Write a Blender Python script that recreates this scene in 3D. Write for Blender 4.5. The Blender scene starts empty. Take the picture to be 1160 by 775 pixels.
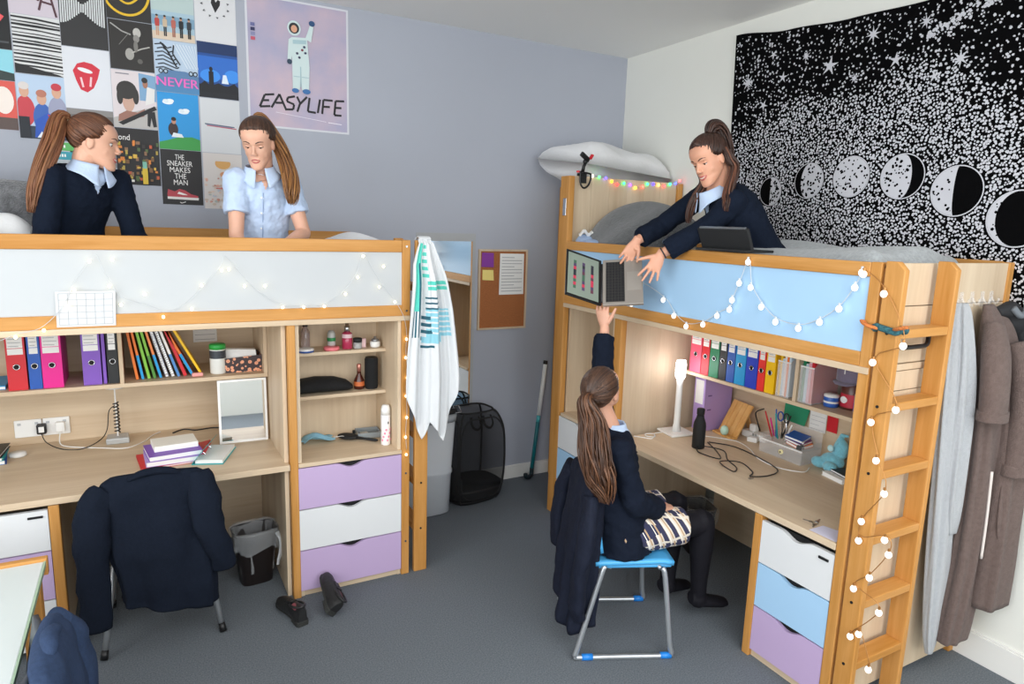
import bpy, bmesh, math, random
from mathutils import Vector, Matrix, Euler, Quaternion
from mathutils.bvhtree import BVHTree
random.seed(7)
PI = math.pi
SC = bpy.context.scene
COL = SC.collection
V = Vector


def lin(h):
    h = h.lstrip('#')
    out = []
    for i in (0, 2, 4):
        c = int(h[i:i + 2], 16) / 255
        out.append(c / 12.92 if c <= .04045 else ((c + .055) / 1.055) ** 2.4)
    return (*out, 1)


MATS = {}


def mat(name, col, rough=.55, metal=0, spec=.5, noise=None, bump=None, emit=None, trans=0, alpha=1, sheen=0, coat=0):
    """noise=(scale, amount) varies the base colour; bump=(scale, strength)"""
    if name in MATS:
        return MATS[name]
    m = bpy.data.materials.new(name)
    m.use_nodes = True
    nt = m.node_tree
    b = nt.nodes['Principled BSDF']
    c = lin(col) if isinstance(col, str) else col
    b.inputs['Base Color'].default_value = c
    b.inputs['Roughness'].default_value = rough
    b.inputs['Metallic'].default_value = metal
    b.inputs['Specular IOR Level'].default_value = spec
    b.inputs['Transmission Weight'].default_value = trans
    b.inputs['Alpha'].default_value = alpha
    b.inputs['Sheen Weight'].default_value = sheen
    b.inputs['Coat Weight'].default_value = coat
    tc = nt.nodes.new('ShaderNodeTexCoord')
    if noise:
        n = nt.nodes.new('ShaderNodeTexNoise')
        n.inputs['Scale'].default_value = noise[0]
        n.inputs['Detail'].default_value = 5
        nt.links.new(tc.outputs['Object'], n.inputs['Vector'])
        r = nt.nodes.new('ShaderNodeValToRGB')
        a = noise[1]
        r.color_ramp.elements[0].position = .3
        r.color_ramp.elements[1].position = .7
        r.color_ramp.elements[0].color = (c[0] * (1 - a), c[1] * (1 - a), c[2] * (1 - a), 1)
        r.color_ramp.elements[1].color = (min(1, c[0] * (1 + a)), min(1, c[1] * (1 + a)), min(1, c[2] * (1 + a)), 1)
        nt.links.new(n.outputs['Fac'], r.inputs['Fac'])
        nt.links.new(r.outputs['Color'], b.inputs['Base Color'])
    if bump:
        n = nt.nodes.new('ShaderNodeTexNoise')
        n.inputs['Scale'].default_value = bump[0]
        n.inputs['Detail'].default_value = 4
        nt.links.new(tc.outputs['Object'], n.inputs['Vector'])
        bp = nt.nodes.new('ShaderNodeBump')
        bp.inputs['Strength'].default_value = bump[1]
        bp.inputs['Distance'].default_value = .01
        nt.links.new(n.outputs['Fac'], bp.inputs['Height'])
        nt.links.new(bp.outputs['Normal'], b.inputs['Normal'])
    if emit:
        b.inputs['Emission Color'].default_value = lin(emit[0])
        b.inputs['Emission Strength'].default_value = emit[1]
    MATS[name] = m
    return m


def wood(name, c0, c1, axis, rough=.5, freq=18, stretch=.06):
    """grain that runs along one object axis"""
    if name in MATS:
        return MATS[name]
    m = bpy.data.materials.new(name)
    m.use_nodes = True
    nt = m.node_tree
    b = nt.nodes['Principled BSDF']
    b.inputs['Roughness'].default_value = rough
    b.inputs['Specular IOR Level'].default_value = .3
    tc = nt.nodes.new('ShaderNodeTexCoord')
    mp = nt.nodes.new('ShaderNodeMapping')
    s = [1, 1, 1]
    s['xyz'.index(axis)] = stretch
    mp.inputs['Scale'].default_value = s
    nt.links.new(tc.outputs['Object'], mp.inputs['Vector'])
    n = nt.nodes.new('ShaderNodeTexNoise')
    n.inputs['Scale'].default_value = freq
    n.inputs['Detail'].default_value = 6
    n.inputs['Distortion'].default_value = .35
    nt.links.new(mp.outputs['Vector'], n.inputs['Vector'])
    n2 = nt.nodes.new('ShaderNodeTexNoise')
    n2.inputs['Scale'].default_value = freq * 7
    n2.inputs['Detail'].default_value = 3
    nt.links.new(mp.outputs['Vector'], n2.inputs['Vector'])
    mx = nt.nodes.new('ShaderNodeMath')
    mx.operation = 'MULTIPLY_ADD'
    mx.inputs[1].default_value = .35
    nt.links.new(n2.outputs['Fac'], mx.inputs[0])
    nt.links.new(n.outputs['Fac'], mx.inputs[2])
    r = nt.nodes.new('ShaderNodeValToRGB')
    r.color_ramp.elements[0].position = .45
    r.color_ramp.elements[1].position = .92
    r.color_ramp.elements[0].color = lin(c0)
    r.color_ramp.elements[1].color = lin(c1)
    nt.links.new(mx.outputs[0], r.inputs['Fac'])
    nt.links.new(r.outputs['Color'], b.inputs['Base Color'])
    MATS[name] = m
    return m


def tag(o, label=None, cat=None, group=None, kind=None):
    if label: o['label'] = label
    if cat: o['category'] = cat
    if group: o['group'] = group
    if kind: o['kind'] = kind
    return o


def thing(name, label, cat, loc=(0, 0, 0), rz=0, group=None, rot=None):
    o = bpy.data.objects.new(name, None)
    COL.objects.link(o)
    o.empty_display_size = .05
    o.location = loc
    o.rotation_euler = rot if rot else (0, 0, rz)
    return tag(o, label, cat, group)


def mw(o):
    """world matrix without waiting for a depsgraph update"""
    m = Matrix.LocRotScale(o.location, o.rotation_euler, o.scale)
    return mw(o.parent) @ m if o.parent else m


def copy_tree(o, parent=None):
    c = o.copy()
    COL.objects.link(c)
    c.parent = parent
    for ch in [q for q in bpy.data.objects if q.parent == o]:
        copy_tree(ch, c)
    return c


FONT_CACHE = {}


def text_geo(s):
    if s in FONT_CACHE:
        return FONT_CACHE[s]
    cu = bpy.data.curves.new('txt', 'FONT')
    cu.body = s
    cu.align_x = 'CENTER'
    cu.align_y = 'CENTER'
    cu.resolution_u = 3
    o = bpy.data.objects.new('txt', cu)
    COL.objects.link(o)
    dg = bpy.context.evaluated_depsgraph_get()
    me = bpy.data.meshes.new_from_object(o.evaluated_get(dg))
    vs = [v.co.copy() for v in me.vertices]
    fs = [tuple(p.vertices) for p in me.polygons]
    bpy.data.objects.remove(o)
    bpy.data.curves.remove(cu)
    bpy.data.meshes.remove(me)
    xs = [v.x for v in vs] or [0]
    ys = [v.y for v in vs] or [0]
    x0, x1, y0, y1 = min(xs), max(xs), min(ys), max(ys)
    vs = [((v.x - (x0 + x1) / 2) / max(x1 - x0, 1e-6), (v.y - (y0 + y1) / 2) / max(y1 - y0, 1e-6)) for v in vs]
    FONT_CACHE[s] = (vs, fs)
    return vs, fs


def frame(t, up):
    t = V(t).normalized()
    up = V(up)
    u = up.cross(t)
    if u.length < 1e-5:
        u = V((1, 0, 0)).cross(t)
        if u.length < 1e-5:
            u = V((0, 1, 0)).cross(t)
    u.normalize()
    return u, t.cross(u).normalized()


def crom(P, k):
    """Catmull-Rom resample of tuples, k steps a segment"""
    out = []
    n = len(P)
    for i in range(n - 1):
        p0, p1, p2, p3 = P[max(i - 1, 0)], P[i], P[i + 1], P[min(i + 2, n - 1)]
        for j in range(k):
            t = j / k
            out.append(tuple(.5 * (2 * b + (c - a) * t + (2 * a - 5 * b + 4 * c - d) * t * t + (3 * b - a - 3 * c + d) * t ** 3)
                             for a, b, c, d in zip(p0, p1, p2, p3)))
    out.append(tuple(P[-1]))
    return out


class MB:
    def __init__(s, m=None):
        s.v, s.f, s.i, s.m = [], [], [], []
        s.cur = 0
        if m: s.use(m)

    def use(s, m):
        if m not in s.m: s.m.append(m)
        s.cur = s.m.index(m)
        return s

    def add(s, vs, fs):
        b = len(s.v)
        s.v += [tuple(v) for v in vs]
        s.f += [tuple(b + k for k in f) for f in fs]
        s.i += [s.cur] * len(fs)
        return s

    def box(s, x0, x1, y0, y1, z0, z1):
        p = [(x, y, z) for z in (z0, z1) for y in (y0, y1) for x in (x0, x1)]
        return s.add(p, [(0, 2, 3, 1), (4, 5, 7, 6), (0, 1, 5, 4), (2, 6, 7, 3), (0, 4, 6, 2), (1, 3, 7, 5)])

    def obox(s, M, sx, sy, sz):
        """box of full size sx,sy,sz around the origin of M"""
        p = [M @ V((x * sx / 2, y * sy / 2, z * sz / 2)) for z in (-1, 1) for y in (-1, 1) for x in (-1, 1)]
        return s.add(p, [(0, 2, 3, 1), (4, 5, 7, 6), (0, 1, 5, 4), (2, 6, 7, 3), (0, 4, 6, 2), (1, 3, 7, 5)])

    def rings(s, R, cap=True, closed=True):
        n = len(R[0])
        vs = [p for r in R for p in r]
        fs = []
        kk = n if closed else n - 1
        for a in range(len(R) - 1):
            for k in range(kk):
                k2 = (k + 1) % n
                fs.append((a * n + k, a * n + k2, (a + 1) * n + k2, (a + 1) * n + k))
        if cap and closed:
            fs.append(tuple(range(n - 1, -1, -1)))
            fs.append(tuple((len(R) - 1) * n + k for k in range(n)))
        return s.add(vs, fs)

    def tube(s, pts, r, n=8, cap=True, up=(0, 0, 1), flat=1, taper_ends=False):
        pts = [V(p) for p in pts]
        if not hasattr(r, '__len__'): r = [r] * len(pts)
        R = []
        pu = None
        for i, p in enumerate(pts):
            t = (pts[min(i + 1, len(pts) - 1)] - pts[max(i - 1, 0)])
            if t.length < 1e-7: t = V((0, 0, 1))
            t.normalize()
            if pu is None:
                u, w = frame(t, up)
            else:
                u = pu - t * pu.dot(t)
                if u.length < 1e-5: u, w = frame(t, up)
                u.normalize()
                w = t.cross(u)
            pu = u
            R.append([p + (u * math.cos(a) + w * math.sin(a) * flat) * r[i] for a in [2 * PI * k / n for k in range(n)]])
        return s.rings(R, cap)

    def loft(s, secs, n=16, cap=True):
        """secs: (centre, u vector, w vector) with u,w already scaled to radii"""
        return s.rings([[V(c) + V(u) * math.cos(a) + V(w) * math.sin(a) for a in [2 * PI * k / n for k in range(n)]] for c, u, w in secs], cap)

    def ell(s, c, r, M=None, n=16, m=10):
        if not hasattr(r, '__len__'): r = (r, r, r)
        c = V(c)
        vs = []
        R3 = M.to_3x3() if M else Matrix.Identity(3)
        for j in range(1, m):
            th = PI * j / m
            for k in range(n):
                ph = 2 * PI * k / n
                vs.append(c + R3 @ V((r[0] * math.sin(th) * math.cos(ph), r[1] * math.sin(th) * math.sin(ph), r[2] * math.cos(th))))
        top, bot = len(vs), len(vs) + 1
        vs += [c + R3 @ V((0, 0, r[2])), c - R3 @ V((0, 0, r[2]))]
        fs = []
        for j in range(m - 2):
            for k in range(n):
                k2 = (k + 1) % n
                fs.append((j * n + k, (j + 1) * n + k, (j + 1) * n + k2, j * n + k2))
        for k in range(n):
            k2 = (k + 1) % n
            fs.append((top, k, k2))
            fs.append((bot, (m - 2) * n + k2, (m - 2) * n + k))
        return s.add(vs, fs)

    def lathe(s, prof, c=(0, 0, 0), n=20, M=None, cap=True, sq=1):
        c = V(c)
        R = []
        for r, z in prof:
            ring = []
            for k in range(n):
                a = 2 * PI * k / n
                p = V((r * math.cos(a), r * math.sin(a) * sq, z))
                ring.append(c + (M.to_3x3() @ p if M else p))
            R.append(ring)
        return s.rings(R, cap)

    def prism(s, poly, ext):
        """planar 3-D polygon extruded by the vector ext"""
        n = len(poly)
        e = V(ext)
        p = [V(q) for q in poly]
        return s.add(p + [q + e for q in p], [tuple(range(n - 1, -1, -1)), tuple(range(n, 2 * n))] +
                     [(k, (k + 1) % n, n + (k + 1) % n, n + k) for k in range(n)])

    def grid(s, nu, nv, fn, two=0):
        vs = [fn(i / nu, j / nv) for j in range(nv + 1) for i in range(nu + 1)]
        fs = [(j * (nu + 1) + i, j * (nu + 1) + i + 1, (j + 1) * (nu + 1) + i + 1, (j + 1) * (nu + 1) + i) for j in range(nv) for i in range(nu)]
        return s.add(vs, fs)

    def text(s, string, c, right, up, w, h):
        vs, fs = text_geo(string)
        c, right, up = V(c), V(right), V(up)
        return s.add([c + right * (x * w) + up * (y * h) for x, y in vs], fs)

    def build(s, name, parent=None, smooth=False, bevel=0, world=False, thick=0, sub=0, loc=None, auto=False):
        """world=True: vertices are world coordinates; loc: origin of a top-level mesh"""
        me = bpy.data.meshes.new(name)
        vs = s.v
        if parent is not None and world:
            inv = mw(parent).inverted()
            vs = [inv @ V(v) for v in vs]
        elif loc is not None:
            L = V(loc)
            vs = [V(v) - L for v in vs]
        me.from_pydata([tuple(v) for v in vs], [], s.f)
        for m in s.m: me.materials.append(m)
        if len(s.m) > 1:
            me.polygons.foreach_set('material_index', s.i)
        if smooth:
            me.polygons.foreach_set('use_smooth', [True] * len(me.polygons))
        me.update()
        o = bpy.data.objects.new(name, me)
        COL.objects.link(o)
        if parent is not None: o.parent = parent
        elif loc is not None: o.location = loc
        if thick:
            md = o.modifiers.new('solid', 'SOLIDIFY')
            md.thickness = thick
            md.offset = 0
        if bevel:
            md = o.modifiers.new('bev', 'BEVEL')
            md.width = bevel
            md.segments = 2
            md.limit_method = 'ANGLE'
            md.angle_limit = .7
            md.harden_normals = False
        if sub:
            md = o.modifiers.new('sub', 'SUBSURF')
            md.levels = md.render_levels = sub
        if auto:
            pass
        return o


def fuse(mb, voxel, smooth=2, fac=.5, disp=None):
    """one continuous skin over overlapping shapes; returns (verts, faces)"""
    me = bpy.data.meshes.new('tmp')
    me.from_pydata([tuple(v) for v in mb.v], [], mb.f)
    o = bpy.data.objects.new('tmp', me)
    COL.objects.link(o)
    r = o.modifiers.new('r', 'REMESH')
    r.mode = 'VOXEL'
    r.voxel_size = voxel
    if smooth:
        sm = o.modifiers.new('s', 'SMOOTH')
        sm.factor = fac
        sm.iterations = smooth
    dg = bpy.context.evaluated_depsgraph_get()
    m2 = bpy.data.meshes.new_from_object(o.evaluated_get(dg))
    vs = [v.co.copy() for v in m2.vertices]
    fs = [tuple(p.vertices) for p in m2.polygons]
    bpy.data.objects.remove(o)
    bpy.data.meshes.remove(me)
    bpy.data.meshes.remove(m2)
    return vs, fs


# ------------------------------------------------------------------ materials
BEECH = {a: wood('beech_' + a, '#B47B36', '#CE9859', a) for a in 'xyz'}
OAK = {a: wood('oak_' + a, '#C6AE91', '#DCC9AE', a, freq=9) for a in 'xyz'}
WHITE = mat('white_laminate', '#DCDDDE', .35)
BLUE = mat('pale_blue_laminate', '#A6CBEA', .35)
LILAC = mat('lilac_laminate', '#BEA6CB', .4)
DARK = mat('dark_gap', '#0B0B0C', .8)  # near black, also stands in for the shade inside gaps and holes
BLACK = mat('black_plastic', '#141416', .4)
BLACKM = mat('matt_black', '#1A1B1D', .75)
CHROME = mat('brushed_steel', '#C9CCD0', .25, 1)
PLASTW = mat('white_plastic', '#EDEDEB', .35)
PAPER = mat('paper', '#F0F0EE', .8)
CLEAR = mat('clear_plastic', '#F4F8FA', .12, trans=.85, alpha=.55)
# ------------------------------------------------------------------ room shell
YB, XW, ZC = 4.365, 3.36, 3.245
XL, YF = -2.4, -1.9


def struct(o):
    return tag(o, kind='structure')


m_floor = mat('carpet', '#6E747A', .98, spec=.1, noise=(160, .28), bump=(420, .5))
m_blue = mat('wall_blue_grey', '#ABAFBA', .8, noise=(1.2, .02), bump=(90, .04))
m_white = mat('wall_white', '#E4E4DD', .8, noise=(1.5, .015), bump=(90, .04))
m_ceil = mat('ceiling_white', '#EEEDEA', .85, bump=(60, .05))
m_trim = mat('trim_gloss', '#E4E3DF', .35)
struct(MB(m_floor).box(XL, XW, YF, YB, -.1, 0).build('floor'))
SKX0, SKX1, SKY0, SKY1 = -.9, 2.7, -1.75, .3     # unseen roof light, added to brighten floor and desk tops
struct(MB(m_ceil).box(XL - .15, XW + .15, SKY1, YB + .15, ZC, ZC + .1).box(XL - .15, XW + .15, YF - .15, SKY0, ZC, ZC + .1)
       .box(XL - .15, SKX0, SKY0, SKY1, ZC, ZC + .1).box(SKX1, XW + .15, SKY0, SKY1, ZC, ZC + .1).build('ceiling'))
struct(MB(m_blue).box(XL, XW, YB, YB + .12, -.1, ZC).build('wall_back'))
struct(MB(m_white).box(XW, XW + .12, YF, YB + .12, -.1, ZC).build('wall_right'))
# walls behind the camera, each with a large unseen window, assumed, to let daylight in
WZ0, WZ1 = .95, 2.95


def wall_open(name, axis, at, lo, hi, w0, w1, out):
    b = MB(m_white)
    t0, t1 = (at, at + out) if out > 0 else (at + out, at)

    def bb(a0, a1, z0, z1):
        if axis == 'y': b.box(a0, a1, t0, t1, z0, z1)
        else: b.box(t0, t1, a0, a1, z0, z1)
    bb(lo, w0, -.1, ZC)
    bb(w1, hi, -.1, ZC)
    bb(w0, w1, -.1, WZ0)
    bb(w0, w1, WZ1, ZC)
    struct(b.build(name))


def window(n, axis, at, w0, w1):
    f = MB(m_trim)

    def bb(mb, a0, a1, z0, z1, d):
        if axis == 'y': mb.box(a0, a1, at - d, at + d, z0, z1)
        else: mb.box(at - d, at + d, a0, a1, z0, z1)
    k = 3
    for i in range(k + 1):
        x = w0 + (w1 - w0) * i / k
        bb(f, max(w0, x - .03), min(w1, x + .03), WZ0, WZ1, .03)
    bb(f, w0, w1, WZ0, WZ0 + .06, .03)
    bb(f, w0, w1, WZ1 - .06, WZ1, .03)
    o = struct(f.build('window_%d' % n, bevel=.004))
    return o


wall_open('wall_front', 'y', YF, XL - .12, XW + .12, -1.9, 2.9, -.12)
wall_open('wall_left', 'x', XL, YF, YB, -1.4, 2.3, -.12)
window(1, 'y', YF - .06, -1.9, 2.9)
window(2, 'x', XL - .06, -1.4, 2.3)
fr = MB(m_trim)
for k in range(4):
    x = SKX0 + (SKX1 - SKX0) * k / 3
    fr.box(max(SKX0, x - .03), min(SKX1, x + .03), SKY0, SKY1, ZC + .02, ZC + .08)
fr.box(SKX0, SKX1, SKY0, SKY0 + .05, ZC + .02, ZC + .08).box(SKX0, SKX1, SKY1 - .05, SKY1, ZC + .02, ZC + .08)
struct(fr.build('window_3'))  # frame of the added roof light
bb_ = MB(m_trim)
bb_.box(XL, XW, YB - .014, YB, 0, .1).box(XL, XW, YB - .01, YB, .1, .106)
struct(bb_.build('baseboard_back', bevel=.002))
bb_ = MB(m_trim)
bb_.box(XW - .016, XW, YF, YB, 0, .135).box(XW - .011, XW, YF, YB, .135, .145)
struct(bb_.build('baseboard_right', bevel=.002))

# ------------------------------------------------------------------ camera
cam = bpy.data.cameras.new('camera')
cam.sensor_width = 36
cam.sensor_fit = 'HORIZONTAL'
cam.lens = 758.5 * 36 / 1160
cam.clip_start = .05
co = bpy.data.objects.new('camera', cam)
COL.objects.link(co)
_p, _r, _y = .17513, .032386, .50706
cy, sy, cp, sp = math.cos(_y), math.sin(_y), math.cos(_p), math.sin(_p)
fw = V((sy * cp, cy * cp, -sp))
r0 = V((cy, -sy, 0))
u0 = r0.cross(fw)
r2 = math.cos(_r) * r0 + math.sin(_r) * u0
u2 = -math.sin(_r) * r0 + math.cos(_r) * u0
co.matrix_world = Matrix.Translation((0, 0, 1.97)) @ Matrix((r2, u2, -fw)).transposed().to_4x4()
SC.camera = co

# ------------------------------------------------------------------ light
w = bpy.data.worlds.new('overcast_sky')
SC.world = w
w.use_nodes = True
bg = w.node_tree.nodes['Background']
bg.inputs['Color'].default_value = (.93, .97, 1, 1)
bg.inputs['Strength'].default_value = 1.4


def area(name, loc, rot, sx, sy_, power, col=(1, 1, 1)):
    l = bpy.data.lights.new(name, 'AREA')
    l.shape = 'RECTANGLE'
    l.size, l.size_y = sx, sy_
    l.energy = power
    l.color = col
    o = bpy.data.objects.new(name, l)
    o.location = loc
    o.rotation_euler = rot
    COL.objects.link(o)
    return o


area('daylight_unseen_front_window', (.5, YF - .16, 1.95), (PI / 2, 0, 0), 4.6, 1.9, 92, (.95, .98, 1))  # lamp standing in for daylight outside the unseen front window
area('daylight_unseen_left_window', (XL - .16, .45, 1.95), (PI / 2 + .1, 0, -PI / 2), 3.5, 1.9, 135, (.95, .98, 1))  # lamp standing in for daylight outside the unseen left window
area('daylight_added_roof_light', ((SKX0 + SKX1) / 2, (SKY0 + SKY1) / 2, ZC + .2), (.5, 0, 0), 3.4, 1.95, 85, (.98, .99, 1))  # lamp above the added roof light, sends more light downwards
SC.view_settings.view_transform = 'Standard'
SC.view_settings.look = 'None'
SC.view_settings.exposure = 0
SC.view_settings.gamma = 1
SC.view_settings.use_curve_mapping = False
SC.cycles.use_denoising = True
SC.cycles.max_bounces = 8
SC.cycles.diffuse_bounces = 5
SC.cycles.caustics_reflective = False
SC.cycles.caustics_refractive = False
SC.cycles.sample_clamp_indirect = 4
# ------------------------------------------------------------------ furniture
def scoop_front(mb, M, w, h, d, k=.085, dep=.026):
    """drawer front, width w along local x, height h along z, thickness d along +y, a finger scoop in its top edge"""
    pts = [(-w / 2, 0), (w / 2, 0), (w / 2, h)]
    for i in range(13):
        t = 1 - 2 * i / 12
        pts.append((t * k, h - dep * (.5 + .5 * math.cos(PI * t)) if abs(t) < 1 else h))
    pts.append((-w / 2, h))
    P = [M @ V((x, 0, z)) for x, z in pts]
    e = M.to_3x3() @ V((0, d, 0))
    mb.prism(P, e)


def drawers(t, M, w, levels, back):
    """levels: (z0, z1, material, colour word); M maps front-plane coordinates into the thing"""
    for z0, z1, m, word in levels:
        b = MB(m)
        scoop_front(b, M @ Matrix.Translation((0, 0, z0)), w, z1 - z0 - .004, .019)
        o = b.build('drawer', t)
        o['label'] = word + ' drawer front with a scooped finger pull'
        g = MB(DARK)  # dark slab behind the scoop, shade of the opening put into its colour
        c = M @ Matrix.Translation((0, .03, z1 - .045))
        g.obox(c, w - .04, .012, .08)
        g.build('drawer_gap_shade', o)


YL, LX0, LX1 = 3.33, -.97, 1.23
# ---- left loft bed
t = thing('loft_bed', 'beech loft bed with white guard panel along the blue-grey wall', 'loft bed', (0, YL, 0))
for n, (x0, x1, y0, y1, z1) in (('front', (1.185, LX1, YL, YL + .045, 1.868)), ('mid', (.6, .638, YL, YL + .045, 1.448)), ('back', (1.185, LX1, 4.3, 4.345, 1.868)),
                                ('outer', (LX0, LX0 + .045, YL, YL + .045, 1.868)), ('outerback', (LX0, LX0 + .045, 4.3, 4.345, 1.868))):
    MB(BEECH['z']).box(x0, x1, y0 - YL, y1 - YL, 0, z1).build('post', t, bevel=.004)
MB(BEECH['x']).box(LX0 + .045, 1.185, 0, .035, 1.805, 1.866).build('top_rail', t, bevel=.004)
MB(BEECH['x']).box(LX0 + .045, 1.185, 0, .035, 1.474, 1.53).build('bottom_rail', t, bevel=.003)
MB(BEECH['x']).box(LX0 + .045, 1.185, .97, 1.0, 1.80, 1.885).build('back_rail', t, bevel=.003)
MB(mat('guard_white', '#BFC2C4', .65, spec=.15)).box(LX0 + .045, 1.185, .01, .025, 1.53, 1.805).build('guard_panel', t)
MB(OAK['x']).box(LX0, LX1, -.006, 1.0, 1.448, 1.474).build('bed_base', t, bevel=.002)
MB(OAK['z']).box(1.2, 1.222, .045, .97, .04, 1.448).build('end_panel', t)
MB(OAK['z']).box(1.2, 1.222, .045, .97, 1.474, 1.84).build('end_panel', t)
for z in (1.835, 1.5, .6, .2):
    MB(CHROME).lathe([(.006, 0), (.006, .003)], (1.208, -.0005, z), 8, Matrix.Rotation(PI / 2, 4, 'X')).build('screw', t)

# ---- left tall cabinet with shelves and drawers
t = thing('storage_cabinet', 'oak cabinet with open shelves above lilac and white drawers, left bunk', 'cabinet', (.91, YL, 0))
cx = .91


def lb(x0, x1, y0, y1, z0, z1): return (x0 - cx, x1 - cx, y0 - YL, y1 - YL, z0, z1)


MB(OAK['z']).box(*lb(.639, .657, 3.345, 3.74, .0, 1.446)).build('side_panel', t)
MB(OAK['z']).box(*lb(1.166, 1.184, 3.345, 3.74, .0, 1.446)).build('side_panel', t)
MB(OAK['z']).box(*lb(.657, 1.166, 3.722, 3.74, .02, 1.446)).build('back_panel', t)
MB(OAK['x']).box(*lb(.657, 1.166, 3.55, 3.722, 1.245, 1.263)).build('shelf', t, bevel=.001)
MB(OAK['x']).box(*lb(.657, 1.166, 3.55, 3.722, 1.007, 1.025)).build('shelf', t, bevel=.001)
MB(OAK['x']).box(*lb(.639, 1.184, 3.328, 3.722, .716, .736)).build('worktop', t, bevel=.001)
MB(OAK['x']).box(*lb(.657, 1.166, 3.35, 3.368, 0, .036)).build('plinth', t)
drawers(t, Matrix.Translation((.0, 0, 0)), .545, ((.49, .714, LILAC, 'lilac'), (.265, .488, WHITE, 'white'), (.038, .263, LILAC, 'lilac')), .38)

# ---- left desk: worktop, panels, hutch shelf
t = thing('desk_worktop', 'long oak desk top under the white-panelled loft bed', 'desk', (-.19, YL, .708))
MB(OAK['x']).box(-.78, .787, -.002, .86, 0, .03).build('worktop', t, bevel=.002)
MB(OAK['x']).box(-.78, .767, .862, .88, -.70, .738).build('back_panel', t)
MB(OAK['z']).box(.768, .788, .045, .862, .03, .738).build('side_panel', t)
MB(OAK['z']).box(.768, .788, .045, .862, -.706, 0).build('side_panel', t)
t = thing('wall_shelf', 'oak hutch shelf with upright divider over the left desk', 'shelf', (-.19, 3.8, 1.095))
MB(OAK['x']).box(-.78, .766, 0, .39, 0, .02).build('shelf_board', t, bevel=.001)
MB(OAK['z']).box(.062, .08, .004, .39, .02, .352).build('divider', t)
MB(OAK['z']).box(.748, .766, .004, .39, .02, .352).build('end_upright', t)
t = thing('drawer_unit', 'under-desk drawer unit with white front at the left frame edge', 'drawer unit', (-.66, YL, 0))
MB(BEECH['z']).box(.245, .285, .004, .05, 0, .703).build('post', t, bevel=.003)
MB(OAK['z']).box(.262, .28, .05, .7, .02, .703).build('side_panel', t)
MB(OAK['z']).box(-.3, -.28, .05, .7, .02, .703).build('side_panel', t)
drawers(t, Matrix.Translation((-.02, .006, 0)), .525, ((.5, .69, WHITE, 'white'), (.27, .498, LILAC, 'lilac'), (.04, .268, WHITE, 'white')), .5)
MB(BLACK).box(.17, .225, .001, .006, .655, .664).build('name_plate', t)

# ---- left ladder
def ladder(name, label, loc, rz, rungs, top):
    t = thing(name, label, 'ladder', loc, rz)
    for y in (0, .335):
        c = .03
        P = [(-.038, y, 0), (.038, y, 0), (.038, y, top - c), (.038 - c, y, top), (-.038, y, top)]
        MB(BEECH['z']).prism(P, (0, .03, 0)).build('stile', t, bevel=.004)
    for z in rungs:
        MB(BEECH['y']).box(-.036, .036, .03, .335, z - .034, z).build('rung', t, bevel=.004)
    for z in rungs:
        MB(DARK).lathe([(.006, 0), (.006, .004)], (0, .001, z - .016), 8, Matrix.Rotation(PI / 2, 4, 'X')).build('bolt', t)
    return t


RUNGS = (.275, .545, .815, 1.085, 1.35, 1.63)
ladder('bunk_ladder', 'beech ladder hung with a turquoise-striped beach towel, left bunk', (1.298, YL, 0), 0, RUNGS, 1.868)

# ---- right loft bed
XR, RY0, RY1 = 2.4, 1.52, 3.74
t = thing('loft_bed', 'beech loft bed with pale blue guard panel and tall headboard', 'loft bed', (XR, 0, 0))
for x0, x1, y0, y1, z1 in ((0, .042, RY0, RY0 + .045, 1.872), (.91, .952, RY0, RY0 + .045, 1.872), (.91, .952, 3.64, RY1, 2.28)):
    MB(BEECH['z']).box(x0, x1, y0, y1, 0, z1).build('post', t, bevel=.004)
fp = MB(BEECH['z']).box(0, .042, 3.64, RY1, 0, 2.28).build('post', t, bevel=.004)
MB(CHROME).box(-.004, 0, 3.665, 3.7, 2.03, 2.14).build('bracket_plate', fp, bevel=.002)
MB(BEECH['z']).box(0, .042, 3.03, 3.095, 0, 1.446).build('post', t, bevel=.004)
MB(BEECH['y']).box(0, .035, RY0 + .045, 3.64, 1.815, 1.870).build('top_rail', t, bevel=.004)
MB(BEECH['y']).box(0, .035, RY0 + .045, 3.64, 1.472, 1.528).build('bottom_rail', t, bevel=.003)
MB(BLUE).box(.01, .025, RY0 + .045, 3.64, 1.528, 1.815).build('guard_panel', t)
MB(BEECH['y']).box(.92, .95, RY0 + .045, 3.64, 1.8, 1.875).build('back_rail', t, bevel=.003)
MB(OAK['y']).box(-.006, .95, RY0 + .002, 3.64, 1.446, 1.472).build('bed_base', t, bevel=.002)
for z0, z1 in ((.03, 1.36), (1.364, 1.442), (1.476, 1.70), (1.704, 1.868)):
    MB(OAK['z']).box(.042, .91, RY0 + .008, RY0 + .03, z0, z1).build('end_panel', t)
for k in range(6):
    MB(OAK['z']).box(.042 + .1447 * k, .042 + .1447 * (k + 1) - .002, 3.66, 3.685, 1.48, 2.282).build('headboard_plank', t, bevel=.001)
MB(OAK['z']).box(.042, .91, 3.66, 3.685, .02, 1.442).build('lower_end_panel', t)
for z in (1.855, 1.5):
    MB(DARK).lathe([(.006, 0), (.006, .003)], (.022, RY0 + .001, z), 8, Matrix.Rotation(PI / 2, 4, 'X')).build('bolt', t)

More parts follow.
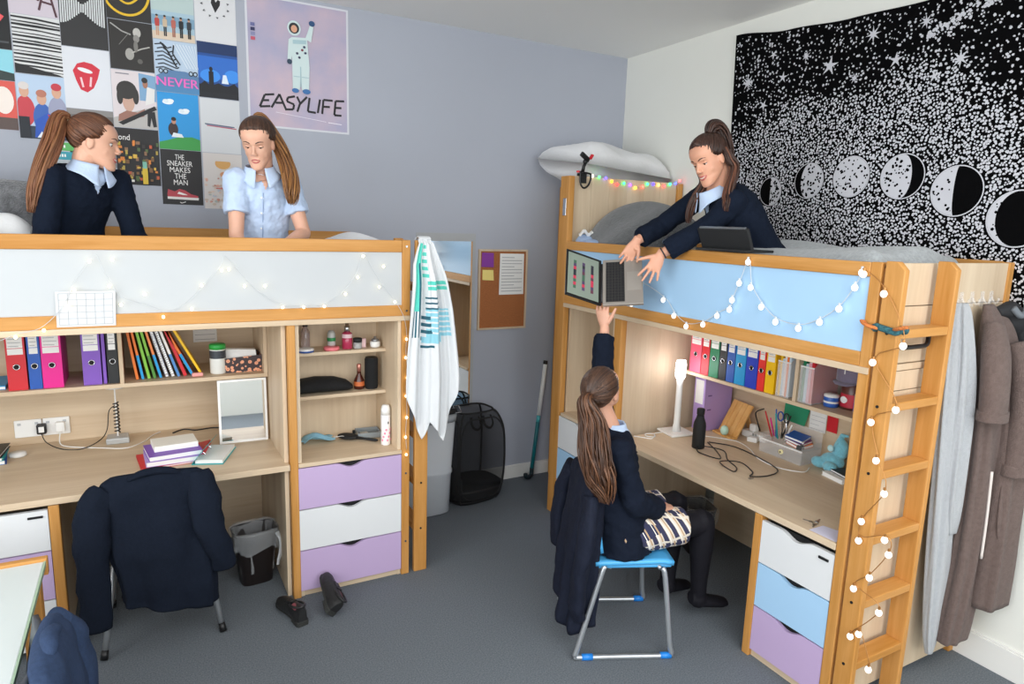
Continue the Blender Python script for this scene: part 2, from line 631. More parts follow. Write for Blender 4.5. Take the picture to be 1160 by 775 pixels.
# ---- right tall cabinet behind the seated pupil
t = thing('storage_cabinet', 'oak cabinet with white, blue and lilac drawers behind the seated girl', 'cabinet', (XR, 3.37, 0))
MB(OAK['z']).box(.012, .86, -.27, -.252, 0, 1.444).build('side_panel', t)
MB(OAK['z']).box(.045, .43, .25, .268, 0, 1.444).build('side_panel', t)
MB(OAK['z']).box(.42, .44, -.252, .25, .02, 1.444).build('back_panel', t)
MB(OAK['y']).box(0, .42, -.252, .25, .715, .735).build('worktop', t)
RM = Matrix.Rotation(-PI / 2, 4, 'Z')
drawers(t, Matrix.Translation((.002, .01, 0)) @ RM, .52, ((.49, .713, WHITE, 'white'), (.265, .488, BLUE, 'pale blue'), (.038, .263, LILAC, 'lilac')), .38)
t.rotation_euler = (0, 0, 0)

# ---- right desk
t = thing('desk_worktop', 'oak desk top under the blue-panelled loft bed', 'desk', (XR, 2.3, .705))
MB(OAK['y']).box(0, .862, -.733, .728, 0, .03).build('worktop', t, bevel=.002)
MB(OAK['y']).box(.864, .88, -.74, .728, -.7, .738).build('back_panel', t)
t = thing('wall_shelf', 'oak hutch shelf holding lever arch files over the right desk', 'shelf', (2.9, 2.3, 1.095))
MB(OAK['y']).box(0, .362, -.735, .73, 0, .02).build('shelf_board', t, bevel=.001)
MB(OAK['z']).box(.004, .362, -.088, -.068, .02, .349).build('divider', t)
t = thing('drawer_unit', 'under-desk drawer unit in white, blue and lilac beside the ladder', 'drawer unit', (XR, 1.77, 0))
MB(BEECH['z']).box(.0, .045, .165, .205, 0, .703).build('post', t, bevel=.003)
MB(OAK['z']).box(.045, .75, .182, .2, .02, .703).build('side_panel', t)
MB(OAK['z']).box(.045, .75, -.2, -.182, .02, .703).build('side_panel', t)
MB(OAK['y']).box(.02, .04, -.2, .165, 0, .036).build('plinth', t)
drawers(t, Matrix.Translation((.004, -.02, 0)) @ RM, .366, ((.48, .685, WHITE, 'white'), (.265, .478, BLUE, 'pale blue'), (.04, .263, LILAC, 'lilac')), .5)
MB(BLACK).box(-.003, .003, -.18, -.135, .642, .652).build('name_plate', t)

ladder('bunk_ladder', 'beech ladder wound with globe string lights, right bunk', (XR, 1.47, 0), -PI / 2, RUNGS, 1.878)


# ---- wardrobe between right bunk and back wall
t = thing('wardrobe', 'tall oak wardrobe in the corner with a white pillow on top', 'wardrobe', (2.78, 4.05, 0))
MB(OAK['z']).box(.02, .56, -.27, .29, .0, 2.25).build('wardrobe_body', t, bevel=.002)
MB(BEECH['z']).box(0, .04, .255, .292, 0, 2.25).build('post', t, bevel=.003)
for z0, z1, m, wd in ((.05, .22, LILAC, 'lilac'), (.223, .4, BLUE, 'pale blue'), (.403, .62, LILAC, 'lilac')):
    MB(m).box(.0, .019, -.27, .252, z0, z1).build('drawer', t, bevel=.001)['label'] = wd + ' wardrobe drawer front'
d = MB(OAK['z']).box(.0, .019, -.27, .252, .625, 1.84).build('wardrobe_door', t, bevel=.001)
MB(CHROME).box(-.02, 0, -.24, -.225, 1.1, 1.25).build('door_handle', d, bevel=.003)
MB(OAK['z']).box(.0, .019, -.27, .252, 1.845, 2.245).build('wardrobe_door', t, bevel=.001)

# ---- white desk at the lower left corner
t = thing('table', 'white-topped beech table in the lower left corner', 'table', (-.78, 2.1, 0))
MB(mat('gloss_white_top', '#CFD7D6', .2)).box(-.45, .41, -.75, .66, .70, .715).build('tabletop', t, bevel=.003)
MB(BEECH['x']).box(-.45, .42, .66, .69, .66, .725).build('edge_rail', t, bevel=.003)
MB(mat('green_edging', '#9DB59B', .4)).box(.41, .416, -.75, .66, .698, .716).build('edging', t)
for y in (.6, -.72):
    MB(BEECH['z']).box(.34, .4, y, y + .06, 0, .7).build('leg', t, bevel=.004)
    MB(BEECH['z']).box(-.45, -.39, y, y + .06, 0, .7).build('leg', t, bevel=.004)
MB(BEECH['y']).box(.36, .385, -.66, .6, .62, .7).build('apron', t, bevel=.002)

# ---- mattresses and bedding
FAB_W = mat('white_cotton', '#E9E9EA', .9, bump=(30, .25), sheen=.2)
FAB_G = mat('grey_duvet', '#9CA0A2', .95, noise=(60, .15), bump=(140, .5), sheen=.3)
tag(MB(FAB_W).box(-.9, 1.17, 3.375, 4.29, 1.476, 1.575).build('mattress', bevel=.02, loc=(.13, 3.83, 1.476)), 'white mattress on the left loft bed under the two girls', 'mattress')
tag(MB(FAB_W).box(2.44, 3.3, 1.6, 3.62, 1.474, 1.575).build('mattress', bevel=.02, loc=(2.87, 2.6, 1.474)), 'white mattress on the right loft bed under the kneeling girl', 'mattress')


def pillow(name, label, cat, c, size, M, m, seed=0, group=None, pw=2.6, rnd_=.06, cre=1):
    """soft cushion: super-ellipse pad with pinched corners and a few creases; size = half extents"""
    rnd = random.Random(seed)
    ph = [rnd.uniform(0, 6) for _ in range(6)]
    nu, nv = 26, 20
    b = MB(m)
    sx, sy_, sz = size

    def side(sg):
        def fn(u, v):
            x, y = 2 * u - 1, 2 * v - 1
            e = max(0, 1 - abs(x) ** pw) ** .5 * max(0, 1 - abs(y) ** pw) ** .5
            k = 1 - .06 * (abs(x) * abs(y)) ** 2
            k2 = 1 - .07 * (1 - abs(x) ** 2) * abs(y) ** 3
            k3 = 1 - .07 * (1 - abs(y) ** 2) * abs(x) ** 3
            wv = cre * .06 * math.sin(5 * x + ph[0]) * math.sin(4 * y + ph[1]) + cre * .04 * math.sin(9 * x + 3 * y + ph[2])
            return V(c) + M.to_3x3() @ V((x * sx * k * k3 * (1 - rnd_ * y * y), y * sy_ * k * k2 * (1 - rnd_ * x * x), sg * sz * e * (1 + wv)))
        return fn
    b.grid(nu, nv, side(1)).grid(nu, nv, side(-1))
    o = b.build(name, smooth=True, loc=c)
    mm = o.modifiers.new('weld', 'WELD')
    mm.merge_threshold = .002
    return tag(o, label, cat, group)


def E3(x, y, z): return Euler((x, y, z)).to_matrix().to_4x4()


FURG = mat('charcoal_plush', '#4F5153', 1, noise=(45, .3), bump=(200, .9), sheen=.5)
FURL = mat('grey_fur', '#77787B', 1, noise=(30, .35), bump=(120, 1), sheen=.6)
pillow('cushion', 'dark grey plush cushion leaning on the headboard, right bunk', 'cushion', (2.66, 3.25, 1.87), (.42, .33, .15), E3(PI - .85, -.16, PI / 2 + .1), FURG, 3, pw=2.0, rnd_=.24)
pillow('pillow', 'white pillow lying on top of the corner wardrobe', 'pillow', (2.93, 4.0, 2.375), (.44, .32, .15), E3(.12, .06, .1), FAB_W, 4, pw=3.2, rnd_=.03, cre=2.2)
# ------------------------------------------------------------------ left bunk: shelf and desk
def binder(loc, rz, w, m, word, label, group, ring=True, h=.312, d=.27, lab=(.55, .97), lm=None, tilt=0):
    t = thing('lever_arch_file', label, 'binder', loc, rz, group)
    b = MB(m)
    P = [(-w / 2, 0), (w / 2, 0), (w / 2, d), (w / 2 - .003, d), (w / 2 - .003, .004), (-w / 2 + .003, .004), (-w / 2 + .003, d), (-w / 2, d)]
    b.prism([(x, y, 0) for x, y in P], (0, 0, h))
    b.build('cover', t)
    MB(PAPER).box(-w / 2 + .004, w / 2 - .004, .03, d - .02, .004, h - .02).build('pages', t)
    z0, z1 = lab[0] * h, lab[1] * h
    lw = w / 2 - .008
    l = MB(PAPER).box(-lw, lw, -.0012, 0, z0, z1)
    l.use(mat('label_print_grey', '#9A9CA2', .8))
    for k in range(5):
        z = z0 + (z1 - z0) * (.3 + .13 * k)
        l.box(-lw + .004, lw * (.8 if k % 2 else .5), -.0016, -.0012, z, z + .0025)
    l.use(m).box(-lw, lw, -.0016, -.0012, z0 + (z1 - z0) * .22, z0 + (z1 - z0) * .24)
    l.build('spine_label', t)
    if ring:
        zc = h * .36
        k = MB(DARK)
        k.lathe([(.0105, 0), (.0105, .001)], (0, 0, zc), 16, Matrix.Rotation(PI / 2, 4, 'X'))
        o = k.build('finger_hole', t)
        k = MB(CHROME)
        k.tube([(.0125 * math.cos(a), -.002, zc + .0125 * math.sin(a)) for a in [2 * PI * i / 20 for i in range(21)]], .0024, 6, cap=False, up=(0, 1, 0))
        k.build('finger_ring', o, smooth=True)
    return t


RED = mat('red_card', '#CF1F2B', .45)
ROYAL = mat('royal_blue_card', '#1E56B0', .45)
MAGENTA = mat('magenta_card', '#E4128E', .4)
VIOLET = mat('violet_card', '#7E52B8', .45)
BLKCARD = mat('black_card', '#1C1E20', .5)
GRNCARD = mat('green_card', '#0F7A50', .45)
CYANCARD = mat('cyan_card', '#1399D6', .45)
YELCARD = mat('yellow_card', '#F4C20D', .45)
PINKCARD = mat('pink_card', '#E5566F', .45)
ORGCARD = mat('orange_card', '#EE7A28', .5)
LILCARD = mat('lilac_card', '#B49AD6', .5)
TEALC = mat('teal_card', '#23A7AE', .45)
G = 'lever arch files on the left shelf'
ZS = 1.116
for x0, x1, m, wd, lb_ in ((-.583, -.507, RED, 'red', 'red lever arch file at the start of the row, left bunk shelf'),
                           (-.5, -.45, ROYAL, 'blue', 'slim blue lever arch file between the red and magenta ones'),
                           (-.447, -.365, MAGENTA, 'magenta', 'bright magenta lever arch file on the left bunk shelf'),
                           (-.283, -.205, VIOLET, 'purple', 'purple lever arch file with white label, left bunk shelf'),
                           (-.178, -.132, BLKCARD, 'black', 'slim black lever arch file against the shelf divider, left bunk')):
    binder(((x0 + x1) / 2, 3.822, ZS), 0, x1 - x0, m, wd, lb_, G)
tag(MB(VIOLET).box(-.199, -.184, 3.825, 4.07, ZS, ZS + .3).build('folder', loc=(-.19, 3.82, ZS), bevel=.002), 'thin violet folder squeezed between purple and black files', 'folder')
tag(MB(CYANCARD).box(-.8, -.6, 3.86, 4.1, ZS, ZS + .018).use(PAPER).box(-.795, -.602, 3.858, 4.09, ZS + .003, ZS + .014).build('notebook', loc=(-.7, 3.95, ZS)), 'turquoise notebook lying flat at the left end of the shelf', 'notebook')


def notebook(name, label, x, y, z, h, thk, d, lean, m, spiral=False, m2=None, grp='books leaning on the left shelf', cat='notebook'):
    t = thing(name, label, cat, (x, y, z), 0, grp, rot=(0, lean, 0))
    MB(m).box(0, .0015, 0, d, 0, h).build('cover', t)
    MB(m).box(thk - .0015, thk, 0, d, 0, h).build('cover', t)
    MB(PAPER).box(.0015, thk - .0015, .003, d - .002, .002, h - .003).build('pages', t)
    if spiral:
        b = MB(CHROME)
        pts = []
        for i in range(160):
            a = i / 160 * 2 * PI * 24
            pts.append((thk / 2 + math.cos(a) * (thk * .75), -.003 + math.sin(a) * .006, .01 + (h - .02) * i / 160))
        b.tube(pts, .0009, 4)
        b.build('spiral_binding', t)
    else:
        MB(m).box(0, thk, -.0012, 0, 0, h).build('spine', t)
    if m2:
        MB(m2).box(-.0004, thk + .0004, -.0016, .012, 0, h * .42).build('spine_band', t)
    return t


GRN2 = mat('lime_card', '#7FBE3F', .5)
specs = [('orange', ORGCARD, None, False, .012, 'thin orange book, first of the leaning row'),
         ('orange and blue', ORGCARD, CYANCARD, False, .011, 'orange book with turquoise foot, second of the leaning row'),
         ('green', GRN2, None, False, .013, 'lime green exercise book beside the orange ones'),
         ('green', GRN2, mat('dark_green_card', '#4C8A34', .5), False, .012, 'two-tone green exercise book in the leaning row'),
         ('orange', mat('salmon_card', '#F08A4B', .5), CYANCARD, False, .011, 'salmon textbook with a turquoise foot in the leaning row'),
         ('white', mat('grey_lilac_card', '#B9B6CC', .5), None, True, .014, 'grey-lilac spiral notebook in the leaning row'),
         ('white', mat('white_card', '#E8E6EA', .5), None, True, .014, 'white spiral notebook next to the grey-lilac one'),
         ('white', mat('paper_white_card', '#F2EFEA', .5), mat('steel_blue_card', '#4D88C4', .5), False, .012, 'white textbook with a blue foot in the leaning row'),
         ('red', RED, None, False, .016, 'thick red book leaning beside the yellow one'),
         ('orange', ORGCARD, CYANCARD, False, .012, 'orange folder with turquoise foot under the yellow book'),
         ('yellow', YELCARD, None, False, .012, 'yellow book at the low end of the leaning row')]
xb = [-.058, -.032, -.005, .022, .05, .078, .106, .134, .163, .2, .243]
for i, (wd, m, m2, sp_, th, lb_) in enumerate(specs):
    lean = -(.13 + .024 * i + (.09 if i > 8 else 0))
    notebook('notebook', lb_, xb[i], 3.86, ZS + .002, .29 + .012 * (i % 3) if i < 9 else .31, th, .21, lean, m, sp_, m2)

# jar, patterned box, eraser, note
t = thing('jar', 'white plastic tub with a green lid on the left shelf', 'tub', (.334, 3.89, ZS))
MB(mat('tub_white', '#E6E8E4', .35)).lathe([(.038, 0), (.041, .004), (.041, .13), (.038, .136)], n=24).build('body', t, smooth=True)
MB(mat('lid_green', '#2FA84A', .4)).lathe([(.042, .134), (.042, .158), (.036, .163), (.0, .164)], n=24).build('lid', t, smooth=True)
MB(mat('tub_print', '#3B4149', .5)).lathe([(.0414, .085), (.0414, .128)], n=24, cap=False).build('print_band', t)
FLOR = bpy.data.materials.new('floral_print')
FLOR.use_nodes = True
_n = FLOR.node_tree
_b = _n.nodes['Principled BSDF']
_vo = _n.nodes.new('ShaderNodeTexVoronoi')
_vo.inputs['Scale'].default_value = 42
_tc = _n.nodes.new('ShaderNodeTexCoord')
_n.links.new(_tc.outputs['Object'], _vo.inputs['Vector'])
_r = _n.nodes.new('ShaderNodeValToRGB')
_r.color_ramp.interpolation = 'CONSTANT'
_r.color_ramp.elements[0].color = lin('#B5333A')
_r.color_ramp.elements[1].position = .12
_r.color_ramp.elements[1].color = lin('#E9A582')
_e = _r.color_ramp.elements.new(.42)
_e.color = lin('#3F3438')
_n.links.new(_vo.outputs['Distance'], _r.inputs['Fac'])
_n.links.new(_r.outputs['Color'], _b.inputs['Base Color'])
t = thing('storage_box', 'floral fabric box holding white papers on the left shelf', 'box', (.452, 3.92, ZS))
b = MB(FLOR)
b.prism([(-.108, -.05, 0), (.1, -.05, 0), (.1, .1, 0), (-.108, .1, 0)], (0, 0, .004))
for P in (((-.108, -.05, 0), (.1, -.05, 0), (.104, -.054, .092), (-.112, -.054, .078)), ((.1, -.05, 0), (.1, .1, 0), (.104, .104, .09), (.104, -.054, .092)),
          ((.1, .1, 0), (-.108, .1, 0), (-.112, .104, .082), (.104, .104, .09)), ((-.108, .1, 0), (-.108, -.05, 0), (-.112, -.054, .078), (-.112, .104, .082))):
    b.add(P, [(0, 1, 2, 3)])
b.build('body', t, thick=.004)
tag(MB(PAPER).prism([(.36, 3.895, ZS + .02), (.535, 3.88, ZS + .05), (.53, 3.9, ZS + .115), (.37, 3.91, ZS + .125)], (0, .02, .004)).build('envelope', loc=(.45, 3.9, ZS + .03)), 'white envelope sticking out of the floral box', 'envelope')
tag(MB(mat('eraser_pink', '#E9A5A0', .7)).box(.2, .255, 3.83, 3.856, ZS, ZS + .02).build('eraser', bevel=.006, loc=(.23, 3.84, ZS)), 'pink eraser on the shelf edge below the leaning books', 'eraser')


def sheet(name, label, cat, P, m=PAPER, lines=0, thick=.0006, group=None, grid=None):
    """a sheet of paper: four corners, counter-clockwise from lower left, with ruled print"""
    P = [V(p) for p in P]
    n = (P[1] - P[0]).cross(P[3] - P[0]).normalized()
    b = MB(m).prism(P, -n * thick)
    b.use(mat('print_grey', '#8B8F97', .8))

    def q(u, v): return (P[0] * (1 - u) + P[1] * u) * (1 - v) + (P[3] * (1 - u) + P[2] * u) * v + n * .0004
    for k in range(lines):
        v = .9 - .82 * k / max(1, lines - 1)
        e_ = .92 if k % 3 else .6
        b.add([q(.08, v), q(e_, v), q(e_, v + .012), q(.08, v + .012)], [(0, 1, 2, 3)])
    if grid:
        for i in range(grid[0] + 1):
            u = .05 + .9 * i / grid[0]
            b.add([q(u - .003, .06), q(u + .003, .06), q(u + .003, .94), q(u - .003, .94)], [(0, 1, 2, 3)])
        for i in range(grid[1] + 1):
            v = .06 + .88 * i / grid[1]
            b.add([q(.05, v - .004), q(.95, v - .004), q(.95, v + .004), q(.05, v + .004)], [(0, 1, 2, 3)])
    o = b.build(name, loc=tuple(sum((p for p in P), V()) / 4))
    return tag(o, label, cat, group)


sheet('note', 'white paper note taped to the back of the left shelf', 'paper', ((.235, 4.187, 1.24), (.36, 4.187, 1.24), (.36, 4.187, 1.41), (.235, 4.187, 1.41)), lines=6)
sheet('timetable', 'printed timetable sheet taped to the white guard panel', 'paper', ((-.325, 3.327, 1.482), (-.112, 3.327, 1.482), (-.106, 3.327, 1.632), (-.322, 3.327, 1.632)), mat('timetable_paper', '#CFD0D2', .9, spec=.1), grid=(6, 5))

# mirror standing on the desk, leaning back
MIRROR = mat('mirror_glass', '#F4F6F6', .02, 1)
t = thing('mirror', 'rectangular mirror with white frame leaning upright on the left desk', 'mirror', (.441, 3.79, .74), rot=(-.06, 0, -.03))
MB(MIRROR).box(-.112, .112, -.001, .004, .012, .338).build('glass', t)
f = MB(PLASTW)
for x0, x1, z0, z1 in ((-.124, -.112, 0, .35), (.112, .124, 0, .35), (-.112, .112, 0, .012), (-.112, .112, .338, .35)):
    f.box(x0, x1, -.004, .012, z0, z1)
f.box(-.124, .124, .006, .014, 0, .35).build('frame', t)
# sockets
t = thing('wall_socket', 'white double wall socket plates above the left desk', 'socket', (-.51, 4.19, .826))
for x in (-.062, .062):
    b = MB(PLASTW).box(x - .06, x + .06, -.011, 0, -.047, .047)
    o = b.build('socket_plate', t, bevel=.004)
    MB(mat('socket_grey', '#B7BABD', .5)).box(x - .045, x - .03, -.0125, -.011, .02, .032).build('rocker_switch', o)
    MB(mat('socket_grey', '#B7BABD', .5)).box(x + .03, x + .045, -.0125, -.011, .02, .032).build('rocker_switch', o)


def plug(label, x, z, m, m2):
    t = thing('plug', label, 'plug', (x, 4.178, z))
    b = MB(m).box(-.022, .022, -.034, 0, -.026, .028)
    b.build('plug_body', t, bevel=.007)
    b = MB(m2).box(-.012, .012, -.036, -.034, -.014, .016)
    b.build('plug_face', t)


plug('black power plug in the wall socket', -.512, .822, BLACK, PLASTW)
plug('white power plug in the wall socket', -.43, .824, PLASTW, PLASTW)


def cable(name, label, pts, r, m, k=8, cat='cable'):
    o = MB(m).tube(crom(pts, k), r, 6).build(name, smooth=True, loc=pts[0])
    return tag(o, label, cat)


ZD = .741
cable('cable', 'black cable running from the plug to the desk lamp', [(-.512, 4.14, .8), (-.49, 4.11, .76), (-.42, 4.03, ZD), (-.33, 3.99, ZD), (-.25, 4.04, ZD + .02), (-.215, 4.1, .8), (-.2, 4.11, .9), (-.165, 4.075, .94)], .0025, BLACK)
cable('cable', 'white cable curling across the left desk', [(-.43, 4.14, .8), (-.43, 4.1, .75), (-.38, 4.05, ZD), (-.24, 3.97, ZD), (-.13, 3.92, ZD), (-.05, 3.99, ZD), (.0, 4.1, ZD), (.04, 4.15, ZD)], .0028, PLASTW)
cable('cable', 'black cable on the desk beside the mirror', [(.1, 4.1, ZD), (.16, 4.13, ZD + .006), (.22, 4.11, ZD), (.3, 4.12, ZD), (.36, 4.1, ZD)], .004, BLACK)
# desk lamp
t = thing('desk_lamp', 'small lamp with clear square base and coiled stem under the left shelf', 'lamp', (-.165, 4.06, .739))
MB(mat('frosted_clear', '#DDE0E0', .2, trans=.4)).prism([(-.055, -.05, 0), (.055, -.05, 0), (.05, .05, 0), (-.05, .05, 0)], (0, 0, .032)).build('base', t, bevel=.006)
MB(PLASTW).tube([(0, 0, .03), (0, 0, .31)], .004, 8).build('stem', t)
pts = [(.012 * math.cos(a), .012 * math.sin(a), .05 + .17 * a / (2 * PI * 9)) for a in [2 * PI * 9 * i / 150 for i in range(151)]]
MB(BLACK).tube(pts, .0038, 5).build('coil', t, smooth=True)
MB(PLASTW).lathe([(.004, .29), (.048, .3), (.052, .31), (.05, .318), (.0, .32)], n=24).build('lamp_head', t, smooth=True)
tag(MB(PLASTW).lathe([(.036, 0), (.038, .006), (.036, .018), (.0, .02)], (-.6, 4.0, .739), 24).build('disc', smooth=True, loc=(-.6, 4.0, .739)), 'white round disc on the desk at the picture edge', 'disc')
# books at the left edge
for k, (m, z, th, lb_) in enumerate(((ROYAL, .739, .02, 'blue book at the bottom of the pile on the desk edge'), (TEALC, .7615, .015, 'teal book in the middle of the pile on the desk edge'), (BLKCARD, .779, .018, 'black book on top of the pile on the desk edge'))):
    t = thing('book', lb_, 'book', (-.77, 3.96, z), .12 - .1 * k, 'books at the left desk edge')
    MB(m).box(-.13, .13, -.09, .1, 0, .0015).build('cover', t)
    MB(m).box(-.13, .13, -.09, .1, th - .0015, th).build('cover', t)
    MB(PAPER).box(-.128, .122, -.088, .098, .0015, th - .0015).build('pages', t)
# stack of papers and folders
ZD = .7385


def slab(name, label, cat, c, w, d, th, rz, m, pages=True, group='papers and folders stacked on the left desk'):
    t = thing(name, label, cat, c, rz, group)
    if pages:
        MB(m).box(-w / 2, w / 2, -d / 2, d / 2, 0, .0015).build('cover', t)
        MB(m).box(-w / 2, w / 2, -d / 2, d / 2, th - .0015, th).build('cover', t)
        MB(PAPER).box(-w / 2 + .004, w / 2 - .003, -d / 2 + .003, d / 2 - .003, .0015, th - .0015).build('pages', t)
    else:
        MB(m).box(-w / 2, w / 2, -d / 2, d / 2, 0, th).build('sheets', t, bevel=.002)
    return t


slab('folder', 'red folder lying at the bottom of the desk stack', 'folder', (.085, 3.66, ZD), .31, .23, .01, .1, RED)
slab('folder', 'lilac folder on the red one in the desk stack', 'folder', (.075, 3.655, ZD + .0105), .235, .22, .024, .05, LILCARD)
slab('notebook', 'violet notebook below the white papers in the desk stack', 'notebook', (.085, 3.66, ZD + .035), .24, .21, .024, .12, VIOLET)
slab('paper_pad', 'thick cream pad of papers on top of the desk stack', 'paper', (.095, 3.69, ZD + .0595), .2, .15, .028, .1, mat('cream_paper', '#F3F1E8', .8), False)
t = thing('folder', 'teal ring binder leaning open beside the paper stack', 'binder', (.275, 3.62, ZD), -.35)
MB(TEALC).box(-.075, .075, -.13, .13, 0, .003).build('cover', t)
MB(TEALC).prism([(-.075, -.13, .003), (-.075, .13, .003), (-.02, .13, .075), (-.02, -.13, .075)], (.003, 0, .002)).build('cover', t)
MB(PAPER).box(-.06, .07, -.12, .12, .0035, .02).build('pages', t)
for y in (-.05, .05):
    MB(CHROME).tube([(-.05 + .02 * math.cos(a), y, .02 + .02 * math.sin(a)) for a in [PI * i / 8 for i in range(9)]], .002, 6).build('ring', t)
t = thing('book', 'red hardback wedged against the teal ring binder', 'book', (.215, 3.70, ZD + .012), -.3, None, rot=(0, -.25, -.25))
MB(RED).box(-.04, .04, -.09, .09, 0, .02).build('cover', t, bevel=.003)
# ------------------------------------------------------------------ tall cabinet contents
Z1, Z2, Z3 = 1.264, 1.026, .737


def bottle(name, label, cat, loc, prof, m, cap=None, mc=None, band=None, mb=None, group=None, n=20):
    t = thing(name, label, cat, loc, 0, group)
    MB(m).lathe(prof, n=n).build('body', t, smooth=True)
    if cap: MB(mc).lathe(cap, n=n).build('cap', t, smooth=True)
    if band: MB(mb).lathe(band, n=n, cap=False).build('label', t, smooth=True)
    return t


GLASSB = mat('tinted_glass', '#C9B7B5', .1, trans=.6, alpha=.85)
bottle('bottle', 'clear pinkish glass bottle in the cabinet corner, top shelf', 'bottle', (.745, 3.62, Z1), [(.022, 0), (.024, .004), (.024, .1), (.012, .125), (.012, .135)], GLASSB, [(.014, .13), (.014, .16), (.01, .162)], BLACK)
bottle('compact', 'blue and white round compact on the top cabinet shelf', 'compact', (.735, 3.575, Z1), [(.042, 0), (.045, .006), (.045, .01)], mat('compact_blue', '#2C58A8', .4), [(.045, .01), (.044, .018), (.036, .021)], PLASTW)
bottle('bottle', 'clear bottle with dark green collar standing by the pink dish', 'bottle', (.885, 3.625, Z1), [(.02, 0), (.022, .004), (.022, .085), (.014, .1)], mat('pale_bottle', '#E4E7E4', .2, trans=.4), [(.016, .04), (.0235, .045), (.0235, .062), (.016, .066)], mat('cap_green', '#2C8A4E', .4))
bottle('dish', 'coral pink round dish in the top cabinet shelf', 'dish', (.875, 3.585, Z1), [(.036, 0), (.042, .004), (.042, .018), (.03, .02)], mat('coral_pink', '#EF7D86', .45))
bottle('bottle', 'pink perfume bottle with silver cap on the top cabinet shelf', 'perfume', (.965, 3.6, Z1), [(.026, 0), (.028, .003), (.028, .085), (.016, .095)], mat('perfume_pink', '#D4436A', .1, trans=.35), [(.016, .093), (.016, .125), (.01, .128), (.01, .14)], CHROME, [(.0285, .062), (.0285, .083)], mat('perfume_clear', '#E9C9CF', .2))
bottle('jar', 'small clear jar with black lid on the top cabinet shelf', 'jar', (1.02, 3.59, Z1), [(.022, 0), (.024, .003), (.024, .035)], mat('jar_glass', '#DADCDD', .1, trans=.5), [(.024, .035), (.025, .055), (.02, .058)], BLACKM)
tag(MB(mat('pale_pink_box', '#E8C4C6', .5)).box(1.045, 1.07, 3.6, 3.63, Z1, Z1 + .05).build('carton', bevel=.002, loc=(1.057, 3.615, Z1)), 'tiny pale pink carton beside the black-lidded jar', 'box')
bottle('trinket_pot', 'small white trinket pot with knobbly lid on the top cabinet shelf', 'pot', (1.122, 3.6, Z1), [(.024, 0), (.028, .005), (.028, .03), (.022, .034)], PLASTW, [(.023, .034), (.02, .045), (.008, .05), (.009, .058), (.0, .062)], mat('pewter', '#9B9DA0', .35, .8))
# middle shelf
b = MB(mat('black_fabric', '#131315', .9, bump=(60, .3)))
b.loft([((.662, 3.64, Z2 + .03), (0, .07, 0), (0, 0, .029)), ((.7, 3.64, Z2 + .036), (0, .085, 0), (0, 0, .035)), ((.8, 3.635, Z2 + .043), (0, .08, 0), (0, 0, .042)),
        ((.9, 3.63, Z2 + .04), (0, .075, 0), (0, 0, .039)), ((.965, 3.625, Z2 + .03), (0, .06, 0), (0, 0, .029)), ((.99, 3.62, Z2 + .022), (0, .04, 0), (0, 0, .015))], 18)
tag(b.build('pencil_case', smooth=True, loc=(.82, 3.63, Z2)), 'flat black zip case on the middle cabinet shelf', 'case')
t = bottle('bottle', 'brown glass bottle with pink cap beside the black speaker', 'bottle', (1.035, 3.62, Z2), [(.024, 0), (.03, .006), (.029, .05), (.012, .085), (.011, .1)], mat('brown_glass', '#4A1F16', .15), [(.012, .1), (.013, .14), (.008, .144)], mat('copper_pink', '#C98878', .3, .6), [(.0302, .02), (.0298, .045)], mat('orange_label', '#C96A38', .5))
t = thing('speaker', 'black cylindrical portable speaker on the middle cabinet shelf', 'speaker', (1.103, 3.61, Z2))
MB(mat('speaker_mesh', '#17181A', .9, bump=(400, .6))).lathe([(.034, .006), (.037, .012), (.037, .168), (.034, .175)], n=28).build('mesh_body', t, smooth=True)
MB(BLACK).lathe([(.03, 0), (.034, .002), (.034, .007)], n=28).build('foot_ring', t, smooth=True)
MB(BLACK).lathe([(.034, .174), (.034, .179), (.02, .177)], n=28).build('top_ring', t, smooth=True)
# worktop of the cabinet
MASK = mat('pale_blue_gauze', '#8EC3DC', .9, bump=(120, .5))
b = MB(MASK)
rnd = random.Random(5)
b.grid(14, 10, lambda u, v: V((.72 + .17 * u + .01 * math.sin(9 * v), 3.6 + .09 * v + .012 * math.sin(7 * u), Z3 + .012 + .035 * math.sin(PI * u) * (.6 + .4 * math.sin(8 * v + 5 * u)))))
o = b.build('face_mask', smooth=True, thick=.003, loc=(.8, 3.64, Z3))
tag(o, 'crumpled pale blue face mask on the cabinet worktop', 'mask')
MB(PLASTW).tube(crom([(.89, 3.62, Z3 + .02), (.93, 3.6, Z3 + .03), (.95, 3.63, Z3 + .012), (.9, 3.66, Z3 + .015)], 6), .0016, 5).build('ear_loop', o, world=True)
t = thing('hairbrush', 'black paddle hairbrush lying on the cabinet worktop', 'hairbrush', (1.0, 3.6, Z3), -.75)
MB(BLACKM).ell((-.04, 0, .016), (.062, .043, .014), n=24).build('head', t, smooth=True)
MB(BLACKM).tube([(.01, 0, .014), (.06, 0, .012), (.13, 0, .012), (.142, 0, .012)], [.012, .009, .012, .006], 10, flat=.7, up=(0, 0, 1)).build('handle', t, smooth=True)
t = thing('storage_tray', 'shallow clear tray of small items behind the hairbrush', 'tray', (1.09, 3.64, Z3), -.1)
b = MB(mat('clear_tray', '#C9D3D8', .15, trans=.5, alpha=.8))
b.box(-.065, .065, -.05, .06, 0, .003)
for x0, x1, y0, y1 in ((-.065, .065, -.05, -.047), (-.065, .065, .057, .06), (-.065, -.062, -.047, .057), (.062, .065, -.047, .057)):
    b.box(x0, x1, y0, y1, .003, .032)
b.build('tray', t)
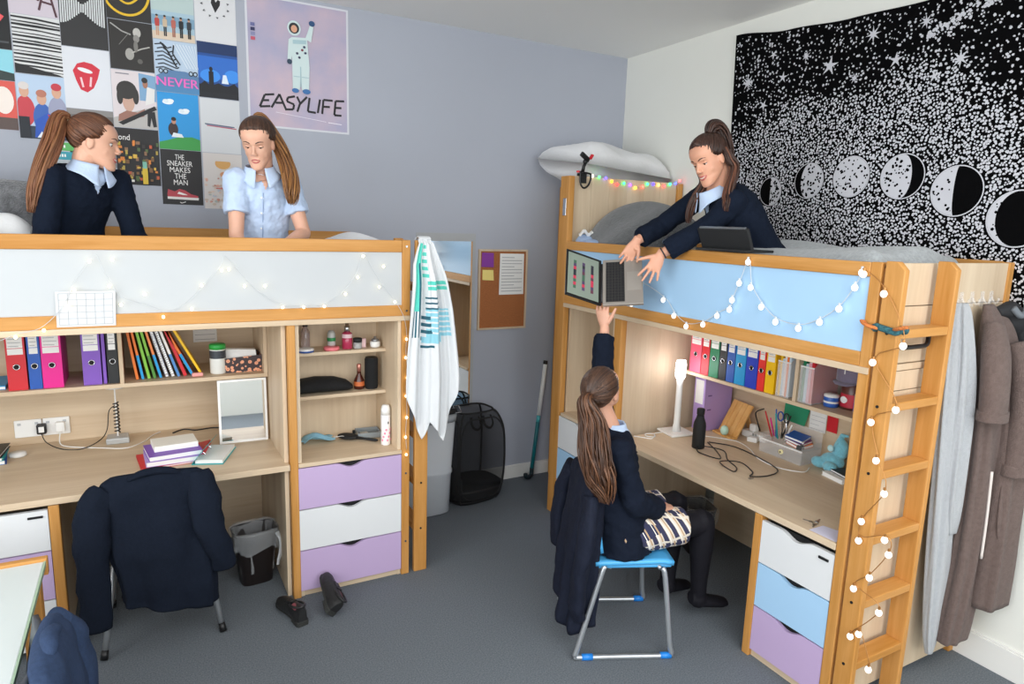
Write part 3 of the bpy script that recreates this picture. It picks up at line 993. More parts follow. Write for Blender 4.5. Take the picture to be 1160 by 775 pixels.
tag(MB(mat('silver_foil', '#AEB5BC', .3, .8)).box(1.045, 1.09, 3.61, 3.66, Z3 + .005, Z3 + .022).build('blister_pack', bevel=.003, loc=(1.07, 3.63, Z3 + .005)), 'silver packet lying in the clear tray', 'packet')
tag(MB(BLKCARD).box(1.02, 1.09, 3.702, 3.716, Z3, Z3 + .02).build('comb', bevel=.003, loc=(1.05, 3.71, Z3)), 'small black comb at the back of the cabinet worktop', 'comb')
PNKF = mat('floral_pink', '#E88FA8', .5)
t = bottle('spray_can', 'white deodorant spray can with pink flowers, cabinet worktop', 'spray can', (1.135, 3.455, Z3), [(.024, 0), (.026, .004), (.026, .17), (.02, .185)], mat('can_white', '#F1EFF0', .25), [(.0255, .172), (.0255, .205), (.019, .225), (.0, .228)], PLASTW)
for k in range(9):
    a = -2.6 + .28 * k
    z = .03 + .02 * ((k * 5) % 4)
    MB(PNKF).ell((.0262 * math.cos(a), .0262 * math.sin(a), z), (.006, .003, .007), Matrix.Rotation(a + PI / 2, 4, 'Z'), 8, 6).build('flower_print', t)
MB(DARK).ell((.0262 * math.cos(-1.3), .0262 * math.sin(-1.3), .13), (.004, .001, .008), Matrix.Rotation(-1.3 + PI / 2, 4, 'Z'), 8, 6).build('print_mark', t)
# ------------------------------------------------------------------ posters on the back wall
INK = {}


def ink(h):
    if h not in INK:
        INK[h] = mat('print_' + h.strip('#').lower(), h, .6)
    return INK[h]


class Poster:
    """flat print: shapes given in poster coordinates u, v in 0..1 (v up), stacked in thin layers"""

    def __init__(s, x0, x1, z0, z1, base, skew=0, tilt=0):
        s.x0, s.x1, s.z0, s.z1 = x0, x1, z0, z1
        s.k = 0
        s.b = MB(ink(base))
        s.yw = YB - .0012
        P = [(x0, s.yw, z0), (x1, s.yw, z0), (x1, s.yw, z1), (x0, s.yw, z1)]
        s.b.prism([(x, y, z) for x, y, z in P], (0, .0012, 0))

    def p(s, u, v):
        u, v = min(max(u, 0), 1), min(max(v, 0), 1)
        return (s.x0 + (s.x1 - s.x0) * u, s.yw - .0002 * s.k, s.z0 + (s.z1 - s.z0) * v)

    def poly(s, c, pts):
        s.k += 1
        s.b.use(ink(c)).add([s.p(*q) for q in pts], [tuple(range(len(pts)))])
        return s

    def rect(s, c, u0, u1, v0, v1): return s.poly(c, [(u0, v0), (u1, v0), (u1, v1), (u0, v1)])

    def ell(s, c, u, v, ru, rv, n=22, a=0):
        pts = []
        for i in range(n):
            t = 2 * PI * i / n
            x, y = ru * math.cos(t), rv * math.sin(t)
            pts.append((u + x * math.cos(a) - y * math.sin(a), v + x * math.sin(a) + y * math.cos(a)))
        return s.poly(c, pts)

    def line(s, c, pts, w):
        s.k += 1
        asp = (s.x1 - s.x0) / (s.z1 - s.z0)
        s.b.use(ink(c))
        for (a, b), (c2, d) in zip(pts[:-1], pts[1:]):
            dx, dy = (c2 - a) * asp, d - b
            L = math.hypot(dx, dy) or 1
            nx, ny = -dy / L * w / 2 / asp, dx / L * w / 2
            s.b.add([s.p(*q) for q in ((a + nx, b + ny), (a - nx, b - ny), (c2 - nx, d - ny), (c2 + nx, d + ny))], [(0, 1, 2, 3)])
        return s

    def txt(s, c, string, u, v, w, h, slant=0):
        s.k += 1
        vs, fs = text_geo(string)
        s.b.use(ink(c)).add([s.p(u + x * w + y * slant, v + y * h) for x, y in vs], fs)
        return s

    def person(s, u, v, h, top, legs, skin='#C99A7C', hair='#2B2320'):
        w = h * .28
        s.rect(legs, u - w * .35, u - w * .05, v, v + h * .48).rect(legs, u + w * .05, u + w * .35, v, v + h * .48)
        s.poly(top, [(u - w * .5, v + h * .45), (u + w * .5, v + h * .45), (u + w * .55, v + h * .8), (u, v + h * .86), (u - w * .55, v + h * .8)])
        s.ell(skin, u, v + h * .92, w * .3, h * .09).ell(hair, u, v + h * .97, w * .3, h * .05)
        return s

    def done(s, label, group='prints pinned on the blue-grey wall'):
        o = s.b.build('poster', loc=((s.x0 + s.x1) / 2, YB, (s.z0 + s.z1) / 2))
        return tag(o, label, 'poster', group)


C0, C1, C2, C3, C4, C5 = -.51, -.3, -.088, .122, .334, .55
rp = random.Random(11)
# column at the left edge of the picture
Poster(-.72, C0 - .002, 2.75, 3.05, '#17181A').poly('#E0545A', [(.0, .55), (.7, .62), (.9, .52), (.8, .42), (0, .4)]).rect('#4A4C50', .0, .95, .1, .13).done('black print with a coral shape at the left picture edge')
p = Poster(-.72, C0 - .002, 2.6, 2.748, '#8FD0DE').poly('#2E3B3A', [(0, 0), (1, 0), (1, .25), (.6, .35), (.3, .2), (0, .3)])
p.done('turquoise seascape print at the left picture edge')
Poster(-.72, C0 - .004, 2.36, 2.598, '#D9584E').rect('#5A4A46', 0, 1, 0, .25).ell('#F0E3DA', .75, .6, .2, .28).rect('#C43C3C', .0, .45, .3, .95).done('coral red print with a white round figure at the left picture edge')
# second column
p = Poster(C0, C1 - .002, 2.93, 3.22, '#CFC4CE')
for a in (((.2, .75), (.25, .35)), ((.3, .7), (.3, .35)), ((.38, .6), (.5, .3)), ((.42, .3), (.58, .4)), ((.55, .55), (.6, .25)), ((.6, .1), (.78, .6)), ((.78, .6), (.95, .02)), ((.66, .25), (.9, .22))):
    p.line('#54333C', [*a], .035)
p.done('pale lilac print with dark brushed strokes, second column of the top row')
p = Poster(C0 + .004, C1 - .002, 2.645, 2.928, '#D8D8D8')
for k in range(15):
    v = .05 + .062 * k
    d = -.01 * (k % 3)
    h = .012 + .022 * ((k * 7) % 5) / 4
    p.poly('#1D1D1F', [(0, v + .02), (.3 + .1 * (k % 4), v + .01), (1, v + d), (1, v + d + h), (.5, v + h + .015), (0, v + h + .02)])
p.poly('#1D1D1F', [(0, 0), (1, 0), (.9, .03), (.05, .16), (0, .17)])
p.done('black and white print of torn horizontal bands')
p = Poster(C0, C1 - .002, 2.325, 2.642, '#B7CBE2')
p.rect('#2D3A4A', 0, 1, 0, .2)
for u, v, c1, c2 in ((.15, .28, '#C7424C', '#D8D0CC'), (.5, .18, '#3B63B0', '#B87662'), (.82, .3, '#9C9FB8', '#C23A46')):
    p.ell(c1, u, v + .15, .2, .24).ell('#D4A48A', u, v + .46, .1, .1).ell(c2, u, v + .54, .11, .06)
p.poly('#2A56B5', [(.3, .02), (.95, .05), (.9, .36), (.6, .42), (.35, .3)]).poly('#C43A44', [(.65, .3), (.9, .28), (.85, .36), (.6, .4)]).rect('#1D222B', .0, .22, 0, .34).poly('#E5E8EE', [(.35, .02), (.6, .03), (.45, .12)])
p.done('photo print of three young people in caps on pale blue')
p = Poster(C0 + .085, C1 + .03, 2.035, 2.318, '#D9DEE2')
for k, c in enumerate(('#D9636D', '#3F86C4', '#D45C6C', '#B9BEC3', '#3E9FB0', '#62B565')):
    v = .02 + .165 * k
    p.rect(c, 0, 1, v, v + .145).ell('#F2F2F0' if k != 3 else '#3A3330', .12, v + .072, .06, .05)
    for i in range(6): p.rect('#F2F2F0' if k != 3 else '#55585C', .26 + .075 * i, .31 + .075 * i, v + .05, v + .1)
p.done('print of six coloured list bars behind the ponytail')
# third column
p = Poster(C1, C2 - .001, 2.806, 3.1, '#2E2D2E')
for k in range(20):
    u = .03 + .0475 * k
    amp = .06 + .22 * abs(math.cos(PI * (k + .5) / 20)) ** 1.2
    p.line('#D9DBDC', [(u, .66 - amp), (u + .012, .66 + amp)], .022)
p.done('dark print with a white band of upright strokes')
p = Poster(C1 - .002, C2 - .002, 2.497, 2.803, '#DCDEE4')
# plain red rounded emblem
p.poly('#D02E40', [(.2, .62), (.3, .74), (.45, .78), (.62, .76), (.78, .68), (.72, .52), (.62, .36), (.48, .28), (.34, .32), (.26, .46)])
p.ell('#E9E9EC', .46, .64, .16, .035, a=-.15).line('#F0C9CE', [(.4, .36), (.36, .52)], .03).line('#F0C9CE', [(.55, .38), (.58, .54)], .03)
p.done('white print with one red rounded emblem')
Poster(C1, C2 - .002, 2.2, 2.495, '#8A8684').rect('#6A6664', 0, 1, .5, .9).ell('#B9A89A', .5, .4, .3, .2).done('grey print half hidden behind the first girl\'s head')
# fourth column
p = Poster(C2, C3 - .002, 2.975, 3.24, '#2A2827')
ring = [(.45 + .52 * math.cos(a), .55 + .45 * math.sin(a)) for a in [2 * PI * i / 40 for i in range(41)]]
p.line('#E8BC2A', ring, .045)
p.line('#E8BC2A', [(.22 + .5 * i / 10, .45 - .13 * math.sin(PI * i / 10)) for i in range(11)], .04)
p.done('black print with a yellow hand-drawn ring')
p = Poster(C2 + .002, C3 - .001, 2.722, 2.972, '#2B2826')
p.line('#A8A6A2', [(.05, .92), (.3, .78), (.5, .73)], .025).line('#7A7874', [(.45, .75), (.22, .5)], .012)
p.ell('#BDBAB4', .64, .78, .09, .1).ell('#8C8984', .62, .66, .07, .08).ell('#A5A29C', .45, .33, .1, .12).line('#B5B2AC', [(.5, .36), (.72, .46), (.92, .52)], .025).ell('#5F5C58', .68, .2, .06, .05).ell('#7A7772', .6, .5, .05, .12)
p.done('black print with a pale guitarist figure')
p = Poster(C2, C3, 2.42, 2.718, '#DCD2D4')
p.poly('#B8B4B0', [(0, 0), (1, 0), (1, .42), (.5, .3), (0, .16)]).poly('#7FA6C8', [(.62, .5), (1, .5), (1, .95), (.62, .98)])
p.ell('#C9A391', .36, .48, .14, .2).ell('#33302F', .33, .66, .23, .16).ell('#33302F', .17, .54, .07, .14).ell('#33302F', .53, .56, .07, .14).poly('#9A6E60', [(.12, .22), (.3, .3), (.55, .28), (.72, .36), (.7, .22), (.1, .1)])
p.poly('#1E1E20', [(.1, .08), (.95, .42), (1, .36), (.2, .04)]).poly('#222426', [(.78, .3), (.95, .32), (.98, .05), (.9, .04), (.86, .2), (.82, .04), (.76, .06)])
p.poly('#E3E0DD', [(.74, .42), (.95, .48), (.98, .72), (.8, .75)]).ell('#A9765E', .76, .8, .06, .08).ell('#26211F', .75, .86, .07, .05).rect('#8B8890', .1, .4, .93, .95)
p.done('photo print of a dark-haired person beside a figure in white top')
p = Poster(C2, C3, 2.115, 2.417, '#232122')
p.txt('#F1EFEC', 'ond', .2, .84, .26, .1)
for k in range(70):
    u, v = rp.uniform(.02, .95), rp.uniform(.06, .72)
    c = rp.choice(('#D9823A', '#B9A04A', '#7D5A3A', '#C05A3A', '#D9B24A', '#55683E', '#3A3432', '#8E6A50'))
    p.rect(c, u, u + rp.uniform(.04, .1), v, v + rp.uniform(.03, .08))
p.rect('#D8B83A', .58, .7, .02, .32).rect('#7BB7A4', .59, .69, .3, .42).rect('#E9E5DE', .04, .38, .05, .09)
p.done('dark print of a crowded orange scene lettered at the top')
# fifth column
p = Poster(C3, C4 - .002, 2.905, 3.2, '#A9C4D2')
p.rect('#B9CBC9', 0, 1, .5, 1).rect('#7FA3BC', 0, 1, .25, .42).rect('#D9C7B2', 0, 1, 0, .14)
for i, (u, t_, l) in enumerate(((.12, '#B8443E', '#C99A7C'), (.3, '#C9B49A', '#2A2B30'), (.5, '#B8665A', '#A9705E'), (.68, '#1E2024', '#1E2024'), (.87, '#33363C', '#22242A'))):
    p.person(u, .06, .36, t_, l)
p.done('photo print of five people standing on a beach')
p = Poster(C3 + .002, C4 + .008, 2.63, 2.902, '#B9CBDE')
for k in range(9):
    p.line('#DDE6EE', [(.45 + .07 * k, .95), (.75 + .07 * k, .5)], .014)
for k in range(7):
    v = .9 - .075 * k
    p.line('#1F242C', [(.02 + .05 * (k % 2), v), (.2, v + .03), (.3 + .04 * k, v - .05), (.4 + .03 * k, v - .02)], .022)
p.line('#1F242C', [(.15, .95), (.3, .8), (.5, .5)], .03).line('#1F242C', [(.45, .92), (.42, .75), (.58, .55)], .025)
p.poly('#5B7FA8', [(.02, .12), (1, .12), (1, .35), (.7, .43), (.3, .43), (.02, .3)]).rect('#4E86B4', 0, 1, 0, .14)
for u in (.13, .24, .82, .92): p.ell('#20262E', u, .4, .055, .05).ell('#AFC3D6', u, .4, .032, .03)
p.txt('#E86BC0', 'NEVER', .5, .2, .96, .17).txt('#E86BC0', 'NEVER', .51, .2, .96, .17)
p.done('blue print with pink NEVER lettering under black scribbles')
p = Poster(C3 + .004, C4, 2.322, 2.628, '#2C96D8')
p.poly('#3E9A4A', [(0, 0), (1, 0), (1, .2), (.8, .24), (.45, .22), (.2, .16), (0, .12)])
for u, v in ((.25, .83), (.62, .68)):
    p.ell('#EEF3F6', u, v, .13, .04).ell('#EEF3F6', u + .06, v + .025, .09, .035).ell('#DDE8EE', u - .05, v + .015, .07, .035)
p.ell('#3A2A2C', .35, .36, .12, .12).ell('#C08A70', .37, .5, .055, .05).ell('#231F20', .37, .54, .06, .035).poly('#E3E8EC', [(.3, .22), (.6, .22), (.55, .28), (.35, .3)])
p.done('bright blue print of a seated figure on green grass')
p = Poster(C3 + .004, C4 + .002, 2.016, 2.32, '#262425')
for k, (s_, w_) in enumerate((('THE', .22), ('SNEAKER', .62), ('MAKES', .5), ('THE', .28), ('MAN', .34))):
    p.txt('#EFEDEA', s_, .46, .87 - .115 * k, w_, .095)
p.poly('#B8454F', [(.12, .14), (.86, .12), (.88, .17), (.7, .2), (.55, .27), (.42, .29), (.3, .24), (.14, .28), (.12, .2)]).poly('#E6E2DE', [(.12, .1), (.88, .09), (.89, .135), (.12, .145)])
p.poly('#EFEAE6', [(.4, .24), (.56, .2), (.62, .18), (.5, .18), (.36, .2)]).line('#EFEDEA', [(.42, .045), (.46, .03), (.56, .055)], .012)
p.done('black print reading THE SNEAKER MAKES THE MAN over a red shoe')
# sixth column
p = Poster(C4 + .002, C5, 2.925, 3.2, '#DADADC')
p.poly('#1D1D1F', [(.5, .58), (.4, .76), (.42, .84), (.49, .84), (.52, .78), (.57, .84), (.63, .82), (.62, .74)])
for k in range(11):
    a = 2 * PI * k / 11 + .2
    p.line('#55565A', [(.5 + .3 * math.cos(a), .72 + .22 * math.sin(a)), (.5 + .35 * math.cos(a + .1), .72 + .25 * math.sin(a + .1))], .018)
    p.line('#55565A', [(.5 + .3 * math.cos(a + .15), .72 + .22 * math.sin(a + .15)), (.5 + .35 * math.cos(a + .05), .72 + .25 * math.sin(a + .05))], .014)
p.done('white print with a black heart inside a ring of script')
p = Poster(C4 + .006, C5, 2.624, 2.923, '#1F4E96')
p.rect('#2C6BC4', 0, 1, .35, .75).ell('#3C8FE8', .3, .4, .25, .12).ell('#3C8FE8', .85, .42, .2, .12).rect('#16315F', 0, 1, .8, 1)
p.rect('#1B1D24', 0, 1, 0, .24).rect('#161820', .26, .38, .2, .48).ell('#161820', .32, .52, .045, .045).poly('#DCE8F4', [(.58, .28), (.76, .28), (.7, .44), (.62, .44)])
p.poly('#15171E', [(0, .2), (.15, .3), (.3, .22), (.5, .28), (.7, .22), (.9, .3), (1, .22), (1, .1), (0, .1)])
p.done('blue concert print with a dark standing silhouette')
p = Poster(C4 + .008, C5 + .002, 2.32, 2.62, '#D2D4D7')
p.line('#5A6478', [(.1, .53), (.85, .5)], .02).line('#B8606C', [(.15, .5), (.9, .47)], .02).line('#7A86A0', [(.12, .515), (.8, .49)], .012)
p.done('pale grey print with a thin red and blue stripe')
p = Poster(C4 + .01, C5 + .004, 2.0, 2.317, '#D6CFCB')
p.ell('#D8A562', .5, .82, .2, .1).poly('#D6CFCB', [(.25, .86), (.75, .86), (.75, .95), (.25, .95)])
for k in range(60):
    u, v = rp.uniform(.03, .9), rp.uniform(.02, .55)
    p.ell(rp.choice(('#B9C3CF', '#D9A898', '#C9B8A8', '#A9B4B0', '#DDC4B4', '#C08878')), u, v, rp.uniform(.02, .06), rp.uniform(.01, .03), 8)
p.ell('#D89A72', .5, .62, .09, .05).rect('#C86A6A', .3, .62, .36, .38)
p.done('pale sketch print with an orange bowl, partly behind the second girl')

# large astronaut poster in a thin white frame
x0, x1, z0, z1 = .6, 1.197, 2.49, 3.225
M_HAZE = bpy.data.materials.new('lilac_watercolour')
M_HAZE.use_nodes = True
_n = M_HAZE.node_tree
_no = _n.nodes.new('ShaderNodeTexNoise')
_no.inputs['Scale'].default_value = 4
_no.inputs['Detail'].default_value = 6
_tc = _n.nodes.new('ShaderNodeTexCoord')
_n.links.new(_tc.outputs['Object'], _no.inputs['Vector'])
_r = _n.nodes.new('ShaderNodeValToRGB')
_r.color_ramp.elements[0].position = .35
_r.color_ramp.elements[0].color = lin('#A9A6C0')
_r.color_ramp.elements[1].position = .68
_r.color_ramp.elements[1].color = lin('#C9B3BF')
_n.links.new(_no.outputs['Fac'], _r.inputs['Fac'])
_n.links.new(_r.outputs['Color'], _n.nodes['Principled BSDF'].inputs['Base Color'])
INK['#haze'] = M_HAZE
p = Poster(x0, x1, z0, z1, '#D5D6DC')
p.rect('#haze', .02, .98, .015, .985)
# hand-drawn lettering, all strokes
L = '#1C1B20'
for st in (((.16, .27), (.11, .175), (.21, .185)), ((.135, .225), (.2, .23)), ((.16, .27), (.25, .28)), ((.22, .175), (.3, .285), (.36, .17)), ((.26, .215), (.34, .22)),
           ((.45, .28), (.38, .265), (.37, .235), (.44, .215), (.43, .175), (.35, .17)), ((.47, .28), (.5, .23), (.47, .16)), ((.57, .285), (.5, .225)),
           ((.595, .28), (.575, .17), (.655, .165)), ((.7, .275), (.675, .165)), ((.735, .275), (.72, .16)), ((.735, .275), (.83, .275)), ((.73, .22), (.8, .222)),
           ((.86, .275), (.845, .16), (.92, .16)), ((.86, .275), (.95, .28)), ((.853, .22), (.92, .222))):
    p.line(L, [(u, v - .02 + .01 * u) for u, v in st], .017)
p.line('#E4DFE6', [(.26, .125), (.76, .085)], .004).line('#EFEAF0', [(.78, .082), (.92, .075)], .006)
for k, c in enumerate(('#6A6C9A', '#34345A', '#8A8AB0', '#C4586A')): p.rect(c, .045, .085, .76 - .035 * k, .785 - .035 * k)
# astronaut figure
SU, SH = '#CFE0DF', '#A9C6CC'
p.poly(SU, [(.43, .72), (.58, .73), (.6, .5), (.59, .32), (.52, .32), (.51, .47), (.5, .32), (.43, .32), (.43, .5)])
p.poly(SU, [(.43, .72), (.4, .7), (.385, .55), (.42, .54), (.44, .62)]).ell('#2F4358', .405, .53, .025, .02)
p.poly(SU, [(.56, .72), (.62, .7), (.645, .82), (.61, .83), (.585, .77)]).ell('#2B4F7A', .63, .845, .03, .022)
p.ell(SU, .455, .79, .065, .058).ell('#26282E', .455, .79, .05, .042).ell('#D9A284', .455, .785, .03, .028)
p.ell('#3C6FA8', .455, .31, .035, .018).ell('#3C6FA8', .565, .31, .04, .02)
p.poly(SH, [(.44, .7), (.57, .71), (.57, .68), (.44, .67)]).line(SH, [(.51, .5), (.51, .34)], .008).line(SH, [(.44, .42), (.5, .42)], .006).line(SH, [(.52, .42), (.59, .42)], .006)
for u, v, c in ((.48, .6, '#40405A'), (.53, .63, '#803A48'), (.56, .61, '#303A5A'), (.5, .57, '#40405A'), (.55, .655, '#303A5A')): p.ell(c, u, v, .013, .01, 8)
p.done('large lilac poster of a waving astronaut above black hand lettering', 'prints pinned on the blue-grey wall')

# reading lamp on the wall at the left edge
t = thing('wall_lamp', 'white reading lamp fixed to the wall at the left picture edge', 'lamp', (-.735, YB, 2.25))
MB(PLASTW).box(-.02, .02, -.03, -.012, -.3, -.05).box(-.02, .02, -.03, 0, -.1, -.06).build('arm', t, bevel=.006)
hd = MB(PLASTW).lathe([(.0, -.055), (.055, -.055), (.075, -.035), (.078, 0), (.06, .01), (0, .012)], (-.01, -.05, .03), 28, Matrix.Rotation(PI / 2, 4, 'X'))
hd.build('lamp_head', t, smooth=True)
MB(DARK).lathe([(0, 0), (.012, 0), (.012, .004), (0, .004)], (.0, -.063, -.03), 12, Matrix.Rotation(PI / 2, 4, 'X')).build('switch', t)
MB(BLACK).tube(crom([(.0, -.05, .1), (.01, -.04, .15), (-.03, -.03, .2), (-.09, -.02, .2)], 6), .006, 6).build('cord', t, smooth=True)

# corkboard
t = thing('corkboard', 'small corkboard with pale wooden frame on the back wall', 'noticeboard', (2.325, YB, 1.487))
MB(mat('cork', '#A8683C', .9, noise=(160, .3), bump=(200, .4))).box(-.19, .19, -.012, 0, -.28, .28).build('cork_panel', t)
f = MB(OAK['z'])
for a in ((-.202, -.188, -.294, .294), (.188, .202, -.294, .294), (-.188, .188, .28, .294), (-.188, .188, -.294, -.28)):
    MB(OAK['z']).box(a[0], a[1], -.018, 0, a[2], a[3]).build('frame_strip', t)
yc = YB - .0135
sheet('sticky_note', 'purple sticky note at the top of the corkboard', 'note', ((2.145, yc, 1.655), (2.245, yc, 1.652), (2.243, yc, 1.755), (2.148, yc, 1.757)), mat('note_purple', '#8A3FA0', .8))
sheet('sticky_note', 'yellow sticky note below the purple one on the corkboard', 'note', ((2.155, yc, 1.56), (2.243, yc - .01, 1.556), (2.243, yc, 1.632), (2.155, yc, 1.634)), mat('note_yellow', '#F3DE86', .8))
sheet('notice', 'white printed sheet pinned on the corkboard', 'paper', ((2.29, yc - .006, 1.45), (2.498, yc - .004, 1.452), (2.496, yc, 1.75), (2.296, yc, 1.752)), lines=12)

# wall mirror
t = thing('wall_mirror', 'tall narrow wall mirror behind the hanging beach towel', 'mirror', (1.86, YB, 1.25))
MB(MIRROR).box(-.195, .215, -.008, -.004, -.62, .585).build('glass', t)
MB(mat('grey_frame', '#A9ABAD', .5)).box(-.21, .24, -.004, 0, -.632, .64).build('backing', t)
# ------------------------------------------------------------------ right bunk: shelf and desk
G = 'lever arch files on the right shelf'
for y0, y1, m, wd, lb_ in ((2.99, 2.9, PINKCARD, 'pink', 'coral pink lever arch file, first in the row on the right shelf'),
                           (2.895, 2.835, RED, 'red', 'slim red lever arch file next to the pink and green ones'),
                           (2.83, 2.758, GRNCARD, 'green', 'dark green lever arch file on the right shelf'),
                           (2.753, 2.7, BLKCARD, 'black', 'slim black lever arch file between green and blue files'),
                           (2.695, 2.638, ROYAL, 'blue', 'slim royal blue file right beside the black one'),
                           (2.633, 2.56, CYANCARD, 'sky blue', 'sky blue lever arch file on the right shelf'),
                           (2.555, 2.477, mat('cobalt_card', '#1F3FC0', .45), 'cobalt', 'wide cobalt blue file between sky blue and red ones'),
                           (2.472, 2.425, mat('scarlet_card', '#E8322C', .45), 'red', 'narrow scarlet file squeezed beside the yellow one'),
                           (2.42, 2.36, YELCARD, 'yellow', 'yellow lever arch file beside the clear magazine holder')):
    binder((2.912, (y0 + y1) / 2, ZS), -PI / 2, y0 - y1, m, wd, lb_, G)


def mag_holder(label, y, cards, grp):
    t = thing('magazine_holder', label, 'magazine holder', (2.91, y, ZS), -PI / 2, grp)
    m = mat('frosted_holder', '#FFFFFF', .3, alpha=.24)
    w, d, h = .08, .24, .19
    P = [(-w / 2, 0, 0), (w / 2, 0, 0), (w / 2, d, 0), (-w / 2, d, 0)]
    MB(m).prism(P, (0, 0, .003)).build('base', t)
    MB(m).box(-w / 2, w / 2, 0, .002, .003, h).build('front', t)
    for s_ in (-1, 1):
        x = s_ * w / 2
        MB(m).prism([(x, .002, .003), (x, d, .003), (x, d, h + .08), (x, .1, h + .08), (x, .002, h)], (-s_ * .002, 0, 0)).build('side', t)
    MB(PLASTW).box(-w / 2, w / 2, -.001, .001, h - .005, h + .002).build('rim', t)
    return t


# folders inside the holders are things of their own
def holder_cards(y, cards, words, grp):
    w, n = .08, len(cards)
    for k, ((c, hh), wd) in enumerate(zip(cards, words)):
        yy = y + w / 2 - .006 - (w - .012) * (k + .5) / n
        hw = (w - .016) / n / 2
        o = MB(c).box(2.92, 3.12, yy - hw, yy + hw, ZS + .005, ZS + hh).use(PAPER).box(2.9205, 3.118, yy - hw + .0008, yy + hw - .0008, ZS + .006, ZS + hh + .003).build('folder', loc=(2.92, yy, ZS + .005))
        tag(o, wd, 'folder', grp)


def mag(label, y):
    return mag_holder(label, y, (), 'clear magazine holders')


mag('clear magazine holder of pale folders left of the shelf divider', 2.304)
mag('clear magazine holder with a pink folder right of the shelf divider', 2.165)
PB = mat('powder_blue_card', '#BFD3E2', .5)
holder_cards(2.304, ((YELCARD, .27), (PB, .2), (mat('white_card', '#E8E6EA', .5), .235), (ORGCARD, .262), (PB, .215)),
             ('yellow folder sticking out of the first clear holder', 'powder blue folder behind the yellow one in the first holder', 'white folder in the middle of the first clear holder',
              'orange folder sticking out of the first clear holder', 'powder blue folder at the divider end of the first holder'), 'folders in the magazine holders')
holder_cards(2.165, ((GRNCARD, .265), (PB, .2), (mat('dusty_pink_card', '#E3A7B5', .5), .21), (RED, .26)),
             ('green folder sticking out of the second clear holder', 'powder blue folder in the second clear holder', 'dusty pink folder in the second clear holder', 'dark red folder sticking out of the second clear holder'), 'folders in the magazine holders')

t = thing('tin', 'blue and white ring-patterned tin on the right shelf', 'tin', (3.0, 2.077, ZS))
MB(mat('tin_blue', '#2F62B8', .4)).lathe([(.034, 0), (.036, .004), (.036, .05), (.034, .054)], n=24).build('body', t, smooth=True)
MB(PLASTW).lathe([(.0364, .02), (.0364, .03)], n=24, cap=False).build('white_band', t, smooth=True)
MB(PLASTW).lathe([(.037, .05), (.037, .06), (.02, .066), (0, .067)], n=24).build('lid', t, smooth=True)
t = thing('jar', 'round red-labelled brown jar under the grey-purple hat', 'jar', (3.06, 2.005, ZS))
MB(mat('cocoa_brown', '#5B3027', .35)).lathe([(.05, 0), (.054, .005), (.054, .105), (.046, .118), (.046, .135)], n=28).build('body', t, smooth=True)
MB(mat('label_crimson', '#C02A3E', .5)).lathe([(.0546, .012), (.0546, .078)], n=28, cap=False).build('label', t, smooth=True)
MB(PAPER).ell((-.053, 0.01, .048), (.004, .02, .018), n=12, m=8).build('label_patch', t, smooth=True)
HAT = mat('hat_mauve', '#7C7388', .9, bump=(150, .4), sheen=.3)
t = thing('cap', 'mauve-grey cap resting on the brown jar', 'cap', (3.06, 2.005, ZS + .137))
MB(HAT).lathe([(.079, .0), (.083, .004), (.084, .05), (.08, .105), (.06, .135), (.03, .142), (0, .144)], n=32).build('crown', t, smooth=True)
MB(HAT).loft([((-.06, 0, .003), (0, .07, 0), (0, 0, .004)), ((-.085, 0, 0), (0, .06, 0), (0, 0, .004)), ((-.105, 0, -.008), (0, .035, 0), (0, 0, .003))], 16).build('brim', t, smooth=True)
b = MB(PAPER)
b.box(-.0855, -.0845, -.0025, .0025, .045, .1).box(-.0855, -.0845, -.018, .018, .08, .085)
b.build('emblem', t)
t = thing('bottle', 'small clear bottle with blue label at the shelf end beside the post', 'bottle', (2.975, 1.905, ZS))
MB(mat('pale_bottle', '#E4E7E4', .2, trans=.4)).lathe([(.026, 0), (.03, .004), (.03, .1), (.014, .13), (.014, .15)], n=20).build('body', t, smooth=True)
MB(ROYAL).lathe([(.0304, .02), (.0304, .06)], n=20, cap=False).build('label', t, smooth=True)
MB(PLASTW).lathe([(.016, .148), (.016, .175), (0, .177)], n=16).build('cap', t, smooth=True)
t = thing('tub', 'green tub behind the cap at the shelf end', 'tub', (3.17, 1.88, ZS))
MB(mat('cap_green', '#2C8A4E', .4)).lathe([(.04, 0), (.045, .004), (.045, .24), (.04, .25), (0, .25)], n=20).build('body', t, smooth=True)
MB(mat('lid_green2', '#53B548', .4)).lathe([(.047, .245), (.047, .28), (0, .283)], n=20).build('lid', t, smooth=True)

# ---- desk
ZT = .7355
t = thing('desk_lamp', 'white column lamp glowing at the top, right desk', 'lamp', (2.82, 2.965, ZT), -.15)
MB(PLASTW).box(-.085, .085, -.085, .085, 0, .014).build('base', t, bevel=.006)
MB(PLASTW).loft([((0, 0, .014), (.03, 0, 0), (0, .026, 0)), ((0, 0, .06), (.02, 0, 0), (0, .018, 0)), ((0, 0, .3), (.019, 0, 0), (0, .017, 0)), ((0, 0, .345), (.023, 0, 0), (0, .02, 0))], 20).build('column', t, smooth=True)
MB(mat('lamp_glow', '#FFFFFF', .4, emit=('#F4F7FF', 9))).loft([((0, 0, .345), (.026, 0, 0), (0, .022, 0)), ((0, 0, .36), (.032, 0, 0), (0, .026, 0)), ((0, 0, .43), (.034, 0, 0), (0, .027, 0)), ((0, 0, .455), (.028, 0, 0), (0, .022, 0))], 20).build('light_head', t, smooth=True)
l = bpy.data.lights.new('desk_lamp_bulb', 'POINT')
l.energy = .75
l.shadow_soft_size = .04
l.color = (.95, .97, 1)
o = bpy.data.objects.new('desk_lamp_bulb', l)
o.location = (2.74, 2.9, ZT + .42)
COL.objects.link(o)
t = thing('box_file', 'lilac box file standing under the right shelf', 'box file', (2.99, 2.965, ZT), 0)
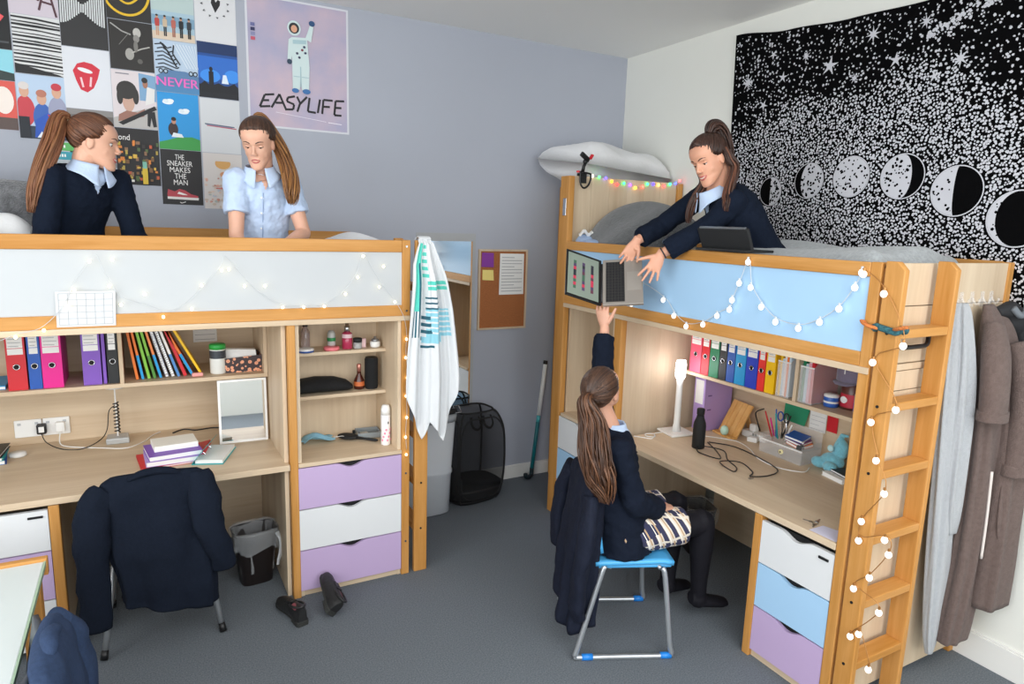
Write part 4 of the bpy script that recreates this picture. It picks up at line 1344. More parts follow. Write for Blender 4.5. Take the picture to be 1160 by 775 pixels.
MB(LILCARD).box(0, .235, -.045, .045, 0, .345).build('body', t, bevel=.002)
MB(PAPER).box(-.0012, 0, -.033, .033, .17, .32).build('spine_label', t)
for z in (.13, .22):
    MB(mat('violet_dark', '#6A4E94', .5)).box(.03, .06, -.0465, -.0448, z, z + .008).build('slot', t)
t = thing('water_bottle', 'matt black metal water bottle on the right desk', 'bottle', (2.745, 2.7, ZT))
MB(BLACKM).lathe([(.033, 0), (.036, .004), (.036, .13), (.033, .15), (.022, .18), (.0195, .196)], n=28).build('body', t, smooth=True)
MB(BLACKM).lathe([(.0195, .197), (.022, .199), (.023, .228), (.019, .233), (0, .234)], n=28).build('cap', t, smooth=True)
BAMB = wood('bamboo', '#D49A52', '#E7B877', 'z', freq=25)
t = thing('tablet_stand', 'slatted bamboo stand leaning open on the right desk', 'stand', (3.1, 2.8, ZT), -.15)
for k in range(4):
    y = -.066 + .044 * k
    MB(BAMB).prism([(-.02, y - .02, .004), (-.02, y + .02, .004), (.085, y + .02, .2), (.085, y - .02, .2)], (.009, 0, -.005)).build('slat', t, bevel=.001)
MB(BAMB).box(-.06, -.02, -.088, .088, 0, .012).build('front_ledge', t, bevel=.002)
MB(BAMB).prism([(.09, -.02, .17), (.09, .02, .17), (.16, .02, 0), (.16, -.02, 0)], (.008, 0, .003)).build('rear_leg', t)
tag(MB(mat('mint', '#BFE3D2', .4)).lathe([(0, 0), (.014, .001), (.024, .015), (.025, .03), (.019, .048), (.008, .056), (0, .057)], (3.045, 2.79, ZT + .0125), 20).build('egg_timer', smooth=True, loc=(3.045, 2.79, ZT + .0125)), 'mint green egg-shaped timer on the bamboo stand', 'timer')
cable('cable', 'black charging cable looped on the right desk', [(2.86, 2.74, ZT + .004), (2.79, 2.6, ZT + .004), (2.71, 2.5, ZT + .004), (2.67, 2.62, ZT + .01), (2.75, 2.68, ZT + .014), (2.82, 2.58, ZT + .01), (2.74, 2.47, ZT + .005), (2.69, 2.36, ZT + .004),
      (2.63, 2.33, ZT + .004), (2.66, 2.45, ZT + .012), (2.76, 2.4, ZT + .01), (2.72, 2.28, ZT + .004), (2.66, 2.24, ZT + .004), (2.75, 2.2, ZT + .008), (2.87, 2.25, ZT + .006), (2.93, 2.45, ZT + .006), (2.94, 2.62, ZT + .006), (2.87, 2.74, ZT + .004)], .0032, BLACK, 8)
MB(CHROME).box(2.63, 2.655, 2.215, 2.228, ZT, ZT + .007).build('cable_plug', bpy.data.objects['cable.003'], world=True)
cable('cable', 'thin white cable lying across the right desk', [(2.98, 2.9, ZT + .003), (2.92, 2.86, ZT + .003), (2.98, 2.78, ZT + .004), (3.04, 2.68, ZT + .003), (3.0, 2.55, ZT + .003), (2.92, 2.42, ZT + .003), (2.9, 2.28, ZT + .003), (2.97, 2.17, ZT + .003), (3.06, 2.2, ZT + .003)], .0028, PLASTW, 8)
cable('cable', 'white cable curled at the foot of the column lamp', [(2.76, 3.0, ZT + .003), (2.68, 3.0, ZT + .003), (2.64, 2.95, ZT + .003), (2.6, 2.98, ZT + .003), (2.62, 3.01, ZT + .006), (2.66, 2.98, ZT + .008), (2.6, 2.93, ZT + .003), (2.56, 2.97, ZT + .003), (2.53, 3.01, ZT + .003)], .003, PLASTW, 8)
t = thing('charger', 'white charger brick on the desk beside the bamboo stand', 'charger', (3.14, 2.65, ZT), .4)
MB(PLASTW).box(-.03, .03, -.03, .03, 0, .03).build('body', t, bevel=.006)
MB(CHROME).box(.01, .016, -.012, -.004, .03, .046).build('pin', t)
MB(CHROME).box(.01, .016, .004, .012, .03, .046).build('pin', t)
t = thing('extension_socket', 'white extension block with plugs behind the bamboo stand', 'extension lead', (3.2, 2.68, ZT), 0)
MB(PLASTW).box(-.03, .03, -.09, .09, 0, .04).build('body', t, bevel=.006)
MB(PLASTW).box(-.02, .02, .0, .045, .04, .085).build('adapter', t, bevel=.008)
MB(BLACK).tube(crom([(-.01, -.03, .06), (-.03, -.02, .12), (.0, .02, .16), (.02, -.02, .19)], 6), .004, 6).build('lead', t, smooth=True)

# organiser and its contents
OX0, OX1, OY0, OY1 = 3.04, 3.2, 2.24, 2.52
t = thing('desk_organiser', 'clear plastic drawer organiser full of stationery on the right desk', 'organiser', (3.12, 2.38, ZT))
CP = mat('acrylic', '#FFFFFF', .15, alpha=.18)


def ob(x0, x1, y0, y1, z0, z1): return (x0 - 3.12, x1 - 3.12, y0 - 2.38, y1 - 2.38, z0, z1)


for nm, a in (('base', ob(OX0, OX1, OY0, OY1, 0, .003)), ('front', ob(OX0, OX0 + .003, OY0, OY1, .003, .075)), ('back', ob(OX1 - .003, OX1, OY0, OY1, .003, .17)),
              ('side', ob(OX0, OX1, OY0, OY0 + .003, .003, .11)), ('side', ob(OX0, OX1, OY1 - .003, OY1, .003, .11)), ('tray_floor', ob(OX0, OX1, OY0, OY1, .075, .078)), ('rim', ob(OX0 - .001, OX0 + .003, OY0, OY1, .072, .08))):
    MB(CP if nm != 'rim' else PLASTW).box(*a).build(nm, t)
MB(mat('knob_cream', '#F2E9B8', .4)).lathe([(0, 0), (.014, 0), (.014, .006), (0, .008)], ob(OX0, 0, 2.37, 0, .04, 0)[0:1] + (-.01, .04), 16, Matrix.Rotation(-PI / 2, 4, 'Y')).build('drawer_knob', t, smooth=True)
MB(DARK).ell((OX0 - 3.12 - .008, -.01, .04), (.002, .005, .005), n=10, m=6).build('knob_hole', t)
rnd = random.Random(3)
ZO = ZT + .079
for k, (lb_, c, y, dx, dy, L) in enumerate((('red pen leaning in the clear organiser', RED, 2.5, -.02, .04, .15), ('blue felt pen leaning in the organiser corner', ROYAL, 2.48, .02, .03, .16), ('black marker standing in the organiser', BLKCARD, 2.45, .03, -.02, .14),
                                            ('teal pen in the clear organiser', TEALC, 2.46, -.03, .0, .155), ('white pen lying across the organiser front', PLASTW, 2.42, -.05, -.08, .14), ('pink highlighter in the clear organiser', MAGENTA, 2.505, -.03, .02, .11), ('grey mechanical pencil in the organiser', CHROME, 2.4, .03, .04, .15))):
    p0 = V((3.1 + .012 * (k % 3), y - .01, ZO + .005))
    d = V((dx, dy, .13)).normalized()
    o = MB(c).tube([p0, p0 + d * L * .75, p0 + d * L * .98, p0 + d * L], [.0045, .0045, .004, .002], 8).build('pen', smooth=True, loc=p0)
    MB(CHROME if c != CHROME else BLKCARD).tube([p0 + d * L * .5, p0 + d * L * .9], .0015, 5).build('clip', o, world=True)
    tag(o, lb_, 'pen', 'pens in the desk organiser')
t = thing('scissors', 'scissors with black and blue ring handles in the organiser', 'scissors', (3.12, 2.44, ZO), 0)
for s_, m in ((-1, BLACK), (1, ROYAL)):
    pts = [(0, s_ * .02 + .018 * math.cos(a), .13 + .026 * math.sin(a)) for a in [2 * PI * i / 20 for i in range(21)]]
    MB(m).tube(pts, .004, 6, cap=False).build('ring_handle', t, smooth=True)
    MB(CHROME).prism([(0, s_ * .012, .105), (0, s_ * .003, .105), (0, -s_ * .003, .0), (0, -s_ * .006, .005)], (.002 * s_, 0, 0)).build('blade', t)
for k, (m, lb_, z) in enumerate(((ROYAL, 'small blue notebook on top in the organiser', .06), (mat('plum_card', '#7A3F78', .5), 'plum notebook under the blue one in the organiser', .042), (ORGCARD, 'orange pad lowest in the organiser', .026))):
    t = thing('notebook', lb_, 'notebook', (3.12, 2.335 - .008 * k, ZO + z - .02), .2 - .15 * k, 'small notebooks in the organiser', rot=(.12, -.1, .2 - .15 * k))
    MB(m).box(-.05, .05, -.05, .05, 0, .0015).build('cover', t)
    MB(m).box(-.05, .05, -.05, .05, .0125, .014).build('cover', t)
    MB(PAPER).box(-.048, .048, -.048, .049, .0015, .0125).build('pages', t)
t = thing('bulldog_clip', 'black bulldog clip at the right end of the organiser', 'clip', (3.08, 2.265, ZO), .3)
MB(BLACK).prism([(-.02, 0, .0), (.02, 0, 0), (.012, 0, .02), (-.012, 0, .02)], (0, .03, 0)).build('clip_body', t)
MB(CHROME).tube([(-.008, .015, .02), (-.014, .0, .04), (.014, 0, .04), (.008, .015, .02)], .0015, 5).build('wire', t)
# papers on the back wall of the desk
xb_ = XR + .862
sheet('card', 'dark green card propped behind the organiser', 'card', ((xb_ - .03, 2.53, .9), (xb_ - .03, 2.385, .89), (xb_ - .004, 2.375, 1.0), (xb_ - .004, 2.545, 1.0)), mat('bottle_green', '#1F8D66', .7))
sheet('note', 'white note on the wall between the green and red cards', 'paper', ((xb_ - .004, 2.375, .88), (xb_ - .004, 2.27, .88), (xb_ - .004, 2.27, 1.0), (xb_ - .004, 2.375, 1.0)), lines=5)
sheet('card', 'red card on the wall right of the white note', 'card', ((xb_ - .004, 2.265, .9), (xb_ - .004, 2.2, .9), (xb_ - .004, 2.2, 1.0), (xb_ - .004, 2.265, 1.0)), RED)
# turquoise cloth toy
TOY = mat('turquoise_plush', '#7CC3D6', .95, noise=(40, .15), bump=(150, .6), sheen=.4)
b = MB(TOY)
b.ell((3.16, 2.14, ZT + .045), (.05, .065, .045), n=18).ell((3.19, 2.12, ZT + .11), (.035, .04, .06), n=18).ell((3.12, 2.19, ZT + .03), (.03, .045, .03), n=14).ell((3.1, 2.11, ZT + .03), (.03, .04, .028), n=14)
b.tube([(3.19, 2.13, ZT + .15), (3.19, 2.12, ZT + .19), (3.2, 2.09, ZT + .19)], [.02, .014, .008], 10)
vs, fs = fuse(b, .005, 4)
o = MB(TOY).add(vs, fs).build('soft_toy', smooth=True, loc=(3.15, 2.13, ZT))
tag(o, 'crumpled turquoise plush toy at the end of the right desk', 'toy')
MB(mat('pale_aqua', '#BFE5EA', .9)).ell((3.148, 2.15, ZT + .115), (.012, .018, .018), n=14).build('muzzle', o, world=True, smooth=True)
slab('notepad', 'white notepad with dark lines beside the turquoise toy', 'notepad', (3.07, 2.03, ZT), .1, .14, .022, -.2, PAPER, True, None)
slab('notebook', 'dark notebook lying on the white notepad', 'notebook', (3.1, 2.02, ZT + .0225), .09, .12, .012, -.3, BLKCARD, True, None)
t = thing('key_ring', 'small bunch of keys on the front of the right desk', 'keys', (2.49, 1.73, ZT))
MB(CHROME).tube([(.012 * math.cos(a), .012 * math.sin(a), .002) for a in [2 * PI * i / 16 for i in range(17)]], .0015, 5).build('ring', t)
for a in (.3, 1.9, 3.6):
    M = Matrix.Rotation(a, 4, 'Z')
    b = MB(CHROME).lathe([(0, 0), (.009, 0), (.009, .002), (0, .002)], M @ V((.02, 0, .001)), 12)
    b.obox(M @ Matrix.Translation((.04, 0, .002)), .026, .006, .002)
    b.build('key', t)
sheet('paper', 'pale lilac paper sheet on the desk edge by the ladder', 'paper', ((2.41, 1.7, ZT + .0008), (2.41, 1.575, ZT + .0008), (2.53, 1.58, ZT + .0008), (2.5, 1.7, ZT + .0008)), mat('pale_lilac_paper', '#DAD9EE', .8))

# ------------------------------------------------------------------ up on the right bunk
t = thing('tablet', 'tablet in a black case standing on the right bunk rail', 'tablet', (2.43, 2.305, 1.873), 0)
t.rotation_euler = (0, 0, -PI / 2 + .05)
Mx = Matrix.Rotation(.45, 4, 'X')
b = MB(BLACKM)
b.obox(Mx @ Matrix.Translation((0, .0, .06)), .3, .016, .118)
b.build('case', t, bevel=.006)
MB(mat('tablet_edge', '#8F959B', .3, .6)).obox(Mx @ Matrix.Translation((0, 0, .121)), .27, .01, .006).build('tablet_edge', t)
MB(BLACKM).obox(Matrix.Translation((0, .04, .006)), .3, .2, .012).build('keyboard_flap', t, bevel=.004)
MB(BLACK).obox(Mx @ Matrix.Translation((.0, .0085, .065)), .28, .002, .11).build('screen', t)
# clamp phone holder on the headboard
t = thing('clip_holder', 'black clamp phone holder gripping the headboard top', 'clamp', (2.51, 3.66, 2.283))
b = MB(BLACKM)
b.box(-.02, .02, -.022, .036, .003, .02).box(-.02, .02, -.022, -.008, -.045, .003).box(-.02, .02, .028, .04, -.04, .003)
b.build('clamp', t, bevel=.003)
MB(BLACK).tube([(0, 0, .02), (0, -.01, .06), (.01, -.01, .08)], [.012, .01, .01], 10).build('stem', t, smooth=True)
MB(BLACK).ell((.01, -.01, .09), .016, n=14).build('ball_joint', t, smooth=True)
MB(BLACK).obox(Matrix.Translation((.0, -.02, .118)) @ E3(.2, .5, .2), .08, .02, .03).build('cradle', t, bevel=.005)
MB(RED).obox(Matrix.Translation((.045, -.025, .122)) @ E3(.2, .5, .2), .012, .022, .034).build('grip_pad', t, bevel=.003)
MB(RED).lathe([(0, 0), (.012, 0), (.012, .012), (0, .012)], (-.04, -.01, .02), 14).build('knob', t)
MB(BLACK).tube(crom([(-.035, -.03, .03), (-.035, -.03, -.04), (-.01, -.035, -.075), (.03, -.03, -.055), (.045, -.03, -.01), (.04, -.03, .015), (-.02, -.03, .02)], 6), .006, 8).build('bent_wire', t, smooth=True)
# clothes beside the cushion
BLS = mat('pale_blue_cloth', '#9DB2D2', .9, bump=(80, .5))
b = MB(BLS)
b.ell((2.5, 3.55, 1.87), (.06, .09, .04), n=16).ell((2.47, 3.46, 1.86), (.05, .08, .03), n=16).ell((2.49, 3.58, 1.82), (.06, .07, .1), n=14)
vs, fs = fuse(b, .006, 3)
tag(MB(BLS).add(vs, fs).build('folded_shirt', smooth=True, loc=(2.48, 3.52, 1.75)), 'crumpled pale blue shirt in front of the dark grey cushion', 'shirt')
b = MB(PAPER)
b.grid(8, 8, lambda u, v: V((2.46 + .05 * u, 3.5 + .1 * v, 1.925 + .025 * math.sin(5 * u + 2) * math.sin(6 * v))))
tag(b.build('tissue', smooth=True, thick=.002, loc=(2.48, 3.55, 1.92)), 'crumpled white tissue on the pale blue shirt', 'tissue')
BEI = mat('beige_plush', '#CDBB9E', .95, noise=(50, .15), bump=(160, .6), sheen=.4)
b = MB(BEI)
b.ell((2.74, 2.98, 1.84), (.1, .09, .09)).ell((2.69, 2.86, 1.83), (.06, .07, .07)).ell((2.78, 3.04, 1.93), (.035, .03, .03)).ell((2.8, 2.96, 1.93), (.035, .03, .03))
vs, fs = fuse(b, .007, 3)
tag(MB(BEI).add(vs, fs).build('soft_toy', smooth=True, loc=(2.73, 2.95, 1.75)), 'beige plush toy lying between the girl\'s arm and the cushion', 'toy')
# grey duvet over the right mattress
b = MB(FAB_G)


def duv(u, v):
    x, y = 2.445 + .85 * u, 1.575 + 1.0 * v
    e = min(1, 6 * u) * min(1, 6 * (1 - u)) * min(1, 8 * (1 - v) + .15) * min(1, 7 * v + .3)
    return V((x, y, 1.60 + .285 * e ** .5 + .025 * math.sin(7 * v + 2 * u) * e + .016 * math.sin(13 * u + 6 * v) * e + .035 * math.exp(-((u - .55) / .25) ** 2 - ((v - .55) / .3) ** 2)))


b.grid(40, 46, duv)
o = b.build('duvet', smooth=True, loc=(2.87, 2.05, 1.66))
tag(o, 'fluffy grey duvet bunched at the ladder end of the right bunk', 'duvet')

# ------------------------------------------------------------------ tapestry with moon phases
XT = XW - .012
TOPP = [(3.25, 3.171), (2.85, 3.12), (2.45, 3.09), (2.06, 3.075), (1.6, 3.1), (1.1, 3.13), (.7, 3.15)]


def ttop(y):
    for (a, za), (b2, zb) in zip(TOPP[:-1], TOPP[1:]):
        if b2 <= y <= a:
            k = (a - y) / (a - b2)
            k = k * k * (3 - 2 * k)
            return za + (zb - za) * k
    return 3.15


TY0, TY1, TZ0 = .72, 3.25, 1.42


def tp(y, z, off=0):
    ye = y + .04 * (3.171 - z) * -1 * max(0, (y - 2.6)) / .65
    return V((XT - .006 - .005 * math.sin(5.1 * y + 1.3 * z) - .0008 * math.sin(11 * y - 2 * z) - off, ye, z))


m_tap = mat('tapestry_black', '#0A0A0B', 1, spec=.03)
m_tw = mat('tapestry_white', '#C4C4CA', .95, spec=.08)
b = MB(m_tap)
b.grid(80, 50, lambda u, v: tp(TY0 + (TY1 - TY0) * u, TZ0 + (ttop(TY0 + (TY1 - TY0) * u) - TZ0) * v))
moons = [(2.895, 2.209, .085, 'half'), (2.618, 2.262, .1, 'gibl'), (2.351, 2.273, .108, 'full'), (2.072, 2.262, .112, 'gibr'), (1.807, 2.185, .118, 'halfr'), (1.54, 2.06, .125, 'cres')]
rt = random.Random(21)
b.use(m_tw)


def blot(y, z, r, n=5):
    a0 = rt.uniform(0, 6)
    pts = []
    for k in range(n):
        a = a0 + 2 * PI * k / n
        rr = r * rt.uniform(.65, 1.15)
        pts.append(tp(y + rr * math.cos(a), z + rr * math.sin(a), .0012))
    b.add(pts, [tuple(range(n))])


def star(y, z, r, n=5):
    a0 = rt.uniform(0, 6)
    pts = [tp(y + (r if k % 2 == 0 else r * .3) * math.cos(a0 + PI * k / n), z + (r if k % 2 == 0 else r * .3) * math.sin(a0 + PI * k / n), .0014) for k in range(2 * n)]
    b.add(pts, [tuple(range(2 * n))])


def inmoon(y, z, k=1.06):
    return any((y - my) ** 2 + (z - mz) ** 2 < (mr * k) ** 2 for my, mz, mr, _ in moons)


cell = .0135
occ = set()
for _ in range(70000):
    y, z = rt.uniform(TY0 + .01, TY1 - .012), rt.uniform(TZ0, 3.15)
    if z > ttop(y) - .012 or inmoon(y, z): continue
    edge = 2.66 + .07 * math.sin(3.1 * y + .6) + .05 * math.sin(7.3 * y) + .1 * math.exp(-((y - 2.05) / .22) ** 2) + .05 * max(0, 1.6 - y)
    d = edge - z
    pr = 1 if d > .22 else (.16 + .84 * max(0, (d + .03) / .25) if d > -.03 else .105)
    if rt.random() > pr: continue
    key = (int(y / cell), int(z / cell))
    if key in occ: continue
    occ.add(key)
    if z < 1.84 and rt.random() < .3: continue
    blot(y, z, rt.uniform(.0045, .0085) if d > 0 else rt.choice((.004, .005, .006, .008)), 5)
for y, z, r in ((3.13, 2.87, .05), (2.56, 2.87, .055), (2.32, 2.98, .045), (3.0, 2.72, .035), (2.87, 2.86, .035), (2.72, 2.95, .03), (2.18, 2.83, .04), (1.87, 2.78, .045), (2.05, 2.98, .035), (2.95, 3.0, .03), (1.6, 2.85, .04), (1.35, 2.95, .05), (2.4, 2.78, .03), (1.98, 2.72, .03)):
    star(y, z, r, rt.choice((5, 8)))
for k in range(120):
    t_ = rt.random()
    y, z = 2.04 - .42 * t_ + rt.gauss(0, .012), 2.9 + .18 * t_ + rt.gauss(0, .016)
    if z < ttop(y) - .02: blot(y, z, rt.uniform(.004, .011))
for my, mz, mr, ph in moons:
    N = 40
    b.use(m_tw)
    b.add([tp(my + mr * math.cos(a), mz + mr * math.sin(a), .0012) for a in [2 * PI * k / N for k in range(N)]], [tuple(range(N))])
    b.use(m_tap)
    b.add([tp(my + mr * .955 * math.cos(a), mz + mr * .955 * math.sin(a), .0018) for a in [2 * PI * k / N for k in range(N)]], [tuple(range(N))])
    # lit side, by phase (+y is to the left in the picture)
    b.use(m_tw)
    cf = {'half': (-1, 0), 'gibl': (-1, .55), 'full': (-1, 1), 'gibr': (1, .45), 'halfr': (1, -.12), 'cres': (1, -.72)}[ph]
    R_ = mr * .95
    rows = []
    for k in range(25):
        a = PI * k / 24
        y0, y1, z = my + cf[0] * R_ * math.sin(a), my - cf[0] * cf[1] * R_ * math.sin(a), mz + R_ * math.cos(a)
        rows.append([tp(y0 + (y1 - y0) * j / 8, z, .0026) for j in range(9)])
    b.rings(rows, cap=False, closed=False)
    b.use(m_tap)
    lit = []
    for _ in range(420):
        a, rr = rt.uniform(0, 2 * PI), R_ * .92 * math.sqrt(rt.random())
        y, z = my + rr * math.cos(a), mz + rr * math.sin(a)
        w_ = (R_ ** 2 - (z - mz) ** 2) ** .5
        q_ = (y - my) * cf[0] / w_
        if q_ > -cf[1] * .96 and q_ < .95 and rt.random() < .8:
            dens = .5 + .5 * math.sin(9 * (y - my) / mr + my * 7) * math.sin(7 * (z - mz) / mr + 1)
            if rt.random() < dens * .4:
                n = 5
                r_ = rt.uniform(.003, .0085)
                a0 = rt.uniform(0, 6)
                b.add([tp(y + r_ * math.cos(a0 + 2 * PI * k / n), z + r_ * math.sin(a0 + 2 * PI * k / n), .0032) for k in range(n)], [tuple(range(n))])
o = b.build('tapestry', loc=(XT, 2.0, 2.4))
tag(o, 'black and white wall tapestry of stars and moon phases', 'tapestry')
from mathutils import noise as NZ_
# ------------------------------------------------------------------ chairs, jackets, floor things
TUBE = mat('grey_steel_tube', '#B9BDC1', .3, .7)
SEATB = mat('sky_blue_plastic', '#4FA9E0', .35)
SEATG = mat('dark_grey_plastic', '#3A3F46', .4)
FOOTB = mat('bright_blue_foot', '#1F7FD6', .4)


def chair(label, loc, rz, seat, foot, sled):
    t = thing('chair', label, 'chair', loc, rz)
    b = MB(seat)
    f_ = .055 if sled else 0

    def sf(u, v):
        x, y = -.2 + f_ + (.4 - f_ * .5) * u, -.2 + .4 * v
        return V((x, y * (1 - .08 * u), .452 - .012 * math.sin(PI * v) * math.sin(PI * u) - .02 * max(0, u - .85) * 6 * .5))
    b.grid(14, 14, sf)
    b.build('seat', t, smooth=True, thick=.02)
    MB(seat).prism([(-.195 + f_, -.19, .425), (.195 + f_ * .5, -.175, .418), (.195 + f_ * .5, .175, .418), (-.195 + f_, .19, .425)], (0, 0, .02)).build('seat_rim', t, bevel=.008)
    b = MB(seat)
    b.grid(10, 10, lambda u, v: V((-.2 + f_ - .05 * v + .03 * (2 * u - 1) ** 2, -.19 + .38 * u, .5 + .3 * v)))
    b.build('backrest', t, smooth=True, thick=.014)
    for s_ in (-1, 1):
        MB(TUBE).tube([(-.12 + f_, .17 * s_, .42), (-.19 + f_, .17 * s_, .45), (-.225 + f_, .17 * s_, .6), (-.235 + f_, .17 * s_, .74)], .009, 8).build('back_upright', t, smooth=True)
        if sled:
            P = crom([(-.10, .19 * s_, .43), (-.115, .195 * s_, .40), (-.215, .235 * s_, .06), (-.225, .24 * s_, .02), (-.2, .24 * s_, .012), (0, .24 * s_, .012), (.2, .24 * s_, .012), (.225, .24 * s_, .03), (.215, .235 * s_, .08), (.185, .2 * s_, .38), (.17, .19 * s_, .425)], 4)
            MB(TUBE).tube(P, .0125, 10).build('side_frame', t, smooth=True)
            for x in (-.17, .2):
                MB(foot).tube([(x - .025, .24 * s_, .0135), (x + .025, .24 * s_, .0135)], .0155, 10).build('foot_cap', t, smooth=True)
        else:
            for a, b2 in (((-.12, .18 * s_, .43), (-.235, .245 * s_, .0)), ((.15, .18 * s_, .43), (.22, .225 * s_, .0))):
                a, b2 = V(a), V(b2)
                l = MB(TUBE).tube([a, a.lerp(b2, .93)], .0125, 10).build('leg', t, smooth=True)
                MB(foot).tube([a.lerp(b2, .9), b2 + V((0, 0, .004))], [.0145, .0165], 10).build('foot_cap', l, smooth=True)
    for x in (-.1, .16):
        MB(TUBE).tube([(x, -.19, .425), (x, .19, .425)], .009, 8).build('cross_tube', t, smooth=True)
    return t


NAVY = mat('navy_wool', '#151B27', .95, spec=.12, noise=(90, .12), bump=(300, .25))
NAVY_LIT = mat('lit_navy_wool', '#303E58', .95, spec=.12, noise=(90, .12), bump=(300, .25))  # navy wool lightened, stronger light on the corner blazer put into the colour
NAVYB = mat('midnight_nylon', '#161B2A', .8, spec=.2, noise=(60, .15), bump=(120, .3))


def drape_ring(c, u, w, hw, ht, amp, k, ph, n=72):
    """closed cloth ring round c: half width along u, half depth along w, k folds of relative depth amp"""
    out = []
    for i in range(n):
        a = 2 * PI * i / n
        f = 1 + amp * (math.sin(k * a + ph) + .5 * math.sin((k + 3) * a - 1.7 * ph))
        ca, sa = math.cos(a), math.sin(a)
        e = .75
        x = hw * math.copysign(abs(ca) ** e, ca) * (1 + (f - 1) * .35)
        y = ht * math.copysign(abs(sa) ** e, sa) * f
        out.append(V(c) + V(u) * x + V(w) * y)
    return out


def jacket(name, label, cat, loc, rz, m, rows, sleeves, seed=0, lining=None, collar=True, hem=None):
    """garment over a chair back: rows = (z, y centre, x centre, half width, half depth, fold); sleeves = lists of (x, y, z, r)"""
    t = thing(name, label, cat, loc, rz)
    b = MB(m)
    R = []
    nz = 26
    rows = crom(rows, 6)
    n = 72
    for z, yc, xc, hw, ht, am in rows:
        zz = z
        ring = drape_ring((xc, yc, zz), (0, 1, 0), (1, 0, 0), hw, ht, am, 7, seed + z * 3, n)
        if hem:
            f = max(0, min(1, (rows[0][0] + .1 - z) / .1))
            ring = [p + V((0, 0, f * hem(2 * PI * i / n))) for i, p in enumerate(ring)]
        R.append(ring)
    b.rings(R, cap=False)
    b.v = [tuple(V(q) + V((NZ_.noise(V(q) * 9 + V((seed, 0, 0))) * .014 + NZ_.noise(V(q) * 24) * .005, NZ_.noise(V(q) * 8 + V((0, seed, 5))) * .006, 0))) for q in b.v]
    R[-1] = [V(q) for q in b.v[-n:]]
    base = len(b.v)
    top = R[-1]
    ctr = sum(top, V()) / n + V((0, 0, .012))
    b.v.append(tuple(ctr))
    for i in range(n):
        b.f.append((base - n + i, base - n + (i + 1) % n, base))
        b.i.append(b.cur)
    b.build('body', t, smooth=True, thick=.004)
    for s_ in sleeves:
        P = crom(s_, 6)
        Rr = []
        prev = None
        for i, (x, y, z, r) in enumerate(P):
            p = V((x, y, z))
            q = V(P[min(i + 1, len(P) - 1)][:3]) - V(P[max(i - 1, 0)][:3])
            u, w = frame(q, (0, 1, 0))
            if prev is not None and u.dot(prev) < 0: u, w = -u, -w
            prev = u
            wr = 1 + .05 * math.sin(i * 1.3 + seed)
            Rr.append([p + u * (r * .62 * math.cos(a) * (1 + .06 * math.sin(3 * a + i * .4))) + w * (r * wr * math.sin(a)) for a in [2 * PI * k / 24 for k in range(24)]])
        sb_ = MB(m).rings(Rr, cap=True)
        sb_.v = [tuple(V(q) + V((NZ_.noise(V(q) * 13 + V((seed, 3, 0))), NZ_.noise(V(q) * 13 + V((1, seed, 0))), .5 * NZ_.noise(V(q) * 13 + V((4, 4, seed))))) * .011) for q in sb_.v]
        sb_.build('sleeve', t, smooth=True)
    if collar:
        z, yc, xc, hw, ht, am = rows[-1]
        b = MB(m)
        P = crom([(xc - .012, yc - hw * .62, z - .012, .012), (xc - .014, yc - hw * .35, z + .008, .02), (xc - .008, yc, z + .014, .022), (xc - .014, yc + hw * .35, z + .008, .02), (xc - .012, yc + hw * .62, z - .012, .012)], 6)
        b.tube([q[:3] for q in P], [q[3] for q in P], 12, flat=.8)
        b.build('collar', t, smooth=True)
    return t


# seated girl's chair and the coat on its back
chair('blue plastic chair on a grey sled frame, under the seated girl', (1.951, 2.397, 0), -.42, SEATB, FOOTB, True)
jacket('jacket', 'dark navy coat hung over the back of the blue chair', 'coat', (2.013, 2.37, 0), -.42, NAVYB,
       [(.17, -.05, -.275, .17, .08, .2), (.3, -.03, -.265, .185, .08, .17), (.45, -.01, -.25, .2, .08, .12), (.6, 0, -.24, .21, .075, .08), (.72, 0, -.235, .212, .06, .05), (.8, 0, -.235, .2, .05, .03), (.84, 0, -.235, .16, .03, .02)],
       [[(-.27, .2, .78, .05), (-.3, .245, .66, .062), (-.32, .25, .5, .06), (-.32, .24, .34, .055)], [(-.25, -.2, .78, .05), (-.27, -.24, .62, .066), (-.29, -.235, .44, .062), (-.29, -.215, .28, .058), (-.285, -.2, .2, .05)]], 2,
       hem=lambda a: .05 * math.cos(a) - .02 * math.sin(2 * a))
# left desk chair with the blazer
chair('grey plastic chair with steel legs, hidden under the navy blazer', (.0, 3.43, 0), PI / 2, SEATG, BLACK, False)
jacket('blazer', 'navy school blazer draped over the chair at the left desk', 'blazer', (.0, 3.43, 0), PI / 2, NAVY,
       [(.245, -.03, -.285, .185, .06, .16), (.34, -.03, -.28, .185, .062, .12), (.5, -.01, -.265, .2, .06, .09), (.65, .0, -.258, .205, .055, .06), (.77, .0, -.255, .215, .045, .03), (.82, 0, -.255, .205, .034, .02), (.845, 0, -.255, .17, .018, .01)],
       [[(-.26, .19, .8, .05), (-.285, .238, .73, .066), (-.295, .252, .55, .066), (-.3, .255, .35, .06), (-.3, .25, .19, .055)],
        [(-.26, -.17, .83, .045), (-.3, -.185, .75, .066), (-.325, -.2, .6, .064), (-.32, -.24, .45, .056), (-.31, -.255, .37, .052)]], 5,
       hem=lambda a: -.03 * math.sin(a) * 0 + .05 * math.cos(a - .3))
